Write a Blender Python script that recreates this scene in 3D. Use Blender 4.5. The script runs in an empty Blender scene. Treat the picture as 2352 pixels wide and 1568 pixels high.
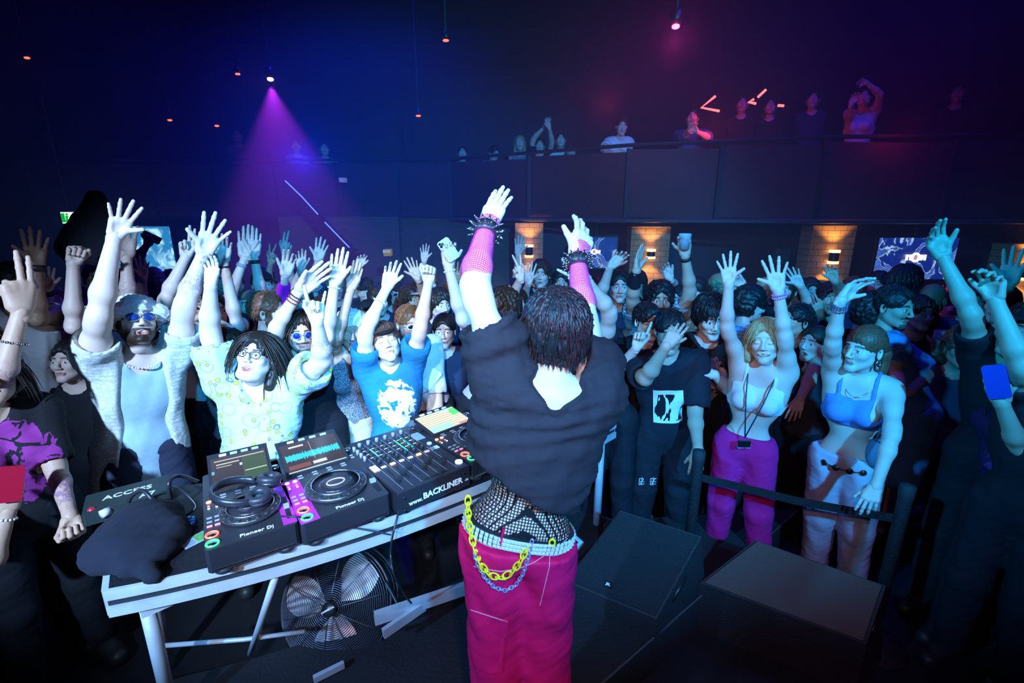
import bpy, math, random
import numpy as np
from mathutils import Vector, Matrix
random.seed(7); RNG = np.random.RandomState(7)
scene = bpy.context.scene
COL = scene.collection
PI = math.pi
# ------------------------------------------------------------------ camera
FPX = 1100.0; CX, CY = 1176.0, 784.0; CH = 2.24; TH = math.radians(15)
CAMP = np.array([0, 0, CH]); FW = np.array([0, math.cos(TH), -math.sin(TH)]); UPV = np.array([0, math.sin(TH), math.cos(TH)])
cam_data = bpy.data.cameras.new('camera'); cam = bpy.data.objects.new('camera', cam_data); COL.objects.link(cam)
cam_data.sensor_width = 36; cam_data.lens = 36 * FPX / 2352.0; cam_data.clip_start = .05; cam_data.clip_end = 60
cam.location = (0, 0, CH); cam.rotation_euler = (math.radians(90) - TH, 0, 0)
scene.camera = cam
def ray(x, y): return np.array([1., 0, 0]) * (x - CX) / FPX + FW - UPV * (y - CY) / FPX
def P(x, y, D): return CAMP + ray(x, y) * D
def W(x, y, z):
    r = ray(x, y); return CAMP + r * ((z - CH) / r[2])
def WY(x, y, Y):
    r = ray(x, y); return CAMP + r * (Y / r[1])
# ------------------------------------------------------------------ world, view
scene.view_settings.view_transform = 'Standard'; scene.view_settings.look = 'None'
scene.view_settings.gamma = 1; scene.view_settings.use_curve_mapping = False
scene.view_settings.exposure = 0.0
scene.cycles.use_denoising = True
scene.cycles.max_bounces = 5; scene.cycles.diffuse_bounces = 2; scene.cycles.glossy_bounces = 2
scene.cycles.transmission_bounces = 4; scene.cycles.transparent_max_bounces = 8; scene.cycles.volume_bounces = 0
scene.cycles.volume_step_rate = 4; scene.cycles.caustics_reflective = False; scene.cycles.caustics_refractive = False
scene.cycles.sample_clamp_indirect = 4
wd = bpy.data.worlds.new('world'); scene.world = wd; wd.use_nodes = True
wd.node_tree.nodes['Background'].inputs[0].default_value = (.0, .006, .06, 1)
wd.node_tree.nodes['Background'].inputs[1].default_value = .22
def spot(name, loc, target, energy, color, angle, blend=.4, radius=.08):
    l = bpy.data.lights.new(name, 'SPOT'); l.energy = energy; l.color = color; l.spot_size = math.radians(angle)
    l.spot_blend = blend; l.shadow_soft_size = radius
    o = bpy.data.objects.new(name, l); COL.objects.link(o); o.location = loc
    d = Vector(target) - Vector(loc); o.rotation_euler = d.to_track_quat('-Z', 'Y').to_euler(); return o
def point(name, loc, energy, color, radius=.05):
    l = bpy.data.lights.new(name, 'POINT'); l.energy = energy; l.color = color; l.shadow_soft_size = radius
    o = bpy.data.objects.new(name, l); COL.objects.link(o); o.location = loc; return o
# stage beams behind the camera, the photographer's flash and added spots
spot('stage_beam_white', (-1.9, -2.6, 4.0), (-1.5, 2.5, 1.30), 3500, (.38, .63, 1.0), 30, .8, .12)
spot('stage_beam_ice', (-.6, -3.0, 4.2), (-.62, 2.9, 1.35), 2000, (.40, .67, 1.0), 24, .8, .12)
spot('stage_beam_cyan', (1.6, -3.0, 4.4), (.1, 4.9, 1.5), 3600, (.0, .40, 1.0), 44, .5, .1)
spot('stage_beam_cyan_right', (-2.8, -.6, 3.9), (2.3, 3.2, 1.3), 1250, (.0, .42, 1.0), 32, .6, .1)
spot('performer_arm_spot', (-.75, .0, 2.95), (.0, 1.55, 2.5), 90, (1.0, .80, .93), 44, .9, .05)  # near lamp added to overexpose the performer's arms while sparing the crowd
spot('camera_flash', (.12, -.05, 2.42), (.15, 2.0, 1.1), 58, (1.0, .60, .58), 88, .9, .05)
spot('magenta_wash', (1.5, -1.5, 3.6), (1.6, 2.6, .8), 60, (.55, .1, 1.0), 36, .6, .1)
spot('table_edge_blue', (-2.6, -1.2, 2.9), (-.75, 1.65, .9), 700, (.12, .42, 1.0), 30, .6, .05)  # extra spot added to brighten the table's front rail

# ------------------------------------------------------------------ materials
MATS = {}
def nodes_of(name):
    m = bpy.data.materials.new(name); m.use_nodes = True; nt = m.node_tree
    return m, nt, nt.nodes['Principled BSDF']
def mat(name, col, rough=.6, metal=0., emis=None, estr=0., noise=0., nscale=30., bump=0., sheen=0., alpha=None, coat=0.):
    if name in MATS: return MATS[name]
    m, nt, b = nodes_of(name)
    b.inputs['Base Color'].default_value = (*col, 1); b.inputs['Roughness'].default_value = rough; b.inputs['Metallic'].default_value = metal
    if sheen: b.inputs['Sheen Weight'].default_value = sheen
    if coat: b.inputs['Coat Weight'].default_value = coat
    if emis: b.inputs['Emission Color'].default_value = (*emis, 1); b.inputs['Emission Strength'].default_value = estr
    if noise or bump:
        t = nt.nodes.new('ShaderNodeTexNoise'); t.inputs['Scale'].default_value = nscale; t.inputs['Detail'].default_value = 5
        tc = nt.nodes.new('ShaderNodeTexCoord'); nt.links.new(tc.outputs['Object'], t.inputs['Vector'])
        if noise:
            mx = nt.nodes.new('ShaderNodeMix'); mx.data_type = 'RGBA'
            mx.inputs[6].default_value = (*[c * (1 - noise) for c in col], 1); mx.inputs[7].default_value = (*[min(1, c * (1 + noise)) for c in col], 1)
            nt.links.new(t.outputs[0], mx.inputs[0]); nt.links.new(mx.outputs[2], b.inputs['Base Color'])
        if bump:
            bp = nt.nodes.new('ShaderNodeBump'); bp.inputs['Strength'].default_value = bump; bp.inputs['Distance'].default_value = .01
            nt.links.new(t.outputs[0], bp.inputs['Height']); nt.links.new(bp.outputs[0], b.inputs['Normal'])
    MATS[name] = m; return m
def N(nt, typ, **kw):
    n = nt.nodes.new('ShaderNode' + typ)
    for k, v in kw.items(): setattr(n, k, v)
    return n
def mixc(nt, fac, a, b):
    mx = N(nt, 'Mix', data_type='RGBA')
    for i, v in ((0, fac), (6, a), (7, b)):
        if hasattr(v, 'links') or isinstance(v, bpy.types.NodeSocket): nt.links.new(v, mx.inputs[i])
        elif i == 0: mx.inputs[0].default_value = v
        else: mx.inputs[i].default_value = (*v, 1)
    return mx.outputs[2]
def mth(nt, op, a, b=None, c=None, clamp=False):
    n = N(nt, 'Math', operation=op, use_clamp=clamp)
    for i, v in enumerate((a, b, c)):
        if v is None: continue
        if isinstance(v, bpy.types.NodeSocket): nt.links.new(v, n.inputs[i])
        else: n.inputs[i].default_value = v
    return n.outputs[0]
def attr(nt, name):
    a = N(nt, 'Attribute'); a.attribute_name = name; return a
def skin_mat(name, col, hair=(.03, .018, .012), lip=None):
    if name in MATS: return MATS[name]
    m, nt, b = nodes_of(name)
    a = attr(nt, 'msk'); sp = N(nt, 'SeparateColor'); nt.links.new(a.outputs['Color'], sp.inputs[0])
    lip = lip or (col[0] * .75, col[1] * .38, col[2] * .36)
    tn = N(nt, 'TexNoise'); tn.inputs['Scale'].default_value = 14; tn.inputs['Detail'].default_value = 4
    c0 = mixc(nt, tn.outputs[0], tuple(c * .88 for c in col), tuple(min(1, c * 1.1) for c in col))
    c1 = mixc(nt, sp.outputs[0], c0, lip)
    c2 = mixc(nt, sp.outputs[2], c1, (.82, .82, .80))
    c3 = mixc(nt, sp.outputs[1], c2, hair)
    at = attr(nt, 'tat')                                     # tattoo ink
    tcn = N(nt, 'TexCoord'); nt.links.new(tcn.outputs['Object'], tn.inputs['Vector'])
    wv = N(nt, 'TexNoise'); wv.inputs['Scale'].default_value = 48; wv.inputs['Distortion'].default_value = 1.6; wv.inputs['Detail'].default_value = 4; nt.links.new(tcn.outputs['Object'], wv.inputs['Vector'])
    ink = mth(nt, 'MULTIPLY', mth(nt, 'GREATER_THAN', wv.outputs[0], .5), .7)
    c4 = mixc(nt, mth(nt, 'MULTIPLY', ink, at.outputs['Fac']), c3, (.17, .06, .25))
    nt.links.new(c4, b.inputs['Base Color']); b.inputs['Roughness'].default_value = .5
    b.inputs['Specular IOR Level'].default_value = .35
    MATS[name] = m; return m
# ------------------------------------------------------------------ objects
def tag(o, label=None, cat=None, group=None, kind=None):
    if label: o['label'] = label
    if cat: o['category'] = cat
    if group: o['group'] = group
    if kind: o['kind'] = kind
    return o
def empty(name, loc, label=None, cat=None, group=None, rot=(0, 0, 0)):
    o = bpy.data.objects.new(name, None); COL.objects.link(o); o.location = tuple(loc); o.rotation_euler = rot
    o.empty_display_size = .05
    tag(o, label, cat, group); return o
def root_loc(p):
    while p.parent is not None: p = p.parent
    return tuple(p.location)
def mesh_np(name, V, Fq, mats, parent=None, smooth=True, attrs=None, matidx=None, origin=None):
    """V (n,3) world coordinates, faces (m,4) or (m,3) or list of both"""
    V = np.asarray(V, dtype=np.float64)
    org = np.array(root_loc(parent) if parent is not None else (origin if origin is not None else (0, 0, 0)), float)
    blocks = Fq if isinstance(Fq, list) else [Fq]
    blocks = [np.asarray(b, dtype=np.int64) for b in blocks if len(b)]
    me = bpy.data.meshes.new(name)
    me.vertices.add(len(V)); me.vertices.foreach_set('co', (V - org).astype(np.float32).ravel())
    nl = sum(b.size for b in blocks); nf = sum(len(b) for b in blocks)
    me.loops.add(nl); me.loops.foreach_set('vertex_index', np.concatenate([b.ravel() for b in blocks]).astype(np.int32))
    sizes = np.concatenate([np.full(len(b), b.shape[1]) for b in blocks]); starts = np.concatenate([[0], np.cumsum(sizes)[:-1]])
    me.polygons.add(nf); me.polygons.foreach_set('loop_start', starts.astype(np.int32)); me.polygons.foreach_set('loop_total', sizes.astype(np.int32))
    if matidx is not None: me.polygons.foreach_set('material_index', np.asarray(matidx, dtype=np.int32))
    me.polygons.foreach_set('use_smooth', np.full(nf, smooth))
    me.update(calc_edges=True); me.validate()
    for k, (typ, data) in (attrs or {}).items():
        a = me.attributes.new(k, typ, 'POINT')
        a.data.foreach_set('color' if typ == 'FLOAT_COLOR' else 'vector' if typ == 'FLOAT_VECTOR' else 'value', np.asarray(data, dtype=np.float32).ravel())
    for m in (mats if isinstance(mats, (list, tuple)) else [mats]): me.materials.append(m)
    o = bpy.data.objects.new(name, me); COL.objects.link(o)
    if parent is not None:
        o.parent = parent
    elif origin is not None:
        o.location = tuple(origin)
    return o
class MB:
    """collects shapes, build() links them as ONE mesh object"""
    def __init__(self, M=None): self.v = []; self.f = []; self.mi = []; self.M = M or Matrix(); self.cur = 0
    def add(self, vs, fs, T=None):
        k = len(self.v); A = self.M @ T if T is not None else self.M
        self.v += [tuple(A @ Vector(v)) for v in vs]; self.f += [tuple(i + k for i in f) for f in fs]; self.mi += [self.cur] * len(fs)
    def mat(self, i): self.cur = i; return self
    def box(self, a, b, T=None, bev=0):
        x0, y0, z0 = a; x1, y1, z1 = b
        if bev:
            self.prism([(x0 + bev, y0), (x1 - bev, y0), (x1, y0 + bev), (x1, y1 - bev), (x1 - bev, y1), (x0 + bev, y1), (x0, y1 - bev), (x0, y0 + bev)], z0, z1, T); return
        vs = [(x0, y0, z0), (x1, y0, z0), (x1, y1, z0), (x0, y1, z0), (x0, y0, z1), (x1, y0, z1), (x1, y1, z1), (x0, y1, z1)]
        self.add(vs, [(0, 3, 2, 1), (4, 5, 6, 7), (0, 1, 5, 4), (1, 2, 6, 5), (2, 3, 7, 6), (3, 0, 4, 7)], T)
    def prism(self, pts, z0, z1, T=None):
        n = len(pts); vs = [(x, y, z0) for x, y in pts] + [(x, y, z1) for x, y in pts]
        self.add(vs, [tuple(range(n))[::-1], tuple(range(n, 2 * n))] + [(i, (i + 1) % n, n + (i + 1) % n, n + i) for i in range(n)], T)
    def lathe(self, prof, n=24, T=None):
        """prof list of (r,z); closed at the ends when r==0"""
        vs = []; fs = []
        for r, z in prof:
            for i in range(n): a = 2 * PI * i / n; vs.append((r * math.cos(a), r * math.sin(a), z))
        for j in range(len(prof) - 1):
            for i in range(n): fs.append((j * n + i, j * n + (i + 1) % n, (j + 1) * n + (i + 1) % n, (j + 1) * n + i))
        self.add(vs, fs, T)
        k = len(self.v) - len(vs)
        for j in (0, len(prof) - 1):
            self.f.append(tuple(k + j * n + i for i in (range(n) if j else range(n - 1, -1, -1)))); self.mi.append(self.cur)
    def cyl(self, a, b, r, r2=None, n=10):
        a, b = Vector(a), Vector(b); d = b - a; L = d.length
        if L < 1e-6: return
        T = Matrix.Translation(a) @ d.to_track_quat('Z', 'Y').to_matrix().to_4x4()
        self.lathe([(r, 0), (r if r2 is None else max(r2, 1e-4), L)], n, T)
    def bar(self, a, b, w, h, upv=(0, 0, 1)):
        """square bar from a to b"""
        a, b = Vector(a), Vector(b); d = (b - a); L = d.length; z = d.normalized(); x = Vector(upv).cross(z)
        if x.length < 1e-3: x = Vector((1, 0, 0)).cross(z)
        x.normalize(); y = z.cross(x); T = Matrix((x, y, z)).transposed().to_4x4(); T.translation = a
        self.box((-w / 2, -h / 2, 0), (w / 2, h / 2, L), T)
    def tube(self, pts, r, n=6, closed=False, radii=None):
        pts = [Vector(p) for p in pts]; m = len(pts); vs = []; fs = []
        nrm = None
        for i, p in enumerate(pts):
            t = (pts[(i + 1) % m] - pts[i - 1]) if (closed or 0 < i < m - 1) else (pts[1] - pts[0] if i == 0 else pts[-1] - pts[-2])
            t.normalize()
            if nrm is None: nrm = t.orthogonal().normalized()
            nrm = (nrm - t * nrm.dot(t)); nrm = nrm.normalized() if nrm.length > 1e-5 else t.orthogonal().normalized()
            b = t.cross(nrm); rr = radii[i] if radii else r
            for j in range(n):
                a = 2 * PI * j / n; vs.append(p + nrm * (rr * math.cos(a)) + b * (rr * math.sin(a)))
        for i in range(m if closed else m - 1):
            for j in range(n):
                fs.append((i * n + j, i * n + (j + 1) % n, ((i + 1) % m) * n + (j + 1) % n, ((i + 1) % m) * n + j))
        if not closed: fs += [tuple(range(n))[::-1], tuple((m - 1) * n + j for j in range(n))]
        self.add(vs, fs)
    def torus(self, R, r, T=None, n=20, k=8, sx=1.):
        vs = []; fs = []
        for i in range(n):
            a = 2 * PI * i / n
            for j in range(k):
                c = 2 * PI * j / k; q = R + r * math.cos(c); vs.append((q * math.cos(a) * sx, q * math.sin(a), r * math.sin(c)))
        for i in range(n):
            for j in range(k): fs.append((i * k + j, ((i + 1) % n) * k + j, ((i + 1) % n) * k + (j + 1) % k, i * k + (j + 1) % k))
        self.add(vs, fs, T)
    def sphere(self, c, r, n=12, sc=(1, 1, 1), T=None):
        pr = [(max(r * math.sin(PI * i / (n // 2 + 2)), 1e-5), -r * math.cos(PI * i / (n // 2 + 2))) for i in range(n // 2 + 3)]
        S = Matrix.Translation(Vector(c)) @ Matrix.Diagonal((*sc, 1)); self.lathe(pr, n, (T @ S) if T is not None else S)
    def build(self, name, mats, parent=None, smooth=False, origin=None):
        org = Vector(root_loc(parent) if parent is not None else (origin if origin is not None else (0, 0, 0)))
        me = bpy.data.meshes.new(name)
        vs = [tuple(Vector(v) - org) for v in self.v]
        me.from_pydata(vs, [], self.f); me.validate()
        if len(me.polygons) == len(self.mi): me.polygons.foreach_set('material_index', self.mi)
        me.polygons.foreach_set('use_smooth', [smooth] * len(me.polygons))
        for m in (mats if isinstance(mats, (list, tuple)) else [mats]): me.materials.append(m)
        o = bpy.data.objects.new(name, me); COL.objects.link(o)
        if parent is not None: o.parent = parent
        elif origin is not None: o.location = tuple(origin)
        return o
# ------------------------------------------------------------------ smooth solids: distance field -> one continuous mesh
def v3(*a): return np.array(a, float)
def unit(v): v = np.asarray(v, float); return v / max(np.linalg.norm(v), 1e-9)
def lerp(a, b, t): return np.asarray(a) * (1 - t) + np.asarray(b) * t
def smin(a, b, k):
    if k <= 0: return np.minimum(a, b)
    h = np.maximum(k - np.abs(a - b), 0) / k
    return np.minimum(a, b) - h * h * k * .25
def wob(Pt, f, seed=0, n=3):
    r = np.random.RandomState(seed); o = 0
    for i in range(n):
        d = r.randn(3); d /= np.linalg.norm(d); e = r.randn(3) * .7
        o = o + np.sin(Pt @ (d * f * (1 + .4 * i)) + 1.3 * np.sin(Pt @ (e * f * .8)) + r.rand() * 6)
    return o / n
class Field:
    def __init__(s, lo, hi, res):
        s.res = res; s.lo = np.asarray(lo, float) - 2 * res; s.n = np.maximum(np.ceil((np.asarray(hi, float) + 2 * res - s.lo) / res).astype(int) + 1, 3)
        s.f = np.full(tuple(s.n), 1.0, np.float32)
    def block(s, lo, hi):
        a = np.clip(np.floor((np.asarray(lo) - s.lo) / s.res).astype(int), 0, s.n); b = np.clip(np.ceil((np.asarray(hi) - s.lo) / s.res).astype(int) + 1, 0, s.n)
        if (b <= a).any(): return None, None
        g = np.stack(np.meshgrid(*[s.lo[i] + s.res * np.arange(a[i], b[i]) for i in range(3)], indexing='ij'), -1)
        return (slice(a[0], b[0]), slice(a[1], b[1]), slice(a[2], b[2])), g
    def put(s, lo, hi, fn, k, op='add'):
        m = k + 2.5 * s.res
        sl, g = s.block(np.asarray(lo) - m, np.asarray(hi) + m)
        if sl is None: return
        d = fn(g).astype(np.float32); c = s.f[sl]
        s.f[sl] = smin(c, d, k) if op == 'add' else -smin(-c, d, k) if op == 'sub' else np.maximum(c, d)
    def cone(s, a, b, ra, rb=None, k=.02, flat=None, op='add'):
        """round cone a->b; flat=(axis, factor) squashes it along an axis"""
        a = np.asarray(a, float); b = np.asarray(b, float); rb = ra if rb is None else rb; R = max(ra, rb)
        d = b - a; L2 = max(d @ d, 1e-9)
        def fn(g):
            p = g - a
            if flat is not None:
                ax, q = flat; da = d
                p = p + (p @ ax)[..., None] * ax * (1 / q - 1); db = d + (d @ ax) * ax * (1 / q - 1)
            else: db = d
            t = np.clip((p @ db) / max(db @ db, 1e-9), 0, 1)
            return np.linalg.norm(p - t[..., None] * db, axis=-1) - (ra + (rb - ra) * t)
        s.put(np.minimum(a, b) - R, np.maximum(a, b) + R, fn, k, op)
    def ell(s, c, r, R=None, k=.01, op='add'):
        c = np.asarray(c, float); r = np.asarray(r, float); m = r.max()
        def fn(g):
            p = g - c
            if R is not None: p = p @ R
            k0 = np.linalg.norm(p / r, axis=-1); k1 = np.linalg.norm(p / (r * r), axis=-1) + 1e-9
            return k0 * (k0 - 1) / k1
        s.put(c - m, c + m, fn, k, op)
    def plane(s, p, n):          # keep the side the normal points AWAY from
        sl, g = s.block(s.lo, s.lo + s.n * s.res); s.f[sl] = np.maximum(s.f[sl], ((g - np.asarray(p)) @ unit(n)).astype(np.float32))
    def disp(s, fn):
        sl, g = s.block(s.lo, s.lo + s.n * s.res); near = np.abs(s.f[sl]) < .05
        v = s.f[sl]; v[near] += fn(g[near]).astype(np.float32); s.f[sl] = v
    def mesh(s):
        f = s.f; f = np.pad(f, 1, constant_values=1.0); ins = f < 0
        nx, ny, nz = f.shape
        cell = np.zeros((nx - 1, ny - 1, nz - 1), np.uint8)
        for i in (0, 1):
            for j in (0, 1):
                for k in (0, 1): cell += ins[i:nx - 1 + i, j:ny - 1 + j, k:nz - 1 + k]
        act = (cell > 0) & (cell < 8); idx = np.argwhere(act); ids = np.full(act.shape, -1, np.int64); ids[act] = np.arange(len(idx))
        acc = np.zeros((len(idx), 3)); cnt = np.zeros(len(idx))
        corners = [(i, j, k) for i in (0, 1) for j in (0, 1) for k in (0, 1)]
        for c0 in corners:
            for ax in range(3):
                if c0[ax] == 0:
                    c1 = list(c0); c1[ax] = 1
                    a = f[idx[:, 0] + c0[0], idx[:, 1] + c0[1], idx[:, 2] + c0[2]]; b = f[idx[:, 0] + c1[0], idx[:, 1] + c1[1], idx[:, 2] + c1[2]]
                    m = (a < 0) != (b < 0); t = np.where(m, a / np.where(m, a - b, 1), 0)
                    p = np.tile(np.array(c0, float), (len(idx), 1)); p[:, ax] += t
                    acc[m] += p[m]; cnt[m] += 1
        V = s.lo + s.res * (idx - 1 + acc / np.maximum(cnt, 1)[:, None])
        Q = []
        for ax in range(3):
            u, w = [(1, 2), (2, 0), (0, 1)][ax]
            sl0 = [slice(None)] * 3; sl1 = [slice(None)] * 3; sl0[ax] = slice(0, -1); sl1[ax] = slice(1, None)
            a = ins[tuple(sl0)]; b = ins[tuple(sl1)]
            e = np.argwhere(a != b); e = e[(e[:, u] > 0) & (e[:, w] > 0) & (e[:, u] < f.shape[u] - 1) & (e[:, w] < f.shape[w] - 1)]
            s0 = a[tuple(e.T)]
            def cid(du, dw):
                q = e.copy(); q[:, u] -= du; q[:, w] -= dw; return ids[tuple(q.T)]
            q = np.stack([cid(1, 1), cid(0, 1), cid(0, 0), cid(1, 0)], 1)
            q[~s0] = q[~s0][:, ::-1]; Q.append(q)
        Q = np.concatenate(Q); Q = Q[(Q >= 0).all(1)]
        return V, Q
def smooth_step(x, a, b): t = np.clip((x - a) / (b - a), 0, 1); return t * t * (3 - 2 * t)
def gauss(p, c, r): return np.exp(-((((p - np.asarray(c)) / np.asarray(r)) ** 2).sum(-1)))
# ------------------------------------------------------------------ heads (canonical: face to -Y, crown +Z, metres)
HEADS = {}
def head_mesh(mouth='shut', eyes='open', res=.004, wide=1.0):
    key = (mouth, eyes, res, wide)
    if key in HEADS: return HEADS[key]
    F = Field((-.1, -.13, -.17), (.1, .12, .13), res); w = wide
    F.ell((0, .014, .032), (.074, .093, .088), k=0)
    F.ell((0, -.022, -.03), (.058 * w, .062, .078), k=.03)
    for sx in (-1, 1):
        F.cone((sx * .047 * w, -.005, -.055), (sx * .012, -.068, -.1), .018 * w, .014, k=.03)
        F.ell((sx * .038 * w, -.058, -.022), (.022, .022, .02), k=.025)
        F.cone((sx * .04, -.072, .026), (sx * .010, -.083, .021), .008, .008, k=.016)
        F.ell((sx * .079, .012, -.005), (.008, .018, .031), k=.006)
        F.ell((sx * .082, .008, -.004), (.005, .010, .02), k=.004, op='sub')
    F.ell((0, -.072, -.097), (.022, .016, .017), k=.02)
    if w > 1.05: F.ell((0, -.04, -.105), (.06, .05, .03), k=.03)
    F.cone((0, -.085, .02), (0, -.108, -.028), .007, .0105, k=.012)
    for sx in (-1, 1):
        F.ell((sx * .0115, -.098, -.034), (.0085, .011, .007), k=.008)
        F.ell((sx * .031, -.098, .002), (.017, .012, .0115), k=.012, op='sub')
        F.ell((sx * .006, -.104, -.042), (.0035, .005, .004), k=.003, op='sub')
    for sx in (-1, 1):
        F.ell((sx * .031, -.0735, .001), (.0145, .0135, .0125), k=.003)
        if eyes == 'shut': F.ell((sx * .031, -.079, .001), (.016, .010, .010), k=.006)
        else:
            F.cone((sx * .019, -.083, .009), (sx * .044, -.076, .008), .0032, k=.004)
            F.cone((sx * .021, -.082, -.009), (sx * .043, -.077, -.007), .0028, k=.005)
    mz = -.064
    if mouth == 'shut':
        F.cone((-.02, -.083, mz + .001), (0, -.0925, mz + .005), .0052, k=.006); F.cone((.02, -.083, mz + .001), (0, -.0925, mz + .005), .0052, k=.006)
        F.cone((-.015, -.085, mz - .006), (.015, -.085, mz - .006), .0065, k=.007)
        F.ell((0, -.097, mz - .001), (.022, .006, .0016), k=.003, op='sub')
    elif mouth == 'smile':
        for sx in (-1, 1): F.cone((sx * .027, -.077, mz + .006), (0, -.0885, mz + .005), .0042, k=.006); F.cone((sx * .026, -.076, mz + .003), (0, -.087, mz - .011), .0050, k=.007)
        F.ell((0, -.096, mz - .002), (.022, .019, .0062), k=.002, op='sub')
    else:
        for sx in (-1, 1): F.cone((sx * .022, -.080, mz), (0, -.090, mz + .008), .0045, k=.006); F.cone((sx * .021, -.078, mz - .004), (0, -.086, mz - .021), .0050, k=.007)
        F.ell((0, -.098, mz - .006), (.019, .026, .0115), k=.002, op='sub')
    F.cone((0, .018, -.06), (0, .024, -.10), .046 if w <= 1.05 else .056, k=.03)
    V, Q = F.mesh(); x, y, z = V.T; ax = np.abs(x)
    lip = np.zeros(len(V)); wh = np.zeros(len(V)); hr = np.zeros(len(V))
    if mouth == 'shut': lip = smooth_step(-y, .082, .086) * (ax < .024) * np.exp(-((z - mz) / .0095) ** 4)
    else:
        sm = mouth == 'smile'; oz = mz - (.002 if sm else .006); hx, hz, tz, th = (.0225, .0068, mz + .0015, .0028) if sm else (.0195, .012, mz + .0025, .003)
        r = np.sqrt((x / hx) ** 2 + ((z - oz) / hz) ** 2); fr = y < -.060
        lip = smooth_step(1.5 - r * (1. if not sm else .92), 0, .35) * fr * (r > .9) * (np.abs(z - oz) < hz + .009)
        cav = (r < 1.02) & fr; hr = np.maximum(hr, cav * .85); te = cav & (np.abs(z - tz) < th); wh[te] = 1; hr[te] = 0; tg = cav & (z < tz - th - .001) & (~te) & (mouth == 'shout'); lip[tg] = 1; hr[tg] = .2
    if eyes == 'open':
        ey = np.sqrt(((ax - .031) / .0122) ** 2 + ((z - .001) / .0054) ** 2); e = (ey < 1) & (y < -.07)
        wh[e] = 1; ir = np.sqrt(((ax - .031) / .0058) ** 2 + ((z - .001) / .0066) ** 2); hr[(ir < 1) & (y < -.07)] = 1; lip[e] = 0
        hr = np.maximum(hr, ((ey >= .9) & (ey < 1.28) & (z > .004) & (y < -.065)) * .8)
    else: hr = np.maximum(hr, ((np.abs(z + .004 - .01 * ((ax - .031) / .014) ** 2 * .3) < .002) & (np.abs(ax - .031) < .014) & (y < -.07)) * .8)
    hr = np.maximum(hr, np.exp(-((z - .023 - .004 * np.cos((ax - .03) * 60)) / .0048) ** 4) * (ax > .012) * (ax < .05) * (y < -.058))
    msk = np.stack([lip, hr, wh, np.ones(len(V))], 1)
    HEADS[key] = (V, Q, msk); return HEADS[key]
def beard_mask(V, full=1.):
    x, y, z = V.T; ax = np.abs(x)
    jaw = (1 - smooth_step(z, -.06, -.035 + .03 * (ax > .05))) * (y < .012) * (y > -.13) * smooth_step(z, -.13, -.112)
    side = (ax > .05) * (z > -.06) * (z < .01) * (y > -.035) * (y < .0)
    mo = np.exp(-((z + .051) / .007) ** 4) * (ax < .036) * (y < -.07)
    cheek = (ax > .022) | (z < -.077) | (z > -.058)
    mouth = np.sqrt((x / .024) ** 2 + ((z + .068) / .013) ** 2) < 1
    m = np.maximum(jaw * cheek, side * 1.) if full >= 1 else ((z < -.084) & (z > -.125) & (ax < .03) & (y < -.03)) * 1.
    return np.clip(np.maximum(m, mo), 0, 1) * (~mouth) * min(1, full + .2)
# ------------------------------------------------------------------ hands (canonical right hand: palm to -Y, fingers +Z, thumb +X, wrist at 0)
HANDS = {}
#        spread and curl (three joints, degrees towards the palm) for thumb, index, middle, ring, little
POSES = {
    'open':   dict(sp=(48, 9, 2, -6, -15), cu=(5, 6, 4, 6, 8), th=(6, 8)),
    'wide':   dict(sp=(58, 15, 4, -9, -24), cu=(2, 2, 2, 3, 4), th=(2, 4)),
    'flat':   dict(sp=(30, 3, 0, -2, -6), cu=(5, 4, 3, 4, 6), th=(8, 6)),
    'relax':  dict(sp=(40, 7, 2, -4, -10), cu=(18, 16, 20, 24, 26), th=(16, 14)),
    'limp':   dict(sp=(34, 6, 2, -3, -9), cu=(26, 30, 36, 40, 42), th=(20, 20)),
    'two':    dict(sp=(34, 3, -1, -6, -12), cu=(20, 2, 2, 78, 80), th=(32, 38)),
    'point':  dict(sp=(28, 2, 0, -4, -8), cu=(30, 2, 82, 86, 88), th=(40, 45)),
    'horns':  dict(sp=(30, 8, 0, -4, -16), cu=(26, 4, 84, 84, 8), th=(42, 46)),
    'vee':    dict(sp=(30, 14, -8, -4, -8), cu=(28, 2, 2, 84, 86), th=(44, 46)),
    'fist':   dict(sp=(30, 3, 0, -3, -6), cu=(40, 86, 88, 90, 90), th=(48, 50)),
    'grip':   dict(sp=(55, 8, 2, -4, -10), cu=(30, 38, 42, 44, 46), th=(30, 30)),
}
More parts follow.
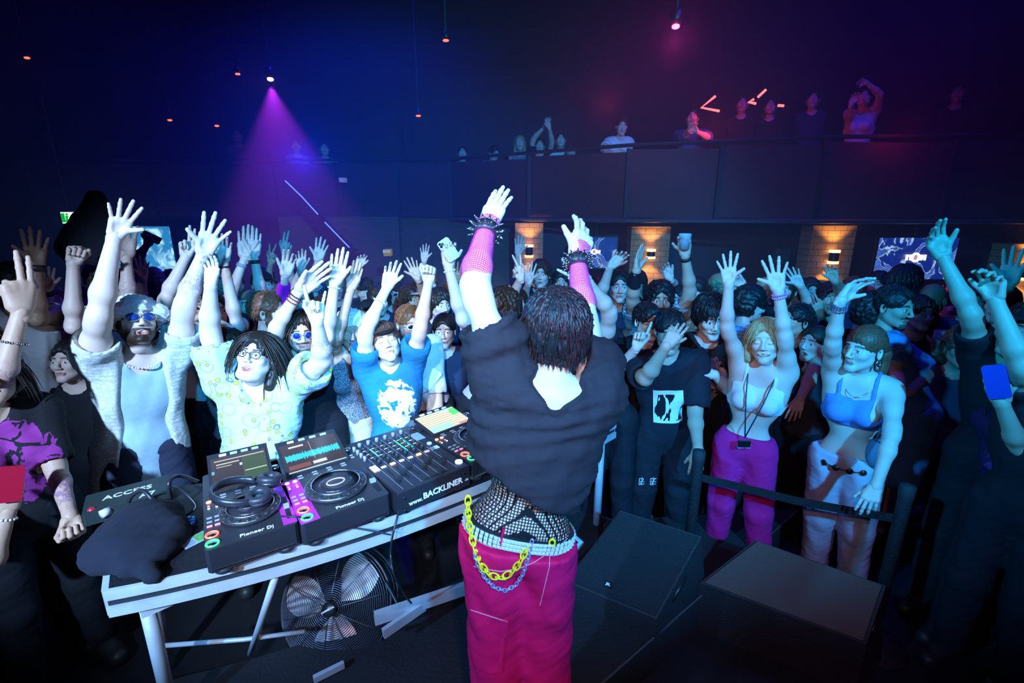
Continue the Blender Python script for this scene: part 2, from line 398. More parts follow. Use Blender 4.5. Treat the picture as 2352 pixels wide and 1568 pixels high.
def hand_mesh(pose, res=.0032, nails=False):
    key = (pose, res)
    if key in HANDS: return HANDS[key]
    F = Field((-.09, -.10, -.03), (.11, .05, .20), res); q = POSES[pose]
    F.cone((0, .002, -.02), (0, .0, .02), .023, .024, k=0, flat=(v3(0, 1, 0), .72))
    for x0, x1 in ((.022, .032), (.008, .012), (-.006, -.009), (-.019, -.029)):
        F.cone((x0 * .8, 0, .018), (x1, 0, .086 - abs(x1 - .012) * .25), .0135, .0115, k=.018)
    F.cone((.014, -.006, .018), (.032, -.010, .052), .017, .012, k=.018)          # thumb ball
    F.cone((-.020, -.005, .02), (-.026, -.004, .062), .013, .010, k=.014)
    F.ell((0.003, -.020, .052), (.018, .008, .024), k=.014, op='sub')
    base = [(.031, .0, .084), (.0105, .0, .090), (-.0105, .0, .085), (-.0295, .0, .074)]; ln = [(.042, .026, .020), (.047, .029, .021), (.043, .027, .020), (.033, .020, .017)]
    rad = [.0095, .0098, .0092, .008]; tips = []
    def rot(v, ax, a): return np.array(Matrix.Rotation(a, 3, Vector(ax)) @ Vector(v))
    for i in range(4):
        sp = math.radians(q['sp'][i + 1]); d = v3(math.sin(sp), 0, math.cos(sp)); ax = unit(np.cross(d, (0, 1, 0))); p = v3(*base[i])
        c = math.radians(q['cu'][i + 1]); F.cone(p - d * .012, p, rad[i] * 1.05, k=.010)
        for j, L in enumerate(ln[i]):
            d = unit(np.array(Matrix.Rotation(-c * (1, 1.05, .7)[j], 3, Vector(ax)) @ Vector(d))) if d is not None else d
            if d[1] > .02 and c > 0: pass
            e = p + d * L; F.cone(p, e, rad[i] * (1 - .08 * j), rad[i] * (.93 - .09 * j), k=.003); F.ell(p, (rad[i] * .97,) * 3, k=.002) if j else None
            p = e
        tips.append(p)
    sp = math.radians(q['sp'][0]); a, b = [math.radians(t) for t in q['th']]
    d = unit(v3(math.sin(sp), -.35, math.cos(sp))); p = v3(.032, -.010, .048)
    for L, r0, r1, c in ((.034, .0125, .0105, 0), (.030, .0105, .0085, b)):
        if c: d = unit(rot(d, (0, 1, 0), -c * .8) + v3(0, -.5 * c, 0))
        e = p + d * L; F.cone(p, e, r0, r1, k=.008 if c == 0 else .003); p = e
    V, Q = F.mesh(); HANDS[key] = (V, Q); return HANDS[key]
# ------------------------------------------------------------------ people
def rotm(yaw, pitch=0, roll=0):
    """columns: person's own axes; face looks along -Y turned by yaw (to picture right), pitch up, roll to the right"""
    R = Matrix.Rotation(math.radians(yaw), 3, 'Z') @ Matrix.Rotation(math.radians(-pitch), 3, 'X') @ Matrix.Rotation(math.radians(roll), 3, 'Y')
    return np.array(R)
def camyaw(px): return -math.degrees(math.atan((px - CX) / FPX))
def reach(S, px, L, sgn=-1):
    """point on the sight line through px at distance L from S (sgn -1: the nearer one)"""
    d = unit(ray(*px)); o = CAMP - S; b = o @ d; c = o @ o - L * L; disc = b * b - c
    if disc <= 0: return CAMP + d * (-b)
    return CAMP + d * (-b + sgn * math.sqrt(disc))
def transform(V, R, T, s=1., mirror=False):
    V = V * (np.array([-1, 1, 1]) if mirror else 1) * s
    return V @ R.T + T
SKINS = {'pale': (.80, .60, .53), 'fair': (.72, .50, .42), 'tan': (.55, .34, .25), 'brown': (.30, .17, .11), 'dark': (.13, .075, .05)}  # pale also stands in for overexposed skin, light put into the colour
HAIRS = {'dark': (.018, .012, .010), 'brown': (.030, .014, .008), 'auburn': (.16, .055, .03), 'blond': (.42, .28, .14), 'ginger': (.30, .10, .04), 'black': (.010, .009, .011), 'plum': (.030, .012, .016)}
def cloth_mat(name, col, kind='plain', rough=.85, col2=None, sc=1.):
    if name in MATS: return MATS[name]
    m, nt, b = nodes_of(name); b.inputs['Roughness'].default_value = rough; b.inputs['Specular IOR Level'].default_value = .25
    a = attr(nt, 'tc'); V = a.outputs['Vector']
    sx = N(nt, 'SeparateXYZ'); nt.links.new(V, sx.inputs[0]); x, y, z = sx.outputs
    tn = N(nt, 'TexNoise'); tn.inputs['Scale'].default_value = 7; tn.inputs['Detail'].default_value = 5; nt.links.new(V, tn.inputs['Vector'])
    base = mixc(nt, tn.outputs[0], tuple(c * .85 for c in col), tuple(min(1, c * 1.12) for c in col))
    tf = N(nt, 'TexNoise'); tf.inputs['Scale'].default_value = 260; nt.links.new(V, tf.inputs['Vector'])
    bump_src = tf.outputs[0]; out = base; c2 = col2 or col
    def boxm(cx, cz, hx, hz, soft=.0):
        ax = mth(nt, 'LESS_THAN', mth(nt, 'ABSOLUTE', mth(nt, 'SUBTRACT', x, cx)), hx); az = mth(nt, 'LESS_THAN', mth(nt, 'ABSOLUTE', mth(nt, 'SUBTRACT', z, cz)), hz)
        return mth(nt, 'MULTIPLY', mth(nt, 'MULTIPLY', ax, az), mth(nt, 'GREATER_THAN', y, .0))
    if kind == 'doodle':       # scattered yellow blobs with thin outlines on a pale camp shirt
        vo = N(nt, 'TexVoronoi'); vo.inputs['Scale'].default_value = 24; vo.inputs['Randomness'].default_value = 1; nt.links.new(V, vo.inputs['Vector'])
        vb = N(nt, 'TexVoronoi'); vb.inputs['Scale'].default_value = 12; nt.links.new(V, vb.inputs['Vector'])
        d = vo.outputs['Distance']; db = vb.outputs['Distance']
        blob = mth(nt, 'LESS_THAN', d, .26); sel = mth(nt, 'GREATER_THAN', N(nt, 'SeparateColor').outputs[0], 2)  # placeholder
        sc_ = N(nt, 'SeparateColor'); nt.links.new(vo.outputs['Color'], sc_.inputs[0]); sel = mth(nt, 'GREATER_THAN', sc_.outputs[0], .45)
        ring = mth(nt, 'MULTIPLY', mth(nt, 'GREATER_THAN', d, .25), mth(nt, 'LESS_THAN', d, .31)); ring2 = mth(nt, 'MULTIPLY', mth(nt, 'GREATER_THAN', db, .38), mth(nt, 'LESS_THAN', db, .405))
        out = mixc(nt, mth(nt, 'MULTIPLY', blob, sel), out, c2); out = mixc(nt, mth(nt, 'MAXIMUM', mth(nt, 'MULTIPLY', ring, sel), ring2), out, (.08, .22, .30))
    elif kind == 'lace':
        br = N(nt, 'TexVoronoi'); br.feature = 'DISTANCE_TO_EDGE'; br.inputs['Scale'].default_value = 42; nt.links.new(V, br.inputs['Vector'])
        wv = N(nt, 'TexWave'); wv.wave_type = 'RINGS'; wv.inputs['Scale'].default_value = 16; wv.inputs['Distortion'].default_value = 4; nt.links.new(V, wv.inputs['Vector'])
        h = mth(nt, 'MULTIPLY', mth(nt, 'LESS_THAN', br.outputs['Distance'], .09), 1.0); out = mixc(nt, h, out, c2); bump_src = wv.outputs['Fac']
        out = mixc(nt, mth(nt, 'MULTIPLY', mth(nt, 'GREATER_THAN', wv.outputs['Fac'], .72), .7), out, c2)
    elif kind == 'print':      # big scratchy pale graphic on the chest
        dx = mth(nt, 'DIVIDE', mth(nt, 'SUBTRACT', x, .01), .125 * sc); dz = mth(nt, 'DIVIDE', mth(nt, 'SUBTRACT', z, .27), .17 * sc)
        r = mth(nt, 'SQRT', mth(nt, 'ADD', mth(nt, 'MULTIPLY', dx, dx), mth(nt, 'MULTIPLY', dz, dz)))
        n1 = N(nt, 'TexNoise'); n1.inputs['Scale'].default_value = 16; n1.inputs['Detail'].default_value = 6; n1.inputs['Distortion'].default_value = 1.2; nt.links.new(V, n1.inputs['Vector'])
        edge = mth(nt, 'LESS_THAN', mth(nt, 'ADD', r, mth(nt, 'MULTIPLY', n1.outputs[0], .9)), 1.28); scr = mth(nt, 'GREATER_THAN', n1.outputs[0], .43)
        out = mixc(nt, mth(nt, 'MULTIPLY', mth(nt, 'MULTIPLY', edge, scr), mth(nt, 'GREATER_THAN', y, 0.)), out, c2)
    elif kind == 'panel':      # black tee with a white rectangular graphic of standing shapes
        bx = boxm(0., .20, .085, .105); mp_ = N(nt, 'Mapping'); mp_.inputs['Scale'].default_value = (26, 1, 8); nt.links.new(V, mp_.inputs[0]); ck = N(nt, 'TexNoise'); ck.inputs['Scale'].default_value = 1.; ck.inputs['Detail'].default_value = 1.5; ck.inputs['Distortion'].default_value = .8; nt.links.new(mp_.outputs[0], ck.inputs['Vector'])
        inn = boxm(0.0, .195, .078, .085); g = mth(nt, 'GREATER_THAN', ck.outputs[0], .5)
        out = mixc(nt, bx, out, (.8, .8, .82)); out = mixc(nt, mth(nt, 'MULTIPLY', inn, g), out, (.01, .01, .015))
    elif kind == 'speckle':
        v = N(nt, 'TexNoise'); v.inputs['Scale'].default_value = 190; nt.links.new(V, v.inputs['Vector']); out = mixc(nt, mth(nt, 'GREATER_THAN', v.outputs[0], .54), out, c2)
    elif kind == 'stripe':
        wv = N(nt, 'TexWave'); wv.bands_direction = 'Z'; wv.inputs['Scale'].default_value = 14; nt.links.new(V, wv.inputs['Vector']); out = mixc(nt, mth(nt, 'GREATER_THAN', wv.outputs['Fac'], .6), out, c2)
    elif kind == 'tiedye':
        n1 = N(nt, 'TexNoise'); n1.inputs['Scale'].default_value = 5; n1.inputs['Distortion'].default_value = 2; nt.links.new(V, n1.inputs['Vector']); out = mixc(nt, smoothr(nt, n1.outputs[0], .42, .58), out, c2)
    elif kind == 'leaf':
        n1 = N(nt, 'TexVoronoi'); n1.inputs['Scale'].default_value = 16; nt.links.new(V, n1.inputs['Vector']); out = mixc(nt, mth(nt, 'LESS_THAN', n1.outputs['Distance'], .33), out, c2)
    nt.links.new(out, b.inputs['Base Color'])
    bp = N(nt, 'Bump'); bp.inputs['Strength'].default_value = .25; bp.inputs['Distance'].default_value = .002; nt.links.new(bump_src, bp.inputs['Height']); nt.links.new(bp.outputs[0], b.inputs['Normal'])
    MATS[name] = m; return m
def smoothr(nt, v, a, b):
    r = N(nt, 'MapRange'); r.inputs[1].default_value = a; r.inputs[2].default_value = b; nt.links.new(v, r.inputs[0]); return r.outputs[0]
def net_mat(name, col, scale=120., line=.30, skin=None):
    if name in MATS: return MATS[name]
    m, nt, b = nodes_of(name); b.inputs['Base Color'].default_value = (*col, 1); b.inputs['Roughness'].default_value = .5
    a = attr(nt, 'tc'); v = N(nt, 'TexVoronoi'); v.feature = 'DISTANCE_TO_EDGE'; v.inputs['Randomness'].default_value = .12; v.inputs['Scale'].default_value = scale
    nt.links.new(a.outputs['Vector'], v.inputs['Vector'])
    hole = mth(nt, 'GREATER_THAN', v.outputs['Distance'], line)
    tr = N(nt, 'BsdfTransparent'); mx = N(nt, 'MixShader'); nt.links.new(hole, mx.inputs[0]); nt.links.new(b.outputs[0], mx.inputs[1]); nt.links.new(tr.outputs[0], mx.inputs[2])
    nt.links.new(mx.outputs[0], nt.nodes['Material Output'].inputs['Surface']); MATS[name] = m; return m
def hair_mat(cn):
    c = HAIRS[cn] if isinstance(cn, str) else cn; n = 'hair_%s' % (cn if isinstance(cn, str) else 'dyed')
    if n in MATS: return MATS[n]
    m, nt, b = nodes_of(n); tn = N(nt, 'TexNoise'); tn.inputs['Scale'].default_value = 60; tc = N(nt, 'TexCoord'); nt.links.new(tc.outputs['Object'], tn.inputs['Vector'])
    nt.links.new(mixc(nt, tn.outputs[0], tuple(x * .5 for x in c), tuple(min(1, x * 1.7) for x in c)), b.inputs['Base Color'])
    b.inputs['Roughness'].default_value = .48; b.inputs['Specular IOR Level'].default_value = .4; MATS[n] = m; return m

def hair_cap(style, res=.006, seed=0):
    """solid hair shape round the canonical head"""
    h = dict(short=.010, crop=.004, curly=.026, mop=.022, long=.016, bun=.008, pony=.008, bob=.02, afro=.05, dread=.02)[style]
    F = Field((-.17, -.16, -.34 if style in ('long', 'dread', 'pony') else -.16), (.17, .2, .21), res)
    F.ell((0, .016, .034), (.075 + h, .094 + h, .088 + h), k=0)
    if style in ('mop', 'curly', 'bob'): F.ell((0, .045, -.02), (.078 + h * .6, .065 + h * .5, .07), k=.03)
    # face opening
    F.cone((0, -.13, -.10), (0, -.118, .030 if style != 'mop' else .012), .062, .054, k=.012, op='sub')
    F.cone((0, -.05, -.16), (0, -.045, -.045), .085, .078, k=.01, op='sub')
    for sx in (-1, 1) if style != 'mop' else (): F.ell((sx * .09, -.022, -.02), (.03, .026, .036), k=.01, op='sub')
    if style in ('long', 'dread'):
        for sx in (-1, 1):
            F.cone((sx * .070, .035, .02), (sx * .080, .045, -.14), .026, .026, k=.03)
        if style == 'dread': F.cone((0, .07, 0), (0, .085, -.16), .07, .055, k=.03)
    if style == 'bob':
        for sx in (-1, 1): F.cone((sx * .08, .0, .02), (sx * .086, .0, -.10), .026, .024, k=.03)
        F.cone((0, .07, 0), (0, .075, -.10), .06, .055, k=.03)
    if style == 'bun': F.ell((0, .085, .075), (.035, .035, .032), k=.01)
    if style == 'pony':
        F.cone((0, .1, .03), (.02, .14, -.03), .022, .03, k=.01); F.cone((.02, .14, -.03), (.03, .12, -.27), .034, .022, k=.02)
        F.ell((0, .0, .05), (.079, .08, .078), k=0.01)
    amp, fr = dict(short=(.004, 140), crop=(.001, 200), curly=(.011, 110), mop=(.008, 90), long=(.005, 90), bun=(.002, 120), pony=(.002, 150), bob=(.004, 90), afro=(.012, 120), dread=(.010, 120))[style]
    if style in ('long', 'pony', 'bob', 'mop', 'dread'):   # combed strands
        def fn(p):
            a = np.arctan2(p[:, 0], p[:, 1] - .015); return amp * .8 * (np.sin(a * 26 + 3 * np.sin(p[:, 2] * 18 + seed) + seed) * .6 + .6 * np.sin(a * 47 + seed * 2 + p[:, 2] * 30)) + amp * .4 * wob(p, fr, seed)
    else:
        def fn(p): return amp * wob(p, fr, seed, 4)
    F.disp(fn); return F.mesh()
def locks(RH, Hc, s, style, cn, root, seed):
    n, L0, L1, th, curl = dict(short=(300, .025, .045, .0042, .3), curly=(330, .04, .06, .0062, 1.6), long=(640, .24, .34, .0036, .18), bob=(420, .13, .18, .0040, .2), mop=(330, .06, .10, .0052, .5), pony=(260, .09, .13, .0036, .05))[style]
    rr = np.random.RandomState(seed % 9999); mb = MB(); C0 = v3(0, .016, .034); ER = v3(.079, .099, .093) + dict(short=.004, curly=.012, long=.007, bob=.010, mop=.012, pony=.002)[style]; gd = RH.T @ v3(0, 0, -1); k = 0; tries = 0
    while k < n and tries < n * 6:
        tries += 1; ph = rr.rand() * 2 * PI; ct = rr.uniform(-.45, 1.); st_ = math.sqrt(max(0, 1 - ct * ct)); n0 = v3(st_ * math.cos(ph), st_ * math.sin(ph), ct)
        if style == 'pony' and n0[1] > .45: continue
        if n0[1] < -.25 and n0[2] < (.62 if style != 'mop' else .5): continue
        if abs(n0[0]) > .5 and n0[1] < .12 and n0[2] < .12: continue
        k += 1; p = C0 + n0 * ER; side = np.sign(n0[0] + 1e-4)
        if style == 'pony': want = v3(-n0[0] * .6, 1., .1 - n0[2] * .3)
        elif style in ('long', 'bob'): want = v3(side * .55, .35 if n0[1] < .2 else .1, -1.)
        else: want = v3(.35 * rr.randn(), (-.7 if n0[1] < -.1 and n0[2] > .5 else .3) + .3 * rr.randn(), -.9)
        d = unit(want - n0 * (want @ n0) + n0 * (.12 if style in ('curly', 'short') else .04)); L = rr.uniform(L0, L1); m_ = 8 if style in ('long', 'bob') else 5; q = p - n0 * .006; pts = [q]; cw = rr.rand() * 6; cx_ = unit(np.cross(d, n0))
        for j in range(1, m_ + 1):
            q = q + d * L / m_; e = (q - C0) / ER; me_ = np.linalg.norm(e)
            if (q[2] > -.03 and me_ < 1.03) or (style == 'pony' and n0[2] > -.3): q = C0 + e / me_ * ER * 1.03
            elif style in ('short', 'mop') and me_ > 1.14: q = C0 + e / me_ * ER * 1.14
            pts.append(q + cx_ * curl * .006 * math.sin(cw + j * 1.9)); d = unit(d + gd * (.42 if style in ('long', 'bob') else .22 if style != 'pony' else 0) + v3(side * .02, .03, 0))
        mb.tube([tuple(Hc + RH @ x * s) for x in pts], th, 4, radii=[th * s * (1 - .75 * (j / m_) ** 2) for j in range(m_ + 1)])
    if style == 'pony':
        for t in range(46):
            a = rr.rand() * 6.28; o = v3(math.cos(a), math.sin(a), 0) * .022 * rr.rand(); pts = [v3(0, .108, .035), v3(.01, .14, .01) + o, v3(.02, .15, -.08) + o * 1.6, v3(.025, .14, -.18) + o * 1.5, v3(.03, .125, -.28) + o]; mb.tube([tuple(Hc + RH @ x * s) for x in pts], .005, 4, radii=[.004, .006, .006, .005, .001])
    o_ = mb.build('hair', hair_mat(cn), root, True); o_['kind'] = 'stuff'; return o_
def add_person(name, head, hp=100, D=3., yaw=0, pitch=8, roll=0, skin='fair', hair=('short', 'dark'), mouth='shut', eyes='open', wide=1., beard=0,
               arms=(), top=None, bottom=None, hipx=None, footx=None, b=1., label='', group=None, det=1, floor=0., extra=(), byaw=None, s=None, female=False,
               tat=(), lean=0., raise_=True, shoes=None, hat=None, legs=True, neckl=1., shrug=.0, armk=1., cat='person', facing_abs=False, ext=None):
    s = s or hp * D / (FPX * .235)
    Hc = P(*head, D); y0 = camyaw(head[0]); yw = y0 + yaw; by = (y0 + yaw * .6) if byaw is None else y0 + byaw
    RH = rotm(yw, pitch, roll); RB = rotm(by)
    lat, fwd, up = RB[:, 0], -RB[:, 1], v3(0, 0, 1)
    B = Hc + RH @ v3(0, .022, -.07) * s
    Nk = B + v3(0, 0, -.075 * s * neckl) - fwd * .03 * s + fwd * (-.02 * s if pitch > 15 else 0)
    Pv = Nk - up * .50 * s - fwd * .02 * s - lat * 0 + fwd * lean * s
    if hipx is not None:
        dD = (Pv - CAMP) @ FW; Pv = Pv + v3((hipx - CX) / FPX * dD - Pv[0], 0, 0)
    tu = unit(Nk - Pv); lat = unit(lat - tu * (lat @ tu)); fwd = unit(np.cross(tu, lat)) * 1.; fwd = fwd if fwd @ -RB[:, 1] > 0 else -fwd
    tl = np.linalg.norm(Nk - Pv); T = lambda x, f, u: Pv + lat * x * s + fwd * f * s + tu * u * tl      # u from 0 (pelvis) to 1 (neck base)
    fb = (fwd, .72 + .1 * (b > 1.15))
    res = {2: .009, 1: .012, 0: .018}[det]
    root = empty(name, (Pv[0], Pv[1], floor), label, cat, group)
    # arms -------------------------------------------------------------
    AR = []
    for a in arms:
        side = 1 if a['side'] == 'R' else -1              # picture side: +1 = person's +lat side
        lx = lat * side * (1 if lat[0] > 0 else -1)
        el = a['el']; up_arm = a.get('up', el[1] < head[1] + hp * 1.2)
        sh = T(0, 0, .90) + lx * .165 * s * min(b, 1.2) + (tu * .035 * s if up_arm else -tu * .01 * s) - (lx * .018 * s if up_arm else 0)
        if 'sh' in a: sh = sh + v3(*a['sh']) * s
        E = reach(sh, el, .285 * s * a.get('lu', 1), a.get('se', -1)); Wr = reach(E, a['wr'], .255 * s * a.get('ll', 1), a.get('sw', -1))
        AR.append((a, lx, sh, E, Wr))
    pts = [Hc, Pv, Nk] + [q for A in AR for q in A[2:]]
    hipw = .082 + .012 * female
    # legs -------------------------------------------------------------
    LG = []
    if legs:
        fx = 0.
        for sd in (-1, 1):
            hj = Pv + lat * sd * hipw * s * b + v3(0, 0, -.03 * s); an = hj * 1.; an[2] = floor + .07; an[:2] += (lat * sd * .05 * s)[:2] + (-fwd * .02)[:2]
            if footx is not None:
                fxx = footx[0 if (lat * sd)[0] < 0 else 1]; dD = (an - CAMP) @ FW; an[0] = (fxx[0] - CX) / FPX * dD
            kn = lerp(hj, an, .49) + fwd * .03 * s; LG.append((hj, kn, an))
    lo = np.min(pts, 0) - .30 * s; hi = np.max(pts, 0) + .30 * s
    if legs: lo[2] = min(lo[2], floor - .02)
    # skin body ----------------------------------------------------------
    F = Field(lo, hi, res)
    def torso(F, inf=0., loose=0., full=True):
        g = b
        F.cone(T(-.06 * g, 0, .0), T(.06 * g, 0, .0), .108 * s * g + inf, k=.03, flat=(fwd, .82))
        F.cone(T(0, .01 * (g - 1) * 10, .10), T(0, .0, .34), .120 * s * g + inf + loose, .112 * s * g + inf + loose, k=.05, flat=(fwd, .74))
        F.cone(T(-.045 * g, .005, .55), T(.045 * g, .005, .55), .115 * s * (.5 + .5 * g) + inf, k=.06, flat=(fwd, .80))
        F.cone(T(-.055, .0, .74), T(.055, .0, .74), .108 * s * (.6 + .4 * g) + inf, k=.05, flat=(fwd, .76))
        F.cone(T(-.09, -.01, .90), T(.09, -.01, .90), .052 * s + inf, k=.05)
        if b > 1.15: F.ell(T(0, .07, .22), (.125 * s * b + inf, .10 * s * b + inf, .14 * s), k=.06)
        if female:
            for sd in (-1, 1): F.ell(T(sd * .062, .085, .60), (.056 * s + inf, .056 * s + inf, .056 * s + inf), k=.035)
        if full:
            for (a, lx, sh, E, Wr) in AR:
                F.cone(lerp(T(0, 0, .86), sh, .45), sh, .062 * s + inf, .050 * s + inf, k=.05)
                F.cone(T(0, 0, .66) + lx * .09 * s, lerp(sh, E, .15), .05 * s + inf, .044 * s + inf, k=.05)
            sides = [x[1] @ lat > 0 for x in AR]
            for sd in (-1, 1):
                if (sd > 0) not in sides: F.cone(T(0, 0, .86), T(.14 * sd, 0, .86), .055 * s + inf, .05 * s + inf, k=.04)
    torso(F)
    F.cone(T(0, 0, .93), B, .056 * s * (.9 if female else 1) * (1.1 if b > 1.15 else 1), .048 * s * (1.15 if wide > 1.05 else 1), k=.035)
    F.cone(T(0, 0, .92), T(.11, -.01, .90), .045 * s, .035 * s, k=.04); F.cone(T(0, 0, .92), T(-.11, -.01, .90), .045 * s, .035 * s, k=.04)
    g = (.55 + .45 * b) * armk * (.92 if female else 1)
    hands = []
    for (a, lx, sh, E, Wr) in AR:
        m1 = lerp(sh, E, .45); F.cone(sh, m1, .050 * s * g, .047 * s * g, k=.02); F.cone(m1, E, .0455 * s * g, .037 * s * g, k=.03)
        F.cone(lerp(sh, E, .0), lerp(sh, E, .3), .053 * s * g, .046 * s * g, k=.03)
        m2 = lerp(E, Wr, .30); F.cone(lerp(sh, E, .85), m2, .036 * s * g, .0375 * s * g, k=.035); F.cone(m2, Wr, .0385 * s * g, .0255 * s * (.7 + .3 * g), k=.03)
        tp = a.get('tip')
        if tp is not None:
            dW = (Wr - CAMP) @ FW; tip = P(*tp, dW - a.get('hd', .02)); hd = unit(tip - Wr)
        else: hd = unit(Wr - E)
        Wj = Wr + hd * .012 * s
        F.cone(Wr, Wj, .0255 * s * (.7 + .3 * g), .024 * s, k=.015)
        tocam = unit(CAMP - Wr); nrm = unit(tocam - hd * (tocam @ hd)); nrm = np.array(Matrix.Rotation(math.radians(a.get('tw', 0)), 3, Vector(hd)) @ Vector(nrm))
        palm = a.get('palm', True); thumb = a.get('thumb', 'R' if side_of(a) < 0 else 'L')
        yax = -nrm if palm else nrm; xax = np.cross(yax, hd)          # canonical x for right hand
        right = np.array([1., 0, 0]); mirror = (xax @ right > 0) != (thumb == 'R')
        hs = s * a.get('hs', 1.0)
        if tp is not None and a.get('pose', 'open') in ('open', 'wide', 'flat', 'relax', 'two', 'vee') and 'hs' not in a: hs = float(np.clip(np.linalg.norm(tip - Wr) / .188, .9 * s, 1.28 * s))
        hands.append((a, np.stack([xax, yax, hd], 1), Wr, mirror, hs))
    bare = bottom is None or bottom.get('len', 1.) < .9
    if legs:
        for hj, kn, an in LG:
            if True:
                F.cone(hj, kn, .080 * s * g, .055 * s * g, k=.03); F.cone(kn, lerp(kn, an, .3), .054 * s * g, .056 * s * g, k=.02); F.cone(lerp(kn, an, .3), an, .056 * s * g, .036 * s, k=.02)
            F.cone(lerp(kn, an, .8), an, .04 * s, .034 * s, k=.02)
    V, Q = F.mesh(); nb = len(V)
    msk = np.zeros((nb, 4)); msk[:, 3] = 1; tt = np.zeros(nb)
    for ti in tat:
        A = AR[ti[0]]; c = lerp(A[3], A[4], ti[1]); r = ti[2] * s; tt = np.maximum(tt, np.clip(1.6 * np.exp(-(((V - c) ** 2).sum(1)) / (r * r)), 0, 1) * .9)
    hv, hq, hm = head_mesh(mouth, eyes, .0038 if det == 2 else .0055 if det == 1 else .0075, wide); hm = hm.copy()
    if beard: hm[:, 1] = np.maximum(hm[:, 1], beard_mask(hv, beard))
    if hair and hair[0] == 'crop': hm[:, 1] = np.maximum(hm[:, 1], ((hv[:, 2] > .045 + .0 * hv[:, 1]) | (hv[:, 1] > .045)) * (hv[:, 2] > -.05) * .85)
    HV = transform(hv, RH, Hc, s); Vs = [V, HV]; Qs = [Q, hq + nb]; ms = [msk, hm]; n = nb + len(HV); tts = [tt, np.zeros(len(HV))]
    for (a, R, Wr, mir, hs) in hands:
        v, q = hand_mesh(a.get('pose', 'open'), .0032 if det == 2 else .0042 if det == 1 else .0055); hvv = transform(v, R, Wr, hs, mir)
        # no handedness flip of faces: cycles shades both sides, still keep normals outward
        flip = (np.linalg.det(R) < 0) != mir
        Vs.append(hvv); Qs.append((q[:, ::-1] if flip else q) + n); n += len(hvv); m = np.zeros((len(hvv), 4)); m[:, 3] = 1; ms.append(m); tts.append(np.zeros(len(hvv)))
    skm = skin_mat('skin_%s_%s' % (skin, hair[1] if hair and isinstance(hair[1], str) else 'dark'), SKINS[skin], HAIRS.get(hair[1] if hair else 'dark', HAIRS['dark']))
    # stitch head and hands to the trunk inside the overlap, so the body is one connected surface
    off = np.cumsum([0] + [len(v) for v in Vs]); BR = []
    for i, c in enumerate([B] + [h[2] for h in hands]):
        i0 = np.argsort(((V - c) ** 2).sum(1))[:1]; w_ = Vs[i + 1]; i1 = np.argsort(((w_ - c) ** 2).sum(1))[:2] + off[i + 1]; BR.append((int(i0[0]), int(i1[0]), int(i1[1])))
    mesh_np('body', np.concatenate(Vs), [np.concatenate(Qs), np.array(BR)], skm, root, attrs={'msk': ('FLOAT_COLOR', np.concatenate(ms)), 'tat': ('FLOAT', np.concatenate(tts))})
    def tc(V): d = V - Pv; return {'tc': ('FLOAT_VECTOR', np.stack([d @ lat, d @ fwd, d @ tu], 1) / s)}
    info = dict(root=root, s=s, T=T, lat=lat, fwd=fwd, tu=tu, AR=AR, RH=RH, Hc=Hc, Pv=Pv, Nk=Nk, B=B, LG=LG, tc=tc, hands=hands, tl=tl, torso=torso, res=res, lo=lo, hi=hi, b=b, RB=RB)
    # hair -----------------------------------------------------------------
    if hair and hair[0] not in ('none', 'locks', 'crop'):
        v, q = hair_cap(hair[0], .005 if det == 2 else .0075 if det == 1 else .010, seed=hash_(name + label)); mesh_np('hair', transform(v, RH, Hc, s), q, hair_mat(hair[1]), root)
    if hair and det == 2 and hair[0] in ('short', 'curly', 'long', 'bob', 'mop', 'pony') and not ext: locks(RH, Hc, s, hair[0], hair[1], root, hash_(label))
    # clothing --------------------------------------------------------------
    for top in ([top] if isinstance(top, dict) else (top or [])):
        k = top.get('kind', 'tee'); inf = top.get('inf', .014) * s; hem = top.get('hem', -.06); tres = res if det else .016
        G = Field(np.min([Pv, T(0, 0, hem)], 0) - .32 * s, np.max([Nk] + [A[2] for A in AR] + [lerp(A[2], A[3], .8) for A in AR], 0) + .2 * s, tres)
        torso(G, inf, top.get('loose', .012) * s)
        if k == 'bra':
            for sd in (-1, 1): G.cone(T(0, 0, .92), T(.11 * sd, -.01, .90), .045 * s + inf, .035 * s + inf, k=.04)
        if top.get('flare'): G.cone(T(0, 0, .05), T(0, 0, hem), .125 * s * b + inf, .15 * s * b + inf, k=.05, flat=(fwd, .8))
        sl = top.get('sleeve', .55 if k == 'tee' else 1.95 if k == 'long' else 0)
        if sl:
            for (a, lx, sh, E, Wr) in AR:
                t = min(sl, 1.0); e = lerp(sh, E, t); G.cone(sh, e, .058 * s * g + inf * .8, (.054 + top.get('slf', .014)) * s * g + inf * .5, k=.03)
                if sl > 1: G.cone(E, lerp(E, Wr, sl - 1), .050 * s * g + inf * .5, .036 * s + inf * .6, k=.02)
        if top.get('bat'):
            for (a, lx, sh, E, Wr) in AR:
                if side_of(a) < 0: G.cone(lerp(sh, E, .42), T(0, 0, .5) + lx * .12 * s, .05 * s, .075 * s, k=.07)
                G.cone(sh, T(0, 0, .5) + lx * (.11 if side_of(a) < 0 else .055) * s, .065 * s, .085 * s, k=.06)
            G.cone(T(0, -.02, .85), T(0, -.03, hem), .12 * s, .145 * s, k=.06, flat=(fwd, .85))
        if top.get('tail'):   # long open overshirt panels
            for sd in (-1, 1): G.cone(T(.12 * sd * b, .05, .5), T(.16 * sd * b, .03, top['tail']), .045 * s, .05 * s, k=.03)
        wr_ = top.get('wr', 1.)
        G.disp(lambda p: s * .006 * wr_ * wob((p - Pv) @ np.stack([lat, fwd, tu * .35], 1), 34, hash_(label), 4) + s * .0022 * wr_ * wob(p, 120, 3))
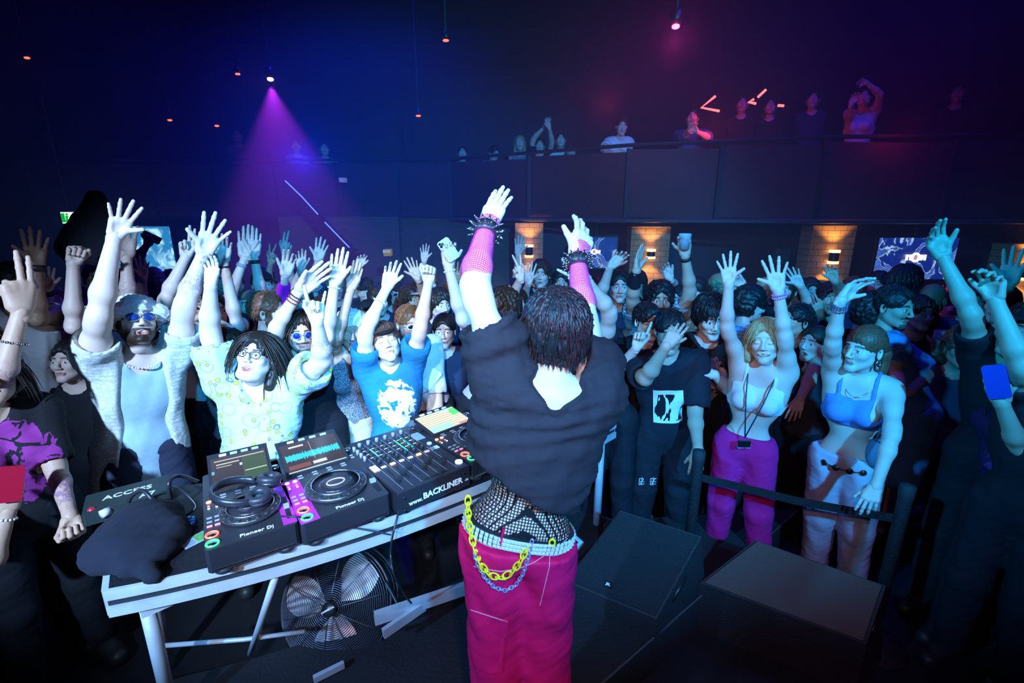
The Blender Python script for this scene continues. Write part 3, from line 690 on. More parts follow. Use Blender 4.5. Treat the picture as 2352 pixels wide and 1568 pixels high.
        if top.get('folds'): G.disp(lambda p: top['folds'] * s * np.sin(2 * PI * ((((p - Pv) @ tu) / s + .9 * (((p - Pv) @ lat) / s) ** 2 + .25 * ((p - Pv) @ lat) / s) / .085 + 1.2 * wob(p, 9, 4))) * (.6 + .4 * wob(p, 14, 8)))
        G.plane(T(0, 0, hem), -tu + fwd * top.get('hemt', 0) + lat * top.get('heml', 0))
        if sl:
            for (a, lx, sh, E, Wr) in AR:
                A_, B_ = (sh, E) if sl <= 1 else (E, Wr); t = sl if sl <= 1 else sl - 1; e = lerp(A_, B_, t); d = unit(B_ - A_)
                rr = .085 * s * g; G.cone(e + d * rr * .98, e + d * .22 * s, rr * 1.0, rr * 1.2, k=.0, op='sub')
                G.cone(e - d * .035 * s, e + d * .02, (.047 * s * g if sl <= 1 else .031 * s) + .3 * inf, k=.004, op='sub')
        if top.get('cut'): G.plane(T(0, 0, top['cut']), tu)
        nk = top.get('neck', .07)
        if k in ('tank', 'bra'):
            for (a, lx, sh, E, Wr) in AR: G.cone(lerp(T(0, 0, .83) + lx * .175 * s, sh, .3), lerp(sh, E, .7), .070 * s, .1 * s, k=.012, op='sub')
            for sd in (-1, 1): G.cone(T(.165 * sd, 0, .70), T(.19 * sd, 0, .98), .065 * s, .075 * s, k=.012, op='sub')
        if k == 'bra':
            sl_, g_ = G.block(G.lo, G.lo + G.n * G.res); d_ = g_ - Pv; uu = (d_ @ tu) / tl; xx = np.abs(d_ @ lat); st_ = np.abs(xx - .078 * s) - .010 * s
            cup_up = top.get('up', .86) - .9 * np.abs(xx / s - .078) ** 1.3
            G.f[sl_] = np.maximum(G.f[sl_], np.minimum(np.maximum(st_, -1), (uu - cup_up) * tl).astype(np.float32))
            G.cone(T(0, .16, .78), T(0, .12, 1.1), .050 * s, .07 * s, k=.02, op='sub')
        if k != 'bra' or True: G.cone(T(0, .015, .97), T(0, .02, 1.2), nk * s, nk * 1.2 * s, k=.008, op='sub')
        if top.get('vneck'): G.cone(T(0, .11, .93), T(0, .13, .93 - top['vneck']), .05 * s, .012 * s, k=.01, op='sub'); G.cone(T(0, .10, 1.02), T(0, .115, .90), .085 * s, .05 * s, k=.01, op='sub')
        if top.get('open'):   # hanging open at the front
            o = top['open']; G.cone(T(0, .16 * b, .95), T(.01, .2 * b, -.3), o * s, o * 1.25 * s, k=.01, op='sub')
        if top.get('back'): G.cone(T(0, -.09, 1.02), T(0, -.10, .93), .085 * s, .035 * s, k=.01, op='sub')
        v, q = G.mesh(); info['top'] = mesh_np(top.get('name', 'shirt'), v, q, top['mat'], root, attrs=tc(v))
    if bottom and legs:
        inf = bottom.get('inf', .016) * s; ln = bottom.get('len', 1.); wd_ = bottom.get('wide', 1.); hi_ = bottom.get('rise', .10)
        G = Field(np.min([q for L in LG for q in L], 0) - .2 * s, np.max([T(0, 0, .3)], 0) + .25 * s, res if det else .018)
        G.cone(T(-.06 * b, 0, 0), T(.06 * b, 0, 0), .110 * s * b + inf, k=.03, flat=(fwd, .84)); G.cone(T(0, 0, .02), T(0, 0, .22), .118 * s * b + inf, .116 * s * b + inf, k=.04, flat=(fwd, .76))
        for sd in (-1, 1): G.ell(T(.055 * sd, -.045, -.05), (.08 * s * b,) * 3, k=.04)
        for hj, kn, an in LG:
            e = lerp(hj, an, min(ln, .97)); m = lerp(hj, kn, .999) if ln > .5 else e
            G.cone(hj, m, (.088 * g * s + inf) * min(wd_, 1.15), (.066 * g * s + inf) * wd_, k=.03)
            if ln > .5: G.cone(m, e, (.066 * g * s + inf) * wd_, (.052 * g * s + inf) * wd_ * bottom.get('flare', 1.), k=.02)
        G.disp(lambda p: s * .006 * bottom.get('wr', 1.) * wob((p - Pv) * np.array([1, 1, .55]), 36, 5, 4) + s * .002 * wob(p, 110, 4))
        G.plane(T(0, 0, hi_), tu + fwd * bottom.get('tilt', 0.) ); G.plane((0, 0, floor + .02), (0, 0, -1))
        v, q = G.mesh(); info['bottom'] = mesh_np(bottom.get('name', 'trousers'), v, q, bottom['mat'], root, attrs=tc(v))
    if legs:
        for hj, kn, an in LG:
            G = Field(an - .2 * s, an + .2 * s, .008 if det == 2 else .014); toe = an + fwd * .15 * s; toe[2] = floor + .035
            hl = an - fwd * .03 * s; hl[2] = floor + .04
            G.cone(hl, toe, .040 * s, .042 * s, k=0); G.cone(an + v3(0, 0, -.01), lerp(an, toe, .5) + v3(0, 0, -.005), .042 * s, .036 * s, k=.03); G.plane((0, 0, floor + .004), (0, 0, -1))
            v, q = G.mesh(); mesh_np('shoe', v, q, mat('shoe_dark', (.02, .02, .022), .5) if not shoes else shoes, root)
    return info
def side_of(a): return 1 if a['side'] == 'R' else -1
def hash_(t): return sum(ord(c) * (i + 3) for i, c in enumerate(t)) % 9973
def A(side, el, wr, tip, pose='open', **k): return dict(side=side, el=el, wr=wr, tip=tip, pose=pose, **k)
# ------------------------------------------------------------------ the room
def S(mb, name, m, **k): o = mb.build(name, m, **k); o['kind'] = 'structure'; return o
black = mat('black_paint', (.012, .013, .02), .7, bump=.2, nscale=12)
floor_m = mat('floor_vinyl', (.018, .019, .024), .42, noise=.4, nscale=3, bump=.1)
wall_m = mat('wall_dark', (.020, .022, .045), .85, noise=.3, nscale=2)
def brick_mat(name, c1, c2, mortar, sc=5.):
    m, nt, b = nodes_of(name); t = N(nt, 'TexBrick'); t.inputs['Scale'].default_value = sc; t.inputs['Color1'].default_value = (*c1, 1); t.inputs['Color2'].default_value = (*c2, 1)
    t.inputs['Mortar'].default_value = (*mortar, 1); t.inputs['Mortar Size'].default_value = .012
    tc = N(nt, 'TexCoord'); mp = N(nt, 'Mapping'); mp.inputs['Rotation'].default_value = (PI / 2, 0, 0); nt.links.new(tc.outputs['Object'], mp.inputs[0]); nt.links.new(mp.outputs[0], t.inputs['Vector'])
    nt.links.new(t.outputs[0], b.inputs['Base Color']); b.inputs['Roughness'].default_value = .8
    bp = N(nt, 'Bump'); bp.inputs['Strength'].default_value = .6; nt.links.new(t.outputs['Fac'], bp.inputs['Height']); bp.invert = True; nt.links.new(bp.outputs[0], b.inputs['Normal']); return m
brick = brick_mat('brick_red', (.22, .09, .05), (.16, .065, .04), (.10, .07, .06))
stone = brick_mat('brick_tan', (.42, .25, .13), (.36, .21, .11), (.12, .08, .05), 3.2)
XL, XR, YB, ZT = -9.0, 9.0, 9.9, 6.6
m = MB(); m.box((XL, -3.6, -.1), (XR, YB, 0)); S(m, 'floor', floor_m)
m = MB(); m.box((XL, -3.6, ZT), (XR, YB, ZT + .1)); S(m, 'ceiling', black)
m = MB(); m.box((XL, YB, 0), (XR, YB + .1, ZT)); S(m, 'wall_back', wall_m)
m = MB(); m.box((XL - .1, -3.6, 0), (XL, YB, ZT)); S(m, 'wall_left', wall_m)
m = MB(); m.box((XR, -3.6, 0), (XR + .1, YB, ZT)); S(m, 'wall_right', wall_m)
m = MB(); m.box((XL, -3.7, 0), (XR, -3.6, ZT)); S(m, 'wall_stage', wall_m)
# low riser the performer and the table stand on
RZ = .22
e0 = W(1385, 1568, RZ); e1 = W(1575, 1400, RZ); dr = unit(e1 - e0); e2 = e0 + dr * 2.1; e3 = e0 - dr * 1.6
rp = [(e3[0], e3[1]), (e2[0], e2[1]), (-2.35, 2.35), (-2.6, -1.2)]
# the riser keeps clear of the crowd in front of the table: clip to the table's far edge later
# mezzanine with its front running from the far left to nearer on the right
zf0, zf1 = 2.18, 2.42      # slab under / over
front = [(-9., 8.35), (-1.9, 8.35), (-1.0, 8.2), (1.5, 6.6), (3.6, 5.9), (6.4, 5.7), (9., 5.6)]
zadd = [0, 0, 0, 0, 0, 0, 0]
m = MB(); m.prism([(x, y) for x, y in front] + [(9., YB), (-9., YB)], zf0, zf1); S(m, 'trim_mezzanine_slab', black)
fas = mat('mezzanine_panel', (.05, .014, .022), .75, noise=.5, nscale=1.5)
RAILZ = 3.02
bal = empty('mezzanine_railing', (0, 6.5, zf1), 'dark solid panelled railing along the front of the upper mezzanine', 'railing')
for (x0, y0), (x1, y1) in zip(front[:-1], front[1:]):
    n_ = max(1, int(math.hypot(x1 - x0, y1 - y0) / 1.0))
    for i in range(n_):
        a = (x0 + (x1 - x0) * i / n_, y0 + (y1 - y0) * i / n_); b_ = (x0 + (x1 - x0) * (i + 1) / n_, y0 + (y1 - y0) * (i + 1) / n_)
        m = MB(); m.bar((a[0], a[1], zf0 - .02 + .45), (b_[0], b_[1], zf0 - .02 + .42), .03, .84); m.build('panel', fas, bal)
        m = MB(); m.bar((a[0], a[1] - .03, zf0 - .03), (a[0], a[1] - .03, RAILZ + .02), .05, .05, (0, 1, 0)); m.build('post', black, bal)
m = MB(); m.tube([(x, y - .02, RAILZ + .06) for x, y in front], .024, 8); m.build('handrail', black, bal)
m = MB(); m.tube([(x, y - .08, zf0 - .035) for x, y in front[2:]], .028, 6); pipe = m.build('pipe', mat('pipe_grey', (.12, .12, .14), .4, .6), bal)
for k_, (px, n2) in enumerate(((1210, 'r'), (1497, 'r'), (1905, 'r'))): pass
# brick back wall under the mezzanine, with piers
def wall_seg(name, p0, p1, z0, z1, m_, t=.12):
    mb = MB(); mb.bar((p0[0], p0[1], (z0 + z1) / 2), (p1[0], p1[1], (z0 + z1) / 2), t, z1 - z0); return S(mb, name, m_)
wall_seg('wall_bar', (-1.9, 8.5), (0.2, 8.0), 0, zf0, brick); wall_seg('wall_bar', (0.2, 8.0), (9., 6.9), 0, zf0, mat('wall_bar_plum', (.085, .04, .06), .8, noise=.3, nscale=4))
wall_seg('wall_side', (-3.9, 8.3), (-1.9, 8.3), 0, zf0, brick)
# wall sconces: warm up-and-down lamps on tan brick piers
gold = mat('lamp_warm', (.9, .6, .2), .4, emis=(1., .50, .12), estr=7.)
def pier(px, top, bot, Y, w, label, full=True):
    c = WY(px, (top + bot) / 2, Y); zt = min(WY(px, top, Y)[2], zf0 - .01)
    mb = MB(); mb.box((c[0] - w / 2, Y, 0), (c[0] + w / 2, Y + .25, zt)); o = S(mb, 'trim_pier', stone, origin=(c[0], Y, 0)); return c
def sconce(px, py1, py2, Y, label, power):
    a = WY(px, py1, Y); b_ = WY(px, py2, Y); c = (a + b_) / 2; r = empty('wall_lamp', (c[0], Y - .05, c[2]), label, 'lamp', 'warm wall lamps under the mezzanine')
    h = abs(a[2] - b_[2]); mb = MB(); mb.cyl((c[0], Y - .07, c[2] - h / 2 + .02), (c[0], Y - .07, c[2] + h / 2 - .02), .055, n=16); mb.build('lamp_body', mat('lamp_metal', (.05, .04, .03), .4, .8), r)
    for s_ in (-1, 1):
        mb = MB(); mb.cyl((c[0], Y - .07, c[2] + s_ * (h / 2 - .02)), (c[0], Y - .07, c[2] + s_ * (h / 2 + .01)), .062, n=16); mb.build('diffuser', gold, r)
        spot('sconce_light', (c[0], Y - .13, c[2] + s_ * (h / 2 + .03)), (c[0], Y + .02, c[2] + s_ * (h / 2 + .8)), power, (1, .5, .12), 100, .6, .03)
for (px, top, bot, y1, y2, Y, w, lb) in ((1215, 512, 620, 563, 588, 7.35, .42, 'warm wall lamp between the performer\'s raised arms'), (1492, 520, 640, 573, 591, 6.9, .55, 'warm wall lamp on the tan pier left of the raised glass'), (1907, 518, 660, 575, 602, 6.15, .55, 'warm wall lamp on the tan brick pier right of centre'), (2350, 560, 700, 600, 640, 5.9, .45, 'warm wall lamp at the right edge of the room')):
    pier(px, top, bot, Y, w, lb); sconce(px, y1, y2, Y, lb, 13)
# screens ---------------------------------------------------------------
def screen_mat(name, kind):
    m, nt, b = nodes_of(name); tc = N(nt, 'TexCoord'); V = tc.outputs['Object']
    n1 = N(nt, 'TexNoise'); n1.inputs['Scale'].default_value = 3.2; n1.inputs['Detail'].default_value = 8; n1.inputs['Distortion'].default_value = 1.6; nt.links.new(V, n1.inputs['Vector'])
    if kind == 'smoke':
        line = mth(nt, 'LESS_THAN', mth(nt, 'ABSOLUTE', mth(nt, 'SUBTRACT', n1.outputs[0], .5)), .012); neb = smoothr(nt, n1.outputs[0], .45, .75)
        c = mixc(nt, neb, (.004, .02, .22), (.12, .28, .95)); c = mixc(nt, mth(nt, 'MULTIPLY', line, .7), c, (.5, .75, 1.))
        st = 1.0
    elif kind == 'glow':
        c = mixc(nt, smoothr(nt, n1.outputs[0], .5, .68), (.015, .17, .38), (.45, .85, 1.0)); st = 1.5
    b.inputs['Base Color'].default_value = (.01, .01, .01, 1); nt.links.new(c, b.inputs['Emission Color']); b.inputs['Emission Strength'].default_value = st; return m
fr_m = mat('screen_frame', (.01, .01, .012), .4); white_glow = mat('logo_glow', (.9, .9, 1), .5, emis=(.9, .95, 1.), estr=2.4)
def screen(name, c0, c1, Y, m_, label, logo=True):
    a = WY(*c0, Y); b_ = WY(*c1, Y); r = empty(name, ((a[0] + b_[0]) / 2, Y, b_[2]), label, 'screen')
    mb = MB(); mb.box((a[0], Y, b_[2]), (b_[0], Y + .04, a[2])); mb.build('display', m_, r)
    mb = MB(); w = .02
    mb.box((a[0] - w, Y + .005, b_[2] - w), (a[0], Y + .05, a[2] + w)); mb.box((b_[0], Y + .005, b_[2] - w), (b_[0] + w, Y + .05, a[2] + w)); mb.box((a[0], Y + .005, a[2]), (b_[0], Y + .05, a[2] + w)); mb.box((a[0], Y + .005, b_[2] - w), (b_[0], Y + .05, b_[2]))
    mb.build('frame', fr_m, r)
    return r, a, b_
smoke = screen_mat('screen_smoke', 'smoke')
def noi_logo(r, px, py, w, Y):
    c = WY(px, py, Y - .012); k = w; mb = MB()
    T = Matrix.Translation(Vector(c)) @ Matrix.Rotation(PI / 2, 4, 'X')
    for x0, x1 in ((-1.0, -.80), (-.62, -.42), (.44, .64), (.84, 1.02)): mb.box((x0 * k, -.28 * k, 0), (x1 * k, .26 * k, .008), T)
    mb.box((-1.0 * k, .08 * k, 0), (-.42 * k, .26 * k, .008), T); mb.add([(.44 * k, -.28 * k, 0), (.66 * k, -.28 * k, 0), (1.02 * k, .26 * k, 0), (.80 * k, .26 * k, 0), (.44 * k, -.28 * k, .007), (.66 * k, -.28 * k, .007), (1.02 * k, .26 * k, .007), (.80 * k, .26 * k, .007)], [(0, 3, 2, 1), (4, 5, 6, 7), (0, 1, 5, 4), (1, 2, 6, 5), (2, 3, 7, 6), (3, 0, 4, 7)], T)
    mb.torus(.36 * k, .12 * k, T, 28, 8); mb.build('logo', white_glow, r)
    mb = MB(); mb.sphere((0, 0, 0), .13 * k, 10, (1, 1, .2), T); mb.build('logo_dot', mat('logo_red', (.8, .1, .1), .5, emis=(.9, .12, .1), estr=1.2), r)
def mount(r, a, b_, Y, z=None):
    mb = MB(); mb.cyl(((a[0] + b_[0]) / 2, Y + .07, b_[2] + .1), ((a[0] + b_[0]) / 2, Y + .07, z or zf0), .02, n=8); mb.box(((a[0] + b_[0]) / 2 - .1, Y + .04, b_[2] + .1), ((a[0] + b_[0]) / 2 + .1, Y + .08, b_[2] + .25)); mb.build('ceiling_mount', black, r)
r, a, b_ = screen('television', (2022, 546), (2182, 641), 5.95, smoke, 'blue smoky television with white logo on the right wall'); noi_logo(r, 2103, 591, .122, 5.95); mount(r, a, b_, 5.95)
r, a, b_ = screen('television', (1325, 546), (1414, 615), 7.0, smoke, 'small blue television beside the performer\'s right-hand cuff'); noi_logo(r, 1365, 578, .085, 7.0); mount(r, a, b_, 7.0)
glow = screen_mat('screen_glow', 'glow')
r, a, b_ = screen('projection_screen', (255, 520), (424, 720), 7.6, glow, 'pale blue glowing projection screen behind the crowd on the left')
mb = MB(); mb.box((a[0] - .02, 7.66, 0), (a[0] + .04, 7.72, a[2])); mb.box((b_[0] - .04, 7.66, 0), (b_[0] + .02, 7.72, a[2])); mb.build('stand', fr_m, r)
S_ = WY(330, 620, 7.5); point('screen_glow_light', (S_[0], 7.3, S_[2]), 8, (.2, .6, 1.), .4)
# exit sign -------------------------------------------------------------
a = WY(138, 487, 7.2); b_ = WY(169, 513, 7.2); r = empty('exit_sign', ((a[0] + b_[0]) / 2, 7.2, b_[2]), 'lit green and white running man exit sign high on the left', 'sign')
gw = mat('exit_white', (.8, 1, .8), .5, emis=(.75, 1., .72), estr=1.6); gg = mat('exit_green', (.0, .5, .1), .5, emis=(.0, .45, .06), estr=1.)
mb = MB(); mb.box((a[0], 7.2, b_[2]), (b_[0], 7.26, a[2])); mb.build('panel', gw, r)
wx = b_[0] - a[0]; hz = a[2] - b_[2]; mb = MB(); mb.box((a[0] + .01, 7.19, b_[2] + .015), (a[0] + wx * .36, 7.2, a[2] - .015)); mb.build('door_symbol', gg, r)
mb = MB(); q = lambda u, v: (a[0] + wx * u, 7.19, b_[2] + hz * v)
mb.sphere(q(.62, .80), .016, 8); mb.tube([q(.60, .68), q(.55, .42)], .014, 6); mb.tube([q(.55, .42), q(.66, .30), q(.60, .12)], .011, 6); mb.tube([q(.55, .42), q(.50, .25), q(.40, .18)], .011, 6); mb.tube([q(.60, .66), q(.72, .56)], .009, 6); mb.tube([q(.60, .66), q(.48, .55)], .009, 6); mb.build('running_man', gg, r)
mb = MB(); mb.box((a[0] - .03, 7.19, a[2] + .015), (b_[0] + .03, 7.28, a[2] + .045)); mb.build('housing', fr_m, r); mb = MB(); mb.cyl(((a[0] + b_[0]) / 2, 7.24, a[2] + .04), ((a[0] + b_[0]) / 2, 7.24, ZT), .01, n=6); mb.build('hanger', fr_m, r)
# ceiling lamps ------------------------------------------------------------
red_e = mat('lamp_red', (1, .1, .05), .4, emis=(1., .05, .02), estr=7.); pink_e = mat('lamp_pink', (1, .1, .6), .4, emis=(1., .05, .55), estr=14.)
def can(px, py, Y, em, sz, label, grp, cname='ceiling_lamp', stretch=1.):
    c = WY(px, py, Y); r = empty(cname, tuple(c), label, 'lamp', grp)
    mb = MB(); mb.sphere(c, sz, 10, (stretch, 1, .55)); mb.build('bulb', em, r, True)
    mb = MB(); mb.lathe([(sz * 1.1, -sz * .1), (sz * 1.5, sz * 1.2), (sz * 1.3, sz * 3.2), (.004, sz * 3.4)], 14, Matrix.Translation(Vector(c) + Vector((0, 0, sz * .5)))); mb.build('housing', fr_m, r, True)
    mb = MB(); mb.cyl(tuple(c + v3(0, 0, sz * 3.6)), (c[0], c[1], ZT), .012, n=6); mb.build('hanger', fr_m, r); return c
for px, py, Y, lb in ((62, 133, 5.6, 'small red ceiling lamp at the far upper left'), (546, 170, 6.2, 'small red ceiling lamp left of the purple spotlight'), (390, 276, 7.2, 'small red ceiling lamp, left one of a low pair'), (498, 289, 7.4, 'small red ceiling lamp, right one of a low pair'), (961, 266, 6.8, 'small red ceiling lamp above the gap left of the performer'), (1024, 93, 5.2, 'small orange-red ceiling lamp near top centre')):
    can(px, py, Y, red_e, .022 if Y > 6.5 else .02, lb, 'small red ceiling lamps', stretch=1.5)
c = can(1552, 61, 4.8, pink_e, .035, 'glowing pink ceiling lamp near the top right of centre', None); point('pink_light', (c[0], c[1], c[2] - .12), 10, (1, .04, .4), .05)
purp = mat('lamp_violet', (.9, .6, 1), .4, emis=(.75, .35, 1.), estr=26.)
c = can(621, 182, 6.6, purp, .038, 'bright violet spotlight hanging over the crowd with a visible beam', None, 'spotlight')
sp = spot('violet_beam', (c[0], c[1], c[2] - .08), (c[0] + .12, c[1] - .1, 2.), 620, (.55, .03, 1.), 66, .5, .03)
# red neon line lamps on the mezzanine ceiling
def neon(pts, Y, label):
    w = [WY(x, y, Y) for x, y in pts]; c = w[0]; r = empty('neon_light', tuple(c), label, 'neon light', 'red neon line lights on the mezzanine'); mb = MB(); mb.tube(w, .016, 8); mb.build('neon_tube', mat('neon_red', (1, .1, .1), .4, emis=(1., .06, .06), estr=6.), r, True); mb = MB(); mb.cyl(tuple(c), (c[0], c[1], ZT), .004, n=5); mb.build('hanger', fr_m, r)
neon([(1643, 221), (1611, 247), (1652, 255)], 6.8, 'red neon line light bent like an arrowhead, larger left one'); neon([(1759, 206), (1741, 223)], 6.9, 'short slanted red neon line light, topmost'); neon([(1731, 228), (1719, 234), (1736, 238)], 6.9, 'tiny red neon hook below the slanted neon line'); neon([(1787, 242), (1800, 243)], 6.9, 'short flat red neon dash at the right of the neon lines')
point('mezz_red', tuple(WY(1640, 300, 6.6)), 8, (1, .03, .08), .15); point('mezz_red_low', tuple(WY(1420, 330, 6.3) + v3(-.3, -.8, .3)), 7, (1, .05, .15), .1); point('mezz_red_right', tuple(WY(2080, 300, 5.6)), 2, (1, .03, .06), .15)
# staircase with blue led strip -------------------------------------------------
bl = mat('led_blue', (.1, .2, 1), .4, emis=(.08, .18, 1.), estr=2.2)
st = empty('staircase', tuple(WY(740, 520, 7.8) * v3(1, 1, 0)), 'dark staircase on the far wall with blue lit edge strips', 'staircase')
A0 = WY(655, 415, 8.0); A1 = WY(730, 492, 7.8); A2 = WY(746, 510, 7.75); A3 = WY(802, 568, 7.6)
mb = MB(); mb.tube([A0, lerp(A0, A1, .5) + v3(0, 0, .02), A1], .010, 6); mb.build('led_strip', bl, st); mb = MB(); mb.tube([A2, A3], .010, 6); mb.build('led_strip', bl, st)
mb = MB(); mb.bar(A0 + v3(0, .05, -.12), A3 + v3(0, .05, -.12), .05, .22); mb.build('stringer', black, st)
for i in range(14):
    q_ = lerp(A0, A3, i / 13) + v3(0, .4, -.22); mb = MB(); mb.box((q_[0] - .1, q_[1] - .35, q_[2] - .02), (q_[0] + .1, q_[1] + .35, q_[2])); mb.build('tread', black, st)
# energy drink fridge and bar signs at the back
def sign(name, c0, c1, Y, label, col, em, text, size, cat='sign'):
    a = WY(*c0, Y); b_ = WY(*c1, Y); r = empty(name, ((a[0] + b_[0]) / 2, Y, b_[2]), label, cat)
    mb = MB(); mb.box((a[0], Y, b_[2]), (b_[0], Y + .12, a[2])); mb.build('cabinet', mat('sign_' + label[:6].strip(), col, .5, emis=em, estr=.5), r)
    for tx, fy, sz in text: txt(tx, ((a[0] + b_[0]) / 2, Y - .004, b_[2] + (a[2] - b_[2]) * fy), sz, r)
    return r, a, b_
def txt(s_, loc, size, parent, rot=None, m_=None, name='lettering', bold=0., depth=.002, shear=0.):
    cu = bpy.data.curves.new(name, 'FONT'); cu.body = s_; cu.size = size; cu.extrude = depth; cu.align_x = 'CENTER'; cu.align_y = 'CENTER'; cu.offset = bold; cu.shear = shear; cu.resolution_u = 2
    o = bpy.data.objects.new(name, cu); COL.objects.link(o)
    o.matrix_world = Matrix.Translation(Vector(loc)) @ (rot if rot is not None else Matrix.Rotation(PI / 2, 4, 'X'))
    dg = bpy.context.evaluated_depsgraph_get(); me = bpy.data.meshes.new_from_object(o.evaluated_get(dg)); M_ = o.matrix_world.copy(); bpy.data.objects.remove(o); bpy.data.curves.remove(cu)
    me.transform(Matrix.Translation(-Vector(root_loc(parent))) @ M_); me.materials.clear(); me.materials.append(m_ or mat('letter_white', (.8, .8, .8), .5, emis=(.8, .85, .9), estr=.35))
    q_ = bpy.data.objects.new(name, me); COL.objects.link(q_); q_.parent = parent; return q_
r, a, b_ = sign('drinks_fridge', (1868, 645), (1898, 685), 5.9, 'small lit drinks fridge below the warm lamp pier', (.03, .03, .04), (.05, .05, .07), [('RedBull', .3, .055)], .05, 'fridge')
mb = MB(); mb.box((a[0] - .02, 5.96, 0), (b_[0] + .02, 6.02, b_[2])); mb.box((a[0] - .02, 5.80, 0), (b_[0] + .02, 5.96, b_[2] - .17)); mb.build('lower_cabinet', black, r)
for i in range(4):
    mb = MB(); x = a[0] + (b_[0] - a[0]) * (i + .5) / 4; mb.cyl((x, 5.86, b_[2] - .14), (x, 5.86, b_[2] - .02), .022, n=8); o = mb.build('drink_can', mat('can_glow', (.7, .7, .7), .4, emis=(.9, .8, .7), estr=.5), origin=(x, 5.86, b_[2] - .14)); tag(o, 'pale glowing can on the shelf under the fridge sign', 'can', 'cans under the drinks fridge sign')  # fridge light put into the cans as emission
mb = MB(); mb.box((a[0] - .02, 5.8, b_[2] - .17), (b_[0] + .02, 5.95, b_[2] - .14)); o = mb.build('fridge_shelf', black, origin=(a[0], 5.8, b_[2] - .17)); tag(o, 'thin dark shelf carrying the pale cans under the fridge sign', 'shelf')
sign('wall_sign', (880, 573), (897, 588), 6.6, 'tiny dim yellow sign far behind the raised hands', (.2, .15, .05), (.35, .25, .05), [('BASS', .7, .05)], .05)
sign('wall_sign', (778, 408), (792, 418), 8.1, 'tiny pale notice on the upper far wall', (.25, .25, .3), (.2, .2, .28), [], .05)
# bar shelves at the right; their red light is put into the bottles
rb = empty('bar_shelf', tuple(WY(2160, 720, 5.9)), 'shelves of red glowing bottles at the bar behind the bald man', 'shelf')
redg = mat('bottle_red_glow', (.5, .02, .04), .3, emis=(.7, .01, .04), estr=.35)
for k in range(3):
    a = WY(2120, 672 + k * 28, 5.9); b_ = WY(2205, 672 + k * 28, 5.9); mb = MB(); mb.box((a[0], 5.85, a[2] - .03), (b_[0], 6.0, a[2] - .015)); mb.build('board', black, rb)
    if k == 2: mb = MB(); mb.box((a[0], 6.0, 0), (b_[0], 6.03, a[2] + .3)); mb.build('back_panel', black, rb); mb = MB(); mb.box((a[0], 5.8, 0), (b_[0], 6.0, a[2] - .14)); mb.build('cupboard', black, rb)
    for i in range(9):
        x = a[0] + (b_[0] - a[0]) * (i + .5) / 9; mb = MB(); mb.lathe([(.016, 0), (.016, .065), (.006, .085), (.006, .11)], 8, Matrix.Translation((x, 5.9, a[2] - .015))); o = mb.build('bottle', redg, None, True, (x, 5.9, a[2] - .015)); tag(o, 'red glowing bottle on the bar shelves behind the bald man', 'bottle', 'red glowing bottles on the bar shelves')
# stage haze in the air over the far crowd: real scattering volume
hz_m = bpy.data.materials.new('haze'); hz_m.use_nodes = True; nt = hz_m.node_tree; nt.nodes.remove(nt.nodes['Principled BSDF'])
vs = N(nt, 'VolumeScatter'); vs.inputs['Color'].default_value = (.9, .9, 1, 1); vs.inputs['Density'].default_value = .035; vs.inputs['Anisotropy'].default_value = .2
nt.links.new(vs.outputs[0], nt.nodes['Material Output'].inputs['Volume'])
mb = MB(); mb.box((XL + .1, 3.4, .05), (XR - .1, 8.15, 4.2)); hz_o = mb.build('haze', hz_m, origin=(0, 3.4, 0)); tag(hz_o, 'thin blue stage haze hanging over the crowd', 'haze', kind='stuff')
hz_o.visible_shadow = True
spot('blue_room_wash', (-1.6, 6.2, 6.4), (-1.8, 6.4, 2.), 1300, (.0, .02, 1.), 80, 1., .2)
spot('haze_glow_spot', (-3.3, 8.1, 3.05), (-2.6, 3.5, 2.7), 300, (.0, .02, 1.), 130, .8, .15)  # unseen lamp added to centre the blue glow in the haze
spot('blue_room_wash_right', (3.2, 3.6, 6.3), (2.6, 6.0, 2.), 420, (.004, .03, 1.), 100, .9, .2)
# wall speaker seen faintly
mb = MB(); c = WY(1797, 588, 6.4); mb.box((c[0] - .10, 6.36, c[2] - .10), (c[0] + .10, 6.5, c[2] + .10), bev=.02); o = mb.build('wall_speaker', mat('speaker_grey', (.06, .08, .12), .6), origin=tuple(c)); tag(o, 'faint square speaker box on the wall above the raised hands', 'speaker')
# ------------------------------------------------------------------ the table, mixers, fan, wedges
TZ = .98
FE = np.array([W(245, 1350, TZ)[:2], W(366, 1332, TZ)[:2], W(655, 1261, TZ)[:2], W(953, 1168, TZ)[:2], W(1070, 1123, TZ)[:2], W(1412, 968, TZ)[:2]])
cc = [np.polyfit(FE[:, 0], FE[:, 1], 2)][0]
xs = np.linspace(FE[0, 0], FE[-1, 0], 25); fr_ = np.stack([xs, np.polyval(cc, xs)], 1)
tn_ = np.gradient(fr_, axis=0); tn_ /= np.linalg.norm(tn_, axis=1)[:, None]; nm = np.stack([-tn_[:, 1], tn_[:, 0]], 1)
dep = np.linspace(.66, .62, 25); bk = fr_ + nm * dep[:, None]
shift0 = (W(232, 1140, TZ)[:2] - bk[0]) * .8
for i in range(8): bk[i] += shift0 * (1 - i / 8)
alu = mat('aluminium', (.60, .62, .66), .45, .25, noise=.35, nscale=9, bump=.15)
deck_m = mat('deck_black', (.010, .010, .014), .55, bump=.5, nscale=90)
tb = empty('dj_table', (fr_[12][0], fr_[12][1], RZ), 'long black-topped aluminium stage table carrying the mixing decks', 'table')
mb = MB(); mb.prism([tuple(p) for p in fr_] + [tuple(p) for p in bk[::-1]], TZ - .02, TZ); mb.build('tabletop', deck_m, tb)
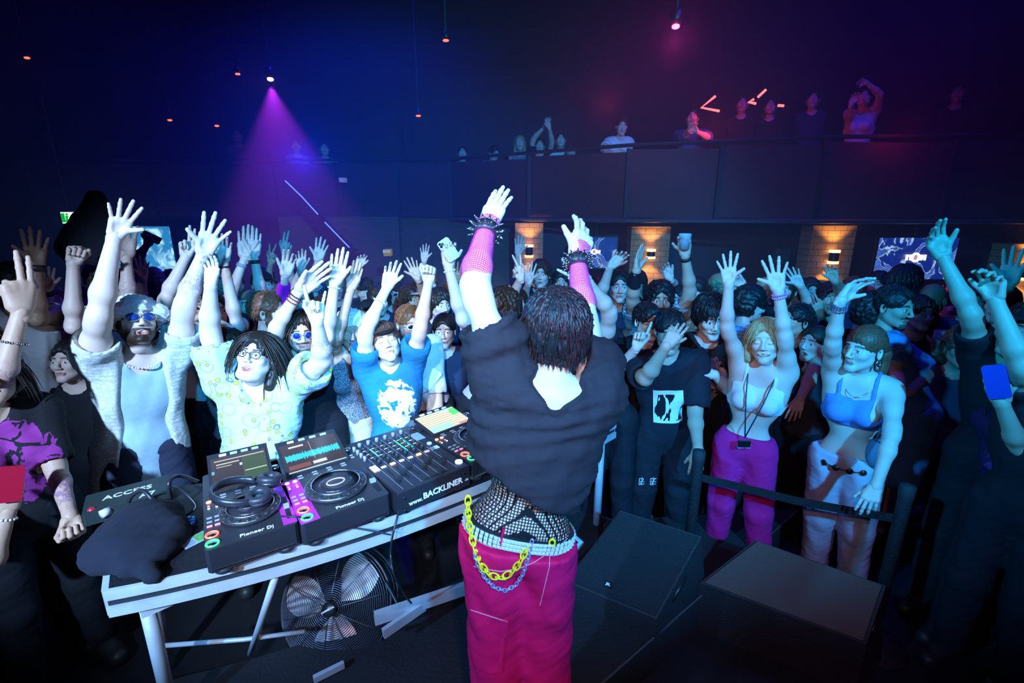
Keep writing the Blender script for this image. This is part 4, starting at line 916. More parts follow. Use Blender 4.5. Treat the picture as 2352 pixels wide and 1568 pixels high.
def strip(z, h, off=0., t=.012):
    m_ = MB(); n_ = len(fr_)
    out = fr_ - nm * (t + off); inn = fr_ - nm * off
    vs = [(p[0], p[1], z) for p in out] + [(p[0], p[1], z + h) for p in out] + [(p[0], p[1], z + h) for p in inn] + [(p[0], p[1], z) for p in inn]
    fs = [tuple([k * n_ + i, k * n_ + i + 1, ((k + 1) % 4) * n_ + i + 1, ((k + 1) % 4) * n_ + i]) for k in range(4) for i in range(n_ - 1)] + [(0, n_, 2 * n_, 3 * n_), (n_ - 1, 4 * n_ - 1, 3 * n_ - 1, 2 * n_ - 1)]
    m_.add(vs, fs); return m_
strip(TZ - .038, .040, 0, .014).build('front_rail', alu, tb); strip(TZ - .105, .038, .002, .014).build('lower_rail', alu, tb); strip(TZ - .07, .035, -.004, .006).build('rail_channel', black, tb)
for rail, pa, pb in (('end_rail', fr_[0], bk[0]), ('end_rail', fr_[-1], bk[-1])):
    mb = MB(); mb.bar((*pa, TZ - .052), (*pb, TZ - .052), .02, .105); mb.build(rail, alu, tb)
mb = MB(); mb.tube([(*p, TZ - .05) for p in bk], .03, 4); mb.build('back_rail', alu, tb)
# knee frame: lower tube, legs, braces
legx = [(fr_[0] + nm[0] * .10 + tn_[0] * .06, 0), (fr_[-1] + nm[-1] * .06 - tn_[-1] * .05, 1), (bk[0] - nm[0] * .06 + tn_[0] * .08, 2), (bk[-1] - nm[-1] * .06 - tn_[-1] * .06, 3)]
for (p, k) in legx:
    mb = MB(); mb.cyl((*p, TZ - .10), (*p, RZ + .02 if k < 2 else .02), .026, n=14); mb.cyl((*p, TZ - .135), (*p, TZ - .10), .036, n=14); mb.build('leg', alu, tb, True)
def tub(name, pts, r=.018, m_=None):
    mb = MB(); mb.tube(pts, r, 8); return mb.build(name, m_ or alu, tb, True)
i0 = 1; kb = lambda i, z, o=.09: (*(fr_[i] + nm[i] * o), z)
mb = MB(); mb.bar(W(322, 1405, .85), W(560, 1300, .88), .012, .055); mb.build('brace_plate', alu, tb)
r0 = fr_[-1] - tn_[-1] * .55 + nm[-1] * .05; mb = MB(); mb.bar((*legx[1][0], TZ - .26), (*r0, TZ - .26), .03, .045); mb.build('brace', alu, tb)
tub('brace', [W(632, 1325, .86), lerp(W(632, 1325, .86), W(575, 1500, .30), .55), W(575, 1500, .30)], .014)
tub('lower_brace', [W(380, 1482, .42), W(560, 1468, .42), W(700, 1450, .40)], .010)
mb = MB(); mb.bar(W(860, 1420, .42), W(1085, 1345, .42), .03, .06); mb.build('lower_brace', alu, tb)
mb = MB(); mb.bar(W(880, 1455, .38), W(975, 1390, .40), .02, .05); mb.build('lower_brace', alu, tb)
mb = MB(); mb.bar(W(720, 1560, RZ + .03), W(790, 1525, RZ + .03), .02, .03); mb.build('foot_bar', alu, tb)
mb = MB(); mb.bar(W(1300, 1285, .32), W(1336, 1247, .34), .02, .03); mb.bar(W(1300, 1215, .45), W(1338, 1247, .34), .015, .02); mb.build('lower_brace', alu, tb)
st_ = MB(); n0 = tn_[16]; c = fr_[15] * .5 + fr_[15] * .5
txt('LETHBRIDGE', (*(W(1003, 1170, TZ - .08)[:2] - nm[14] * .02), TZ - .062), .034, tb, Matrix.Rotation(math.atan2(tn_[14][1], tn_[14][0]), 4, 'Z') @ Matrix.Rotation(PI / 2, 4, 'X'), mat('letter_red', (.7, .1, .08), .6), 'stencil')
# --- riser, kept behind the table's crowd side
mid = len(bk) // 2
rpoly = [tuple(e3[:2]), tuple(e2[:2]), tuple(fr_[-1] + tn_[-1] * .10 + nm[-1] * .0)] + [tuple(p + nm[i] * -.02 * 0 + nm[i] * (-.35)) for i, p in list(enumerate(bk))[::-1]] + [(-2.5, .9), (-2.5, -1.2)]
mb = MB(); mb.prism(rpoly, .0, RZ); o = S(mb, 'trim_riser', mat('riser_carpet', (.016, .015, .019), .8, bump=.4, nscale=60)); 
mb = MB(); mb.tube([tuple(e3 + v3(0, 0, .004)), tuple(e2 + v3(0, 0, .004))], .006, 6); o = S(mb, 'trim_riser_edge', mat('edge_grey', (.10, .10, .12), .5, .3))
# --- players and mixer ------------------------------------------------------
body_m = mat('deck_body', (.022, .022, .03), .38, coat=.3); face_m = mat('deck_face', (.035, .035, .045), .35, .2); knob_m = mat('knob_black', (.03, .03, .035), .3); silver = mat('silver', (.75, .75, .8), .22, 1.)
purp_m = mat('panel_magenta', (.55, .03, .62), .4); grey_l = mat('button_grey', (.35, .35, .40), .4); ring_r = mat('ring_red', (1, .2, .1), .4, emis=(1., .10, .05), estr=3.); ring_g = mat('ring_green', (.1, 1, .3), .4, emis=(.04, .8, .18), estr=2.2)
amber = mat('led_amber', (1, .5, .2), .4, emis=(1., .32, .06), estr=5.); wled = mat('led_white', (.9, .95, 1), .4, emis=(.8, .9, 1.), estr=1.6); bled = mat('led_sky', (.2, .6, 1), .4, emis=(.15, .45, 1.), estr=3.); gled = mat('led_green', (.1, 1, .4), .4, emis=(.05, .9, .3), estr=2.)
def lcd_mat(name, kind):
    m, nt, b = nodes_of(name); tc = attr(nt, 'uvd'); s_ = N(nt, 'SeparateXYZ'); nt.links.new(tc.outputs['Vector'], s_.inputs[0]); x, y = s_.outputs[0], s_.outputs[1]
    def rng(v, a, b_): return mth(nt, 'MULTIPLY', mth(nt, 'GREATER_THAN', v, a), mth(nt, 'LESS_THAN', v, b_))
    def rect(x0, x1, y0, y1): return mth(nt, 'MULTIPLY', rng(x, x0, x1), rng(y, y0, y1))
    n1 = N(nt, 'TexNoise'); n1.inputs['Scale'].default_value = 40; n1.noise_dimensions = '1D'; nt.links.new(mth(nt, 'MULTIPLY', x, 1.), n1.inputs['W']); n1.inputs['Detail'].default_value = 4
    c = mixc(nt, y, (.035, .03, .04), (.06, .055, .08))
    if kind == 'list':
        rows = mth(nt, 'GREATER_THAN', mth(nt, 'FRACT', mth(nt, 'MULTIPLY', y, 15.)), .3)
        c = mixc(nt, mth(nt, 'MULTIPLY', rect(.55, .98, .15, .86), mth(nt, 'MULTIPLY', rows, .8)), c, (.05, .13, .06)); c = mixc(nt, rect(.06, .97, .88, .91), c, (.5, .55, .5)); c = mixc(nt, rect(.09, .5, .76, .80), c, (.45, .45, .45)); c = mixc(nt, rect(.09, .36, .68, .71), c, (.35, .35, .35))
        c = mixc(nt, rect(.50, .545, .62, .70), c, (.5, .7, .7)); c = mixc(nt, rect(.0, .05, .50, .6), c, (.1, .4, .6)); c = mixc(nt, rect(.58, .97, .40, .43), c, (.45, .5, .4))
    elif kind == 'wave':
        h = mth(nt, 'MULTIPLY', n1.outputs[0], .20); c = mixc(nt, mth(nt, 'MULTIPLY', mth(nt, 'LESS_THAN', mth(nt, 'ABSOLUTE', mth(nt, 'SUBTRACT', y, .50)), h), rng(x, .03, .98)), c, (.04, .55, .75))
        c = mixc(nt, rect(.14, .40, .84, .90), c, (.6, .6, .6)); c = mixc(nt, rect(.44, .68, .12, .22), c, (.55, .55, .55)); c = mixc(nt, rect(.03, .40, .10, .24), c, (.18, .07, .07)); c = mixc(nt, rect(.0, 1., .0, .04), c, (.4, .5, .6)); c = mixc(nt, rect(.5, .505, .3, .95), c, (.7, .7, .7))
    else:
        rows = mth(nt, 'GREATER_THAN', mth(nt, 'FRACT', mth(nt, 'MULTIPLY', y, 9.)), .35); c = mixc(nt, rows, (.40, .42, .36), (.80, .76, .55)); c = mixc(nt, rect(.80, 1., .55, .95), c, (.1, .8, .2)); c = mixc(nt, rect(.0, .55, .0, .30), c, (.35, .65, .85)); c = mixc(nt, rect(.6, .85, .85, 1.), c, (.5, .75, .9)); c = mixc(nt, rect(.7, .98, .03, .08), c, (.9, .1, .1))
    b.inputs['Base Color'].default_value = (.01, .01, .01, 1); nt.links.new(c, b.inputs['Emission Color']); b.inputs['Emission Strength'].default_value = 1.5; b.inputs['Roughness'].default_value = .15; return m
def player(origin, rot, w, d, label, lcd, purple=None, tilt=20, phones=False):
    """a media player: local x to the right, y away from the performer"""
    M_ = Matrix.Translation((origin[0], origin[1], TZ)) @ Matrix.Rotation(math.radians(rot), 4, 'Z'); r = empty('media_player', (origin[0], origin[1], TZ), label, 'media player', 'media players on the table')
    H_ = .115; z = H_
    mb = MB(M_); mb.prism([(.012, 0), (w - .012, 0), (w, .012), (w, d - .01), (w - .01, d), (.01, d), (0, d - .01), (0, .012)], .022, H_); mb.build('case', body_m, r)
    for fx in (.05, w - .05):
        for fy in (.03, d - .06): mb = MB(M_); mb.lathe([(.026, 0), (.034, .008), (.034, .02), (.024, .028)], 16, Matrix.Translation((fx, fy, 0))); mb.build('foot', knob_m, r, True)
    mb = MB(M_); mb.box((.004, .004, z), (w - .004, d * .70, z + .002)); mb.build('face_plate', face_m, r); z += .002
    if purple:
        for (x0, x1, y0, y1) in purple: mb = MB(M_); mb.box((x0 * w, y0 * d, z), (x1 * w, y1 * d, z + .001)); mb.build('magenta_panel', purp_m, r)
        z += .001
    # tilted display hood
    a_ = math.radians(tilt); T = Matrix.Translation((w * .13, d * .66, z + .008)) @ Matrix.Rotation(a_, 4, 'X'); sw, sh = w * .72, d * .33
    mb = MB(M_); mb.box((-.012, -.008, -.012), (sw + .012, sh + .035, 0), T); mb.build('display_hood', knob_m, r)
    mb = MB(M_); mb.box((0, 0, 0), (sw, sh, .002), T); do = mb.build('display', lcd, r)
    at = do.data.attributes.new('uvd', 'FLOAT_VECTOR', 'POINT'); at.data.foreach_set('vector', [c for (x, y) in ((0, 0), (1, 0), (1, 1), (0, 1)) * 2 for c in (x, y, 0)])
    for k in range(4): mb = MB(M_); mb.box((sw * (.16 + k * .2), sh + .010, 0), (sw * (.16 + k * .2) + .028, sh + .020, .004), T); mb.build('button', bled if k else wled, r)
    # jog wheel
    jx, jy, jr = w * .53, d * .31, w * .36; T = Matrix.Translation((jx, jy, z))
    mb = MB(M_); mb.lathe([(jr, 0), (jr, .012), (jr * .97, .018), (jr * .80, .020), (jr * .78, .024)], 48, T); jw = mb.build('jog_wheel', knob_m, r, True)
    mb = MB(M_); mb.torus(jr * .77, .0035, T @ Matrix.Translation((0, 0, .025)), 48, 6); mb.torus(jr * .975, .002, T @ Matrix.Translation((0, 0, .016)), 48, 6); mb.build('rim', silver, jw, True)
    mb = MB(M_); mb.lathe([(jr * .75, .024), (jr * .4, .025), (.001, .025)], 48, T); mb.build('platter', mat('platter', (.05, .045, .06), .18, .5), jw, True)
    mb = MB(M_); mb.torus(jr * .25, .003, T @ Matrix.Translation((0, 0, .026)) @ Matrix.Diagonal((1.15, .8, 1, 1)), 32, 6); mb.build('platter_ring', mat('platter_light', (.5, .45, .6), .3, emis=(.45, .38, .6), estr=.5), jw, True)
    mb = MB(M_)
    for k in range(18):
        t = 2 * PI * k / 18; mb.sphere((jx + jr * .88 * math.cos(t), jy + jr * .88 * math.sin(t), z + .019), .010, 8, (1, 1, .5))
    mb.build('dimple', knob_m, jw, True)
    for (cy_, mm) in ((.15, ring_r), (.055, ring_g)):
        T = Matrix.Translation((w * .085, cy_ * d, z)); mb = MB(M_); mb.lathe([(.017, 0), (.017, .004), (.001, .005)], 20, T); bt = mb.build('play_button' if mm is ring_g else 'cue_button', silver, r, True)
        mb = MB(M_); mb.torus(.0205, .0028, T @ Matrix.Translation((0, 0, .003)), 28, 6); mb.build('light_ring', mm, bt, True)
    for k in range(2): mb = MB(M_); mb.sphere((w * (.065 + .09 * k), d * .56, z + .002), .010, 8, (1, 1, .4)); mb.build('loop_button', amber, r, True)
    for j in range(2):
        for k in range(2): mb = MB(M_); mb.box((w * (.05 + .09 * k), d * (.50 - .03 * j), z), (w * (.05 + .09 * k) + .008, d * (.50 - .03 * j) + .006, z + .003)); mb.build('button', wled if j else mat('led_rose', (1, .3, .4), .4, emis=(1, .2, .3), estr=1.), r)
    for j in range(3):
        for k in range(2): mb = MB(M_); mb.box((w * (.035 + .085 * k), d * (.245 + .05 * j), z), (w * (.035 + .085 * k) + .018, d * (.245 + .05 * j) + .008, z + .004)); mb.build('button', grey_l if j else mat('led_rose', (1, .3, .4), .4, emis=(1, .2, .3), estr=1.), r)
    for j in range(2):
        for k in range(4): mb = MB(M_); mb.box((w * (.20 + .18 * k), d * (.575 + .035 * j), z), (w * (.20 + .18 * k) + .022, d * (.575 + .035 * j) + .007, z + .003)); mb.build('button', grey_l, r)
    mb = MB(M_); mb.box((w * .90, d * .08, z), (w * .955, d * .36, z + .0015)); tf = mb.build('tempo_slot', mat('slot', (.01, .01, .012), .5), r)
    mb = MB(M_); mb.box((w * .895, d * .20, z), (w * .96, d * .235, z + .014)); mb.box((w * .895, d * .215, z + .014), (w * .96, d * .22, z + .0155)); mb.build('tempo_fader', grey_l, tf)
    T = Matrix.Translation((w * .93, d * .80, z)); mb = MB(M_); mb.lathe([(.018, 0), (.017, .016), (.001, .018)], 20, T); mb.build('browse_knob', silver, r, True)
    mb = MB(M_); mb.box((w * .91, d * .70, z), (w * .955, d * .71, z + .004)); mb.box((w * .91, d * .66, z), (w * .955, d * .67, z + .004)); mb.build('tag_buttons', grey_l, r)
    Mr = M_ @ Matrix.Translation((w * .55, d * .045, z + .0012)); txt('Pioneer Dj', (0, 0, 0), .026, r, Mr, mat('letter_print', (.85, .85, .9), .5), 'lettering', .0006, .0006)
    mb = MB(M_); mb.box((.02, -.001, .03), (w - .02, .0, .034)); mb.build('seam', silver, r)
    return r, M_, z
cdj1, M1, z1 = player((-1.075, 1.425), 32.5, .305, .60, 'media player at the left end with black headphones lying on its wheel', lcd_mat('lcd_list', 'list'), [(.84, 1., .02, .52)], 18)
cdj2, M2, z2 = player((-.800, 1.575), 36.5, .355, .60, 'media player in the middle with magenta panel and clear spinning wheel', lcd_mat('lcd_wave', 'wave'), [(.0, .20, .0, .60)], 16)
cdj3, M3, z3 = player((-.195, 2.045), 44, .35, .55, 'media player half hidden behind the performer with bright cream display', lcd_mat('lcd_cream', 'cream'), None, 8)
# mixer ------------------------------------------------------------------------
def mixer():
    w, d, H_ = .37, .58, .118; M_ = Matrix.Translation((-.478, 1.772, TZ)) @ Matrix.Rotation(math.radians(41), 4, 'Z'); r = empty('dj_mixer', (-.478, 1.772, TZ), 'black six channel mixer with rows of knobs and faders between the players', 'mixer')
    mb = MB(M_); mb.box((0, 0, .02), (w, d, H_)); mb.build('case', body_m, r); z = H_
    for fx in (.05, w - .05):
        for fy in (.04, d - .06): mb = MB(M_); mb.lathe([(.022, 0), (.03, .008), (.03, .018), (.02, .024)], 14, Matrix.Translation((fx, fy, 0))); mb.build('foot', knob_m, r, True)
    mb = MB(M_); mb.box((.004, .004, z), (w - .004, d - .004, z + .002)); mb.build('face_plate', face_m, r); z += .002
    for k in range(7): mb = MB(M_); x = w * (.10 + .125 * k); mb.box((x, d * .04, z), (x + .0016, d * .94, z + .001)); mb.build('divider_line', mat('line_grey', (.32, .28, .36), .4), r)
    for i in range(6):
        for j in range(6):
            x = w * (.16 + .125 * i); y = d * (.88 - .075 * j); T = Matrix.Translation((x, y, z)); h = .022 if j in (0, 5) else .014; mb = MB(M_); mb.lathe([(.0105, 0), (.0095, h * .8), (.008, h), (.001, h)], 12, T); kb_ = mb.build('knob', mat('knob_grey', (.30, .27, .33), .35) if j == 0 else knob_m, r, True)
            if 0 < j < 4: mb = MB(M_); mb.box((x - .010, y - .015, z), (x + .010, y - .0125, z + .001)); mb.build('marker', wled, kb_)
    for i in range(6):
        x = w * (.16 + .125 * i); mb = MB(M_); mb.box((x - .012, d * .415, z), (x + .012, d * .44, z + .004)); mb.build('cue_button', amber if i in (1, 4) else mat('cue_pink', (.7, .45, .5), .4, emis=(.7, .35, .4), estr=.5), r)
        mb = MB(M_); mb.box((x - .003, d * .14, z), (x + .003, d * .38, z + .0008)); sl_ = mb.build('fader_slot', mat('slot', (.01, .01, .012), .5), r)
        fy = d * (.17 + .15 * ((i * 37) % 5) / 5); mb = MB(M_); mb.box((x - .011, fy, z), (x + .011, fy + .028, z + .016)); mb.box((x - .011, fy + .0125, z + .016), (x + .011, fy + .0155, z + .0175)); mb.build('fader_cap', knob_m, sl_)
    for i in range(2): mb = MB(M_); x = w * (.60 + .10 * i); mb.box((x, d * .55, z), (x + .004, d * .80, z + .002)); mb.build('level_meter', gled, r)
    mb = MB(M_); mb.box((w * .235, d * .62, z), (w * .243, d * .78, z + .002)); mb.build('level_meter', gled, r)
    mb = MB(M_); mb.box((w * .84, d * .66, z), (w * .985, d * .80, z + .003)); mb.build('display', mat('lcd_small', (.1, .2, .3), .2, emis=(.16, .30, .42), estr=1.), r)
    for j in range(3):
        for i in range(2): mb = MB(M_); mb.box((w * (.015 + .045 * i), d * (.40 + .035 * j), z), (w * (.015 + .045 * i) + .012, d * (.40 + .035 * j) + .013, z + .004)); mb.build('pad_button', wled, r)
    for j in range(2):
        for i in range(4): mb = MB(M_); mb.box((w * (.86 + .032 * i), d * (.42 + .03 * j), z), (w * (.86 + .032 * i) + .008, d * (.42 + .03 * j) + .008, z + .003)); mb.build('pad_button', bled if i > 1 else grey_l, r)
    mb = MB(M_); mb.lathe([(.012, 0), (.012, .005), (.001, .006)], 16, Matrix.Translation((w * .93, d * .54, z))); mb.build('effect_button', bled, r)
    mb = MB(M_); mb.lathe([(.018, 0), (.018, .006), (.001, .008)], 16, Matrix.Translation((w * .945, d * .10, z))); mb.build('effect_button', mat('led_ice', (.6, .8, 1), .3, emis=(.35, .55, 1.), estr=4.), r)
    for i in range(4): mb = MB(M_); mb.cyl((w * .05, d * (.62 + .07 * i), z), (w * .05, d * (.62 + .07 * i), z + .026), .008, n=10); mb.build('knob', mat('knob_grey', (.30, .27, .33), .35), r, True)
    mb = MB(M_); mb.box((w * .40, d * .045, z), (w * .75, d * .06, z + .001)); mb.build('crossfader_slot', mat('slot', (.01, .01, .012), .5), r)
    mb = MB(M_); mb.box((w * .60, d * .03, z), (w * .635, d * .078, z + .018)); mb.build('crossfader', knob_m, r)
    Mr = M_ @ Matrix.Translation((w * .60, -.0015, .062)) @ Matrix.Rotation(PI / 2, 4, 'X'); txt('BACKLINER', (0, 0, 0), .040, r, Mr, mat('letter_bright', (.9, .9, .92), .5), 'lettering', .0012, .0006)
    txt('www.', (0, 0, 0), .028, r, M_ @ Matrix.Translation((w * .22, -.0015, .055)) @ Matrix.Rotation(PI / 2, 4, 'X'), mat('letter_bright', (.9, .9, .92), .5), 'lettering', .0008, .0006)
    txt('.ca', (0, 0, 0), .018, r, M_ @ Matrix.Translation((w * .945, -.0015, .056)) @ Matrix.Rotation(PI / 2, 4, 'X'), mat('letter_bright', (.9, .9, .92), .5), 'lettering', .0003, .0006)
    for (x, y) in ((.03, .03), (.03, .09), (w - .03, .09)): mb = MB(M_); mb.cyl((x, -.003, y), (x, .0, y), .005, n=8); mb.build('screw', silver, r)
    return r, M_, z
mix, MM, zm = mixer()
# small usb light lamp on the mixer top
q = MM @ Vector((.36, .52, zm)); lampo = empty('usb_stick', tuple(q), 'upright grey usb stick plugged in behind the mixer', 'usb stick')
mb = MB(MM); mb.box((.353, .515, zm), (.373, .523, zm + .05)); mb.build('shell', mat('usb_grey', (.2, .2, .25), .4), lampo); mb = MB(MM); mb.box((.346, .510, zm - .001), (.380, .528, zm + .004)); mb.build('plug', silver, lampo)
# headphones lying on the left player's wheel ---------------------------------
hc = M1 @ Vector((.17, .215, z1 + .03)); hp_ = empty('headphones', tuple(hc), 'black over-ear headphones lying on the left media player', 'headphones')
rub = mat('headphone_black', (.02, .022, .03), .32, coat=.4); pad = mat('pad_leather', (.03, .03, .04), .4, bump=.2, nscale=60)
Hm = Matrix.Translation(hc) @ Matrix.Rotation(math.radians(32), 4, 'Z')
def hp_cup(x, y, zz, rx, ry, nm_):
    T = Matrix.Translation((x, y, zz)) @ Matrix.Rotation(ry, 4, 'Y') @ Matrix.Rotation(rx, 4, 'X')
    mb = MB(Hm); mb.lathe([(.001, -.022), (.034, -.021), (.044, -.010), (.046, .004)], 28, T); cup = mb.build('ear_cup', rub, hp_, True)
    mb = MB(Hm); mb.torus(.033, .0155, T @ Matrix.Translation((0, 0, .012)), 32, 12); mb.build('ear_pad', pad, cup, True)
    mb = MB(Hm); mb.lathe([(.022, .006), (.012, .010), (.001, .011)], 24, T); mb.build('mesh_cover', mat('mesh_teal', (.03, .10, .13), .6, bump=.6, nscale=300), cup, True)
hp_cup(.075, .075, .022, math.radians(-8), math.radians(10), 0); hp_cup(.025, -.045, .022, math.radians(6), math.radians(-4), 1)
ban = []
for i in range(25):
    t = math.radians(52 + (300 - 52) * i / 24); ban.append((-.035 + .098 * math.cos(t), .025 + .098 * math.sin(t), .020 + .034 * math.sin((i / 24) * PI)))
pts_ = [Hm @ Vector(p) for p in ban]; mb = MB(Hm); n_ = len(ban); vs = []; fs = []
for i, p_ in enumerate(ban):
    rd = Vector((p_[0] + .035, p_[1] - .025, 0)).normalized()
    for a_, b2 in ((-.006, -.016), (.004, -.017), (.007, 0), (.004, .017), (-.006, .016), (-.009, 0)): vs.append(Vector(p_) + rd * a_ + Vector((0, 0, b2)))
for i in range(n_ - 1): fs += [(i * 6 + j, i * 6 + (j + 1) % 6, (i + 1) * 6 + (j + 1) % 6, (i + 1) * 6 + j) for j in range(6)]
fs += [tuple(range(6)), tuple((n_ - 1) * 6 + j for j in range(6))[::-1]]; mb.add(vs, fs); mb.build('headband', rub, hp_, True)
mb = MB(); mb.tube([pts_[0], Hm @ Vector((.05, .08, .025))], .007, 8); mb.tube([pts_[-1], Hm @ Vector((.01, -.06, .02))], .007, 8); mb.build('hinge', knob_m, hp_, True)
# cables ------------------------------------------------------------------------
rubber = mat('cable_black', (.02, .02, .028), .35)
def cable(pts, r, label, n=6, m_=None, group=None):
    P_ = [Vector(p) for p in pts]; out = []
    for i in range(len(P_) - 1):
        p0, p1, p2, p3 = P_[max(i - 1, 0)], P_[i], P_[i + 1], P_[min(i + 2, len(P_) - 1)]
        for k in range(8):
            t = k / 8; out.append(.5 * ((2 * p1) + (p2 - p0) * t + (2 * p0 - 5 * p1 + 4 * p2 - p3) * t * t + (3 * p1 - p0 - 3 * p2 + p3) * t ** 3))
    out.append(P_[-1]); mb = MB(); mb.tube(out, r, n); o = mb.build('cable', m_ or rubber, None, True, tuple(P_[0])); tag(o, label, 'cable', group); return o
cable([W(310, 1190, 1.0), W(296, 1150, 1.08), W(325, 1126, 1.12), W(352, 1150, 1.08), W(372, 1180, 1.0), W(380, 1205, .995)], .009, 'thick black cable looping up beside the white labelled box')
cable([W(455, 1106, 1.06), W(410, 1092, 1.12), W(388, 1110, 1.12), W(392, 1160, 1.02), W(388, 1195, .995)], .009, 'black cable arching from the left player to the plug')
cable([W(396, 1115, 1.06), W(420, 1128, 1.07), W(450, 1160, 1.02), W(430, 1182, .99), W(404, 1188, .99)], .005, 'thin cable curling behind the left player')
cable([W(640, 1185, 1.11), W(690, 1188, 1.105), W(725, 1198, .99), W(800, 1210, .99), W(860, 1220, .985), W(898, 1228, .985)], .0035, 'thin headphone cable trailing along the table front')
cable([W(930, 1122, 1.10), W(922, 1150, 1.06), W(912, 1190, .99), W(902, 1230, .93), W(897, 1270, .85), W(905, 1320, .78), W(930, 1365, .62), W(945, 1385, .5)], .0045, 'black cable hanging from the mixer down past the fan')
cable([W(845, 1030, .99), W(880, 1012, 1.03), W(925, 1008, 1.03), W(960, 1000, 1.0)], .004, 'cable bundle along the far edge behind the mixer')
cable([W(942, 1010, 1.1), W(943, 985, 1.17), W(948, 980, 1.18), W(968, 992, 1.12)], .0035, 'thin wire bent up beside the usb stick')
cable([W(885, 1335, .45), W(915, 1390, .38), W(930, 1430, .33), W(905, 1450, .27)], .010, 'black power cable beside the fan cage')
# power plug and clutter at the left end ------------------------------------------
def pbox(name, px, py, z, dims, rz, m_, label, cat, extra=None):
    c = W(px, py, z); T = Matrix.Translation(Vector(c)) @ Matrix.Rotation(math.radians(rz), 4, 'Z'); r = empty(name, tuple(c), label, cat); mb = MB(T); mb.box((-dims[0] / 2, -dims[1] / 2, 0), (dims[0] / 2, dims[1] / 2, dims[2]), bev=min(dims) * .15); mb.build('case', m_, r)
    if extra: extra(T, r)
    return r
def acc(T, r):
    txt('ACCESS', (0, 0, 0), .05, r, T @ Matrix.Translation((0, .01, .0565)) @ Matrix.Rotation(0, 4, 'Z'), mat('letter_print', (.85, .85, .9), .5), 'lettering', .001, .0006)
    txt('A7', (0, 0, 0), .05, r, T @ Matrix.Translation((.07, -.06, .0565)), mat('letter_print', (.85, .85, .9), .5), 'lettering', .001, .0006)
    mb = MB(T); mb.sphere((-.12, -.06, .05), .016, 10); mb.build('red_button', mat('red_btn', (.5, .02, .05), .4), r, True); mb = MB(T); mb.cyl((-.09, -.10, .04), (-.06, -.08, .04), .017, n=12); mb.build('end_cap', mat('cap_white', (.7, .7, .7), .5), r, True)
pbox('equipment_box', 300, 1158, TZ, (.30, .18, .055), 36, mat('box_dark', (.02, .035, .035), .5), 'dark green equipment box with white lettering at the table\'s far left corner', 'box', acc)
def plugx(T, r):
    mb = MB(T); mb.cyl((-.03, 0, .03), (-.06, .02, .03), .012, n=10); mb.build('cable_boot', rubber, r, True); mb = MB(T); mb.box((-.028, -.03, .0485), (.028, -.026, .05)); mb.build('rim', silver, r)
pbox('power_adapter', 387, 1195, TZ, (.07, .055, .048), 20, rubber, 'black power adapter block beside the left player', 'adapter', plugx)
def ledx(T, r): mb = MB(T); mb.sphere((.02, .0, .042), .006, 8); mb.build('led', mat('led_red', (1, .1, .1), .4, emis=(1, .05, .08), estr=8.), r, True)
pbox('stage_box', 372, 1138, TZ, (.10, .06, .04), 20, mat('box_black', (.015, .018, .02), .5), 'small black box with a glowing red light behind the cables', 'box', ledx)
def greenx(T, r): mb = MB(T); mb.box((-.012, -.004, .03), (.012, .004, .034)); mb.build('led', gled, r)
pbox('stage_box', 354, 1132, TZ, (.06, .05, .03), 20, mat('box_black', (.015, .018, .02), .5), 'small black box with a thin green light near the far edge', 'box', greenx)
c = W(410, 1233, TZ); r = empty('lighter', tuple(c), 'small pink glowing round cap on the table', 'cap'); mb = MB(); mb.lathe([(.012, 0), (.014, .006), (.010, .016), (.001, .018)], 14, Matrix.Translation(Vector(c))); mb.build('dome', mat('pink_cap', (.8, .25, .4), .4, emis=(.5, .1, .2), estr=.4), r, True)
# trading card and crumpled foil
c = W(447, 1240, TZ + .004); cr = empty('card', tuple(c), 'bent picture card with a green illustration lying by the left player', 'card'); T = Matrix.Translation(Vector(c)) @ Matrix.Rotation(math.radians(-34 + 90), 4, 'Z') @ Matrix.Rotation(math.radians(4), 4, 'X')
mb = MB(T); mb.box((-.045, -.03, 0), (.045, .03, .0012)); mb.build('sheet', mat('card_pale', (.35, .45, .60), .4), cr); mb = MB(T); mb.box((0.003, -.024, .0012), (.040, .024, .002)); mb.build('picture', mat('card_green', (.12, .35, .10), .5, noise=.8, nscale=60), cr); mb = MB(T); mb.box((-.040, -.024, .0012), (-.004, .024, .0018)); mb.build('text_block', mat('card_text', (.25, .33, .5), .5, noise=.5, nscale=160), cr)
G = Field(v3(-.05, -.05, -.0), v3(.05, .05, .06), .004); G.ell((0, 0, .02), (.032, .04, .022), k=0); G.disp(lambda p: .007 * wob(p, 170, 4, 5)); G.plane((0, 0, 0), (0, 0, -1)); v, q_ = G.mesh(); c = W(432, 1212, TZ); o = mesh_np('foil_wrapper', v + c, q_, mat('foil_blue', (.10, .35, .8), .18, .9), None, smooth=False, origin=tuple(c)); tag(o, 'crumpled shiny blue foil wrapper beside the left player', 'wrapper')
# dark jacket heaped on the table's left end
c = W(318, 1255, TZ); G = Field(c - .34, c + .34, .010); G.ell(c + v3(-.02, .03, .03), (.15, .20, .10), k=0); G.ell(c + v3(.08, -.02, .03), (.10, .16, .07), k=.05); G.ell(c + v3(-.06, .12, .03), (.10, .08, .07), k=.05)
G.cone(c + v3(.06, -.10, .02), W(352, 1322, TZ + .02), .045, .02, k=.04); G.disp(lambda p: .016 * wob(p * np.array([1, .6, 1]), 30, 9, 4) + .004 * wob(p, 90, 2)); G.plane(c + v3(0, 0, .002), (0, 0, -1)); v, q_ = G.mesh()
navy = mat('cloth_navy', (.006, .007, .018), .95); o = mesh_np('jacket', v, q_, navy, None, origin=tuple(c)); tag(o, 'dark navy jacket heaped on the left end of the table', 'jacket')
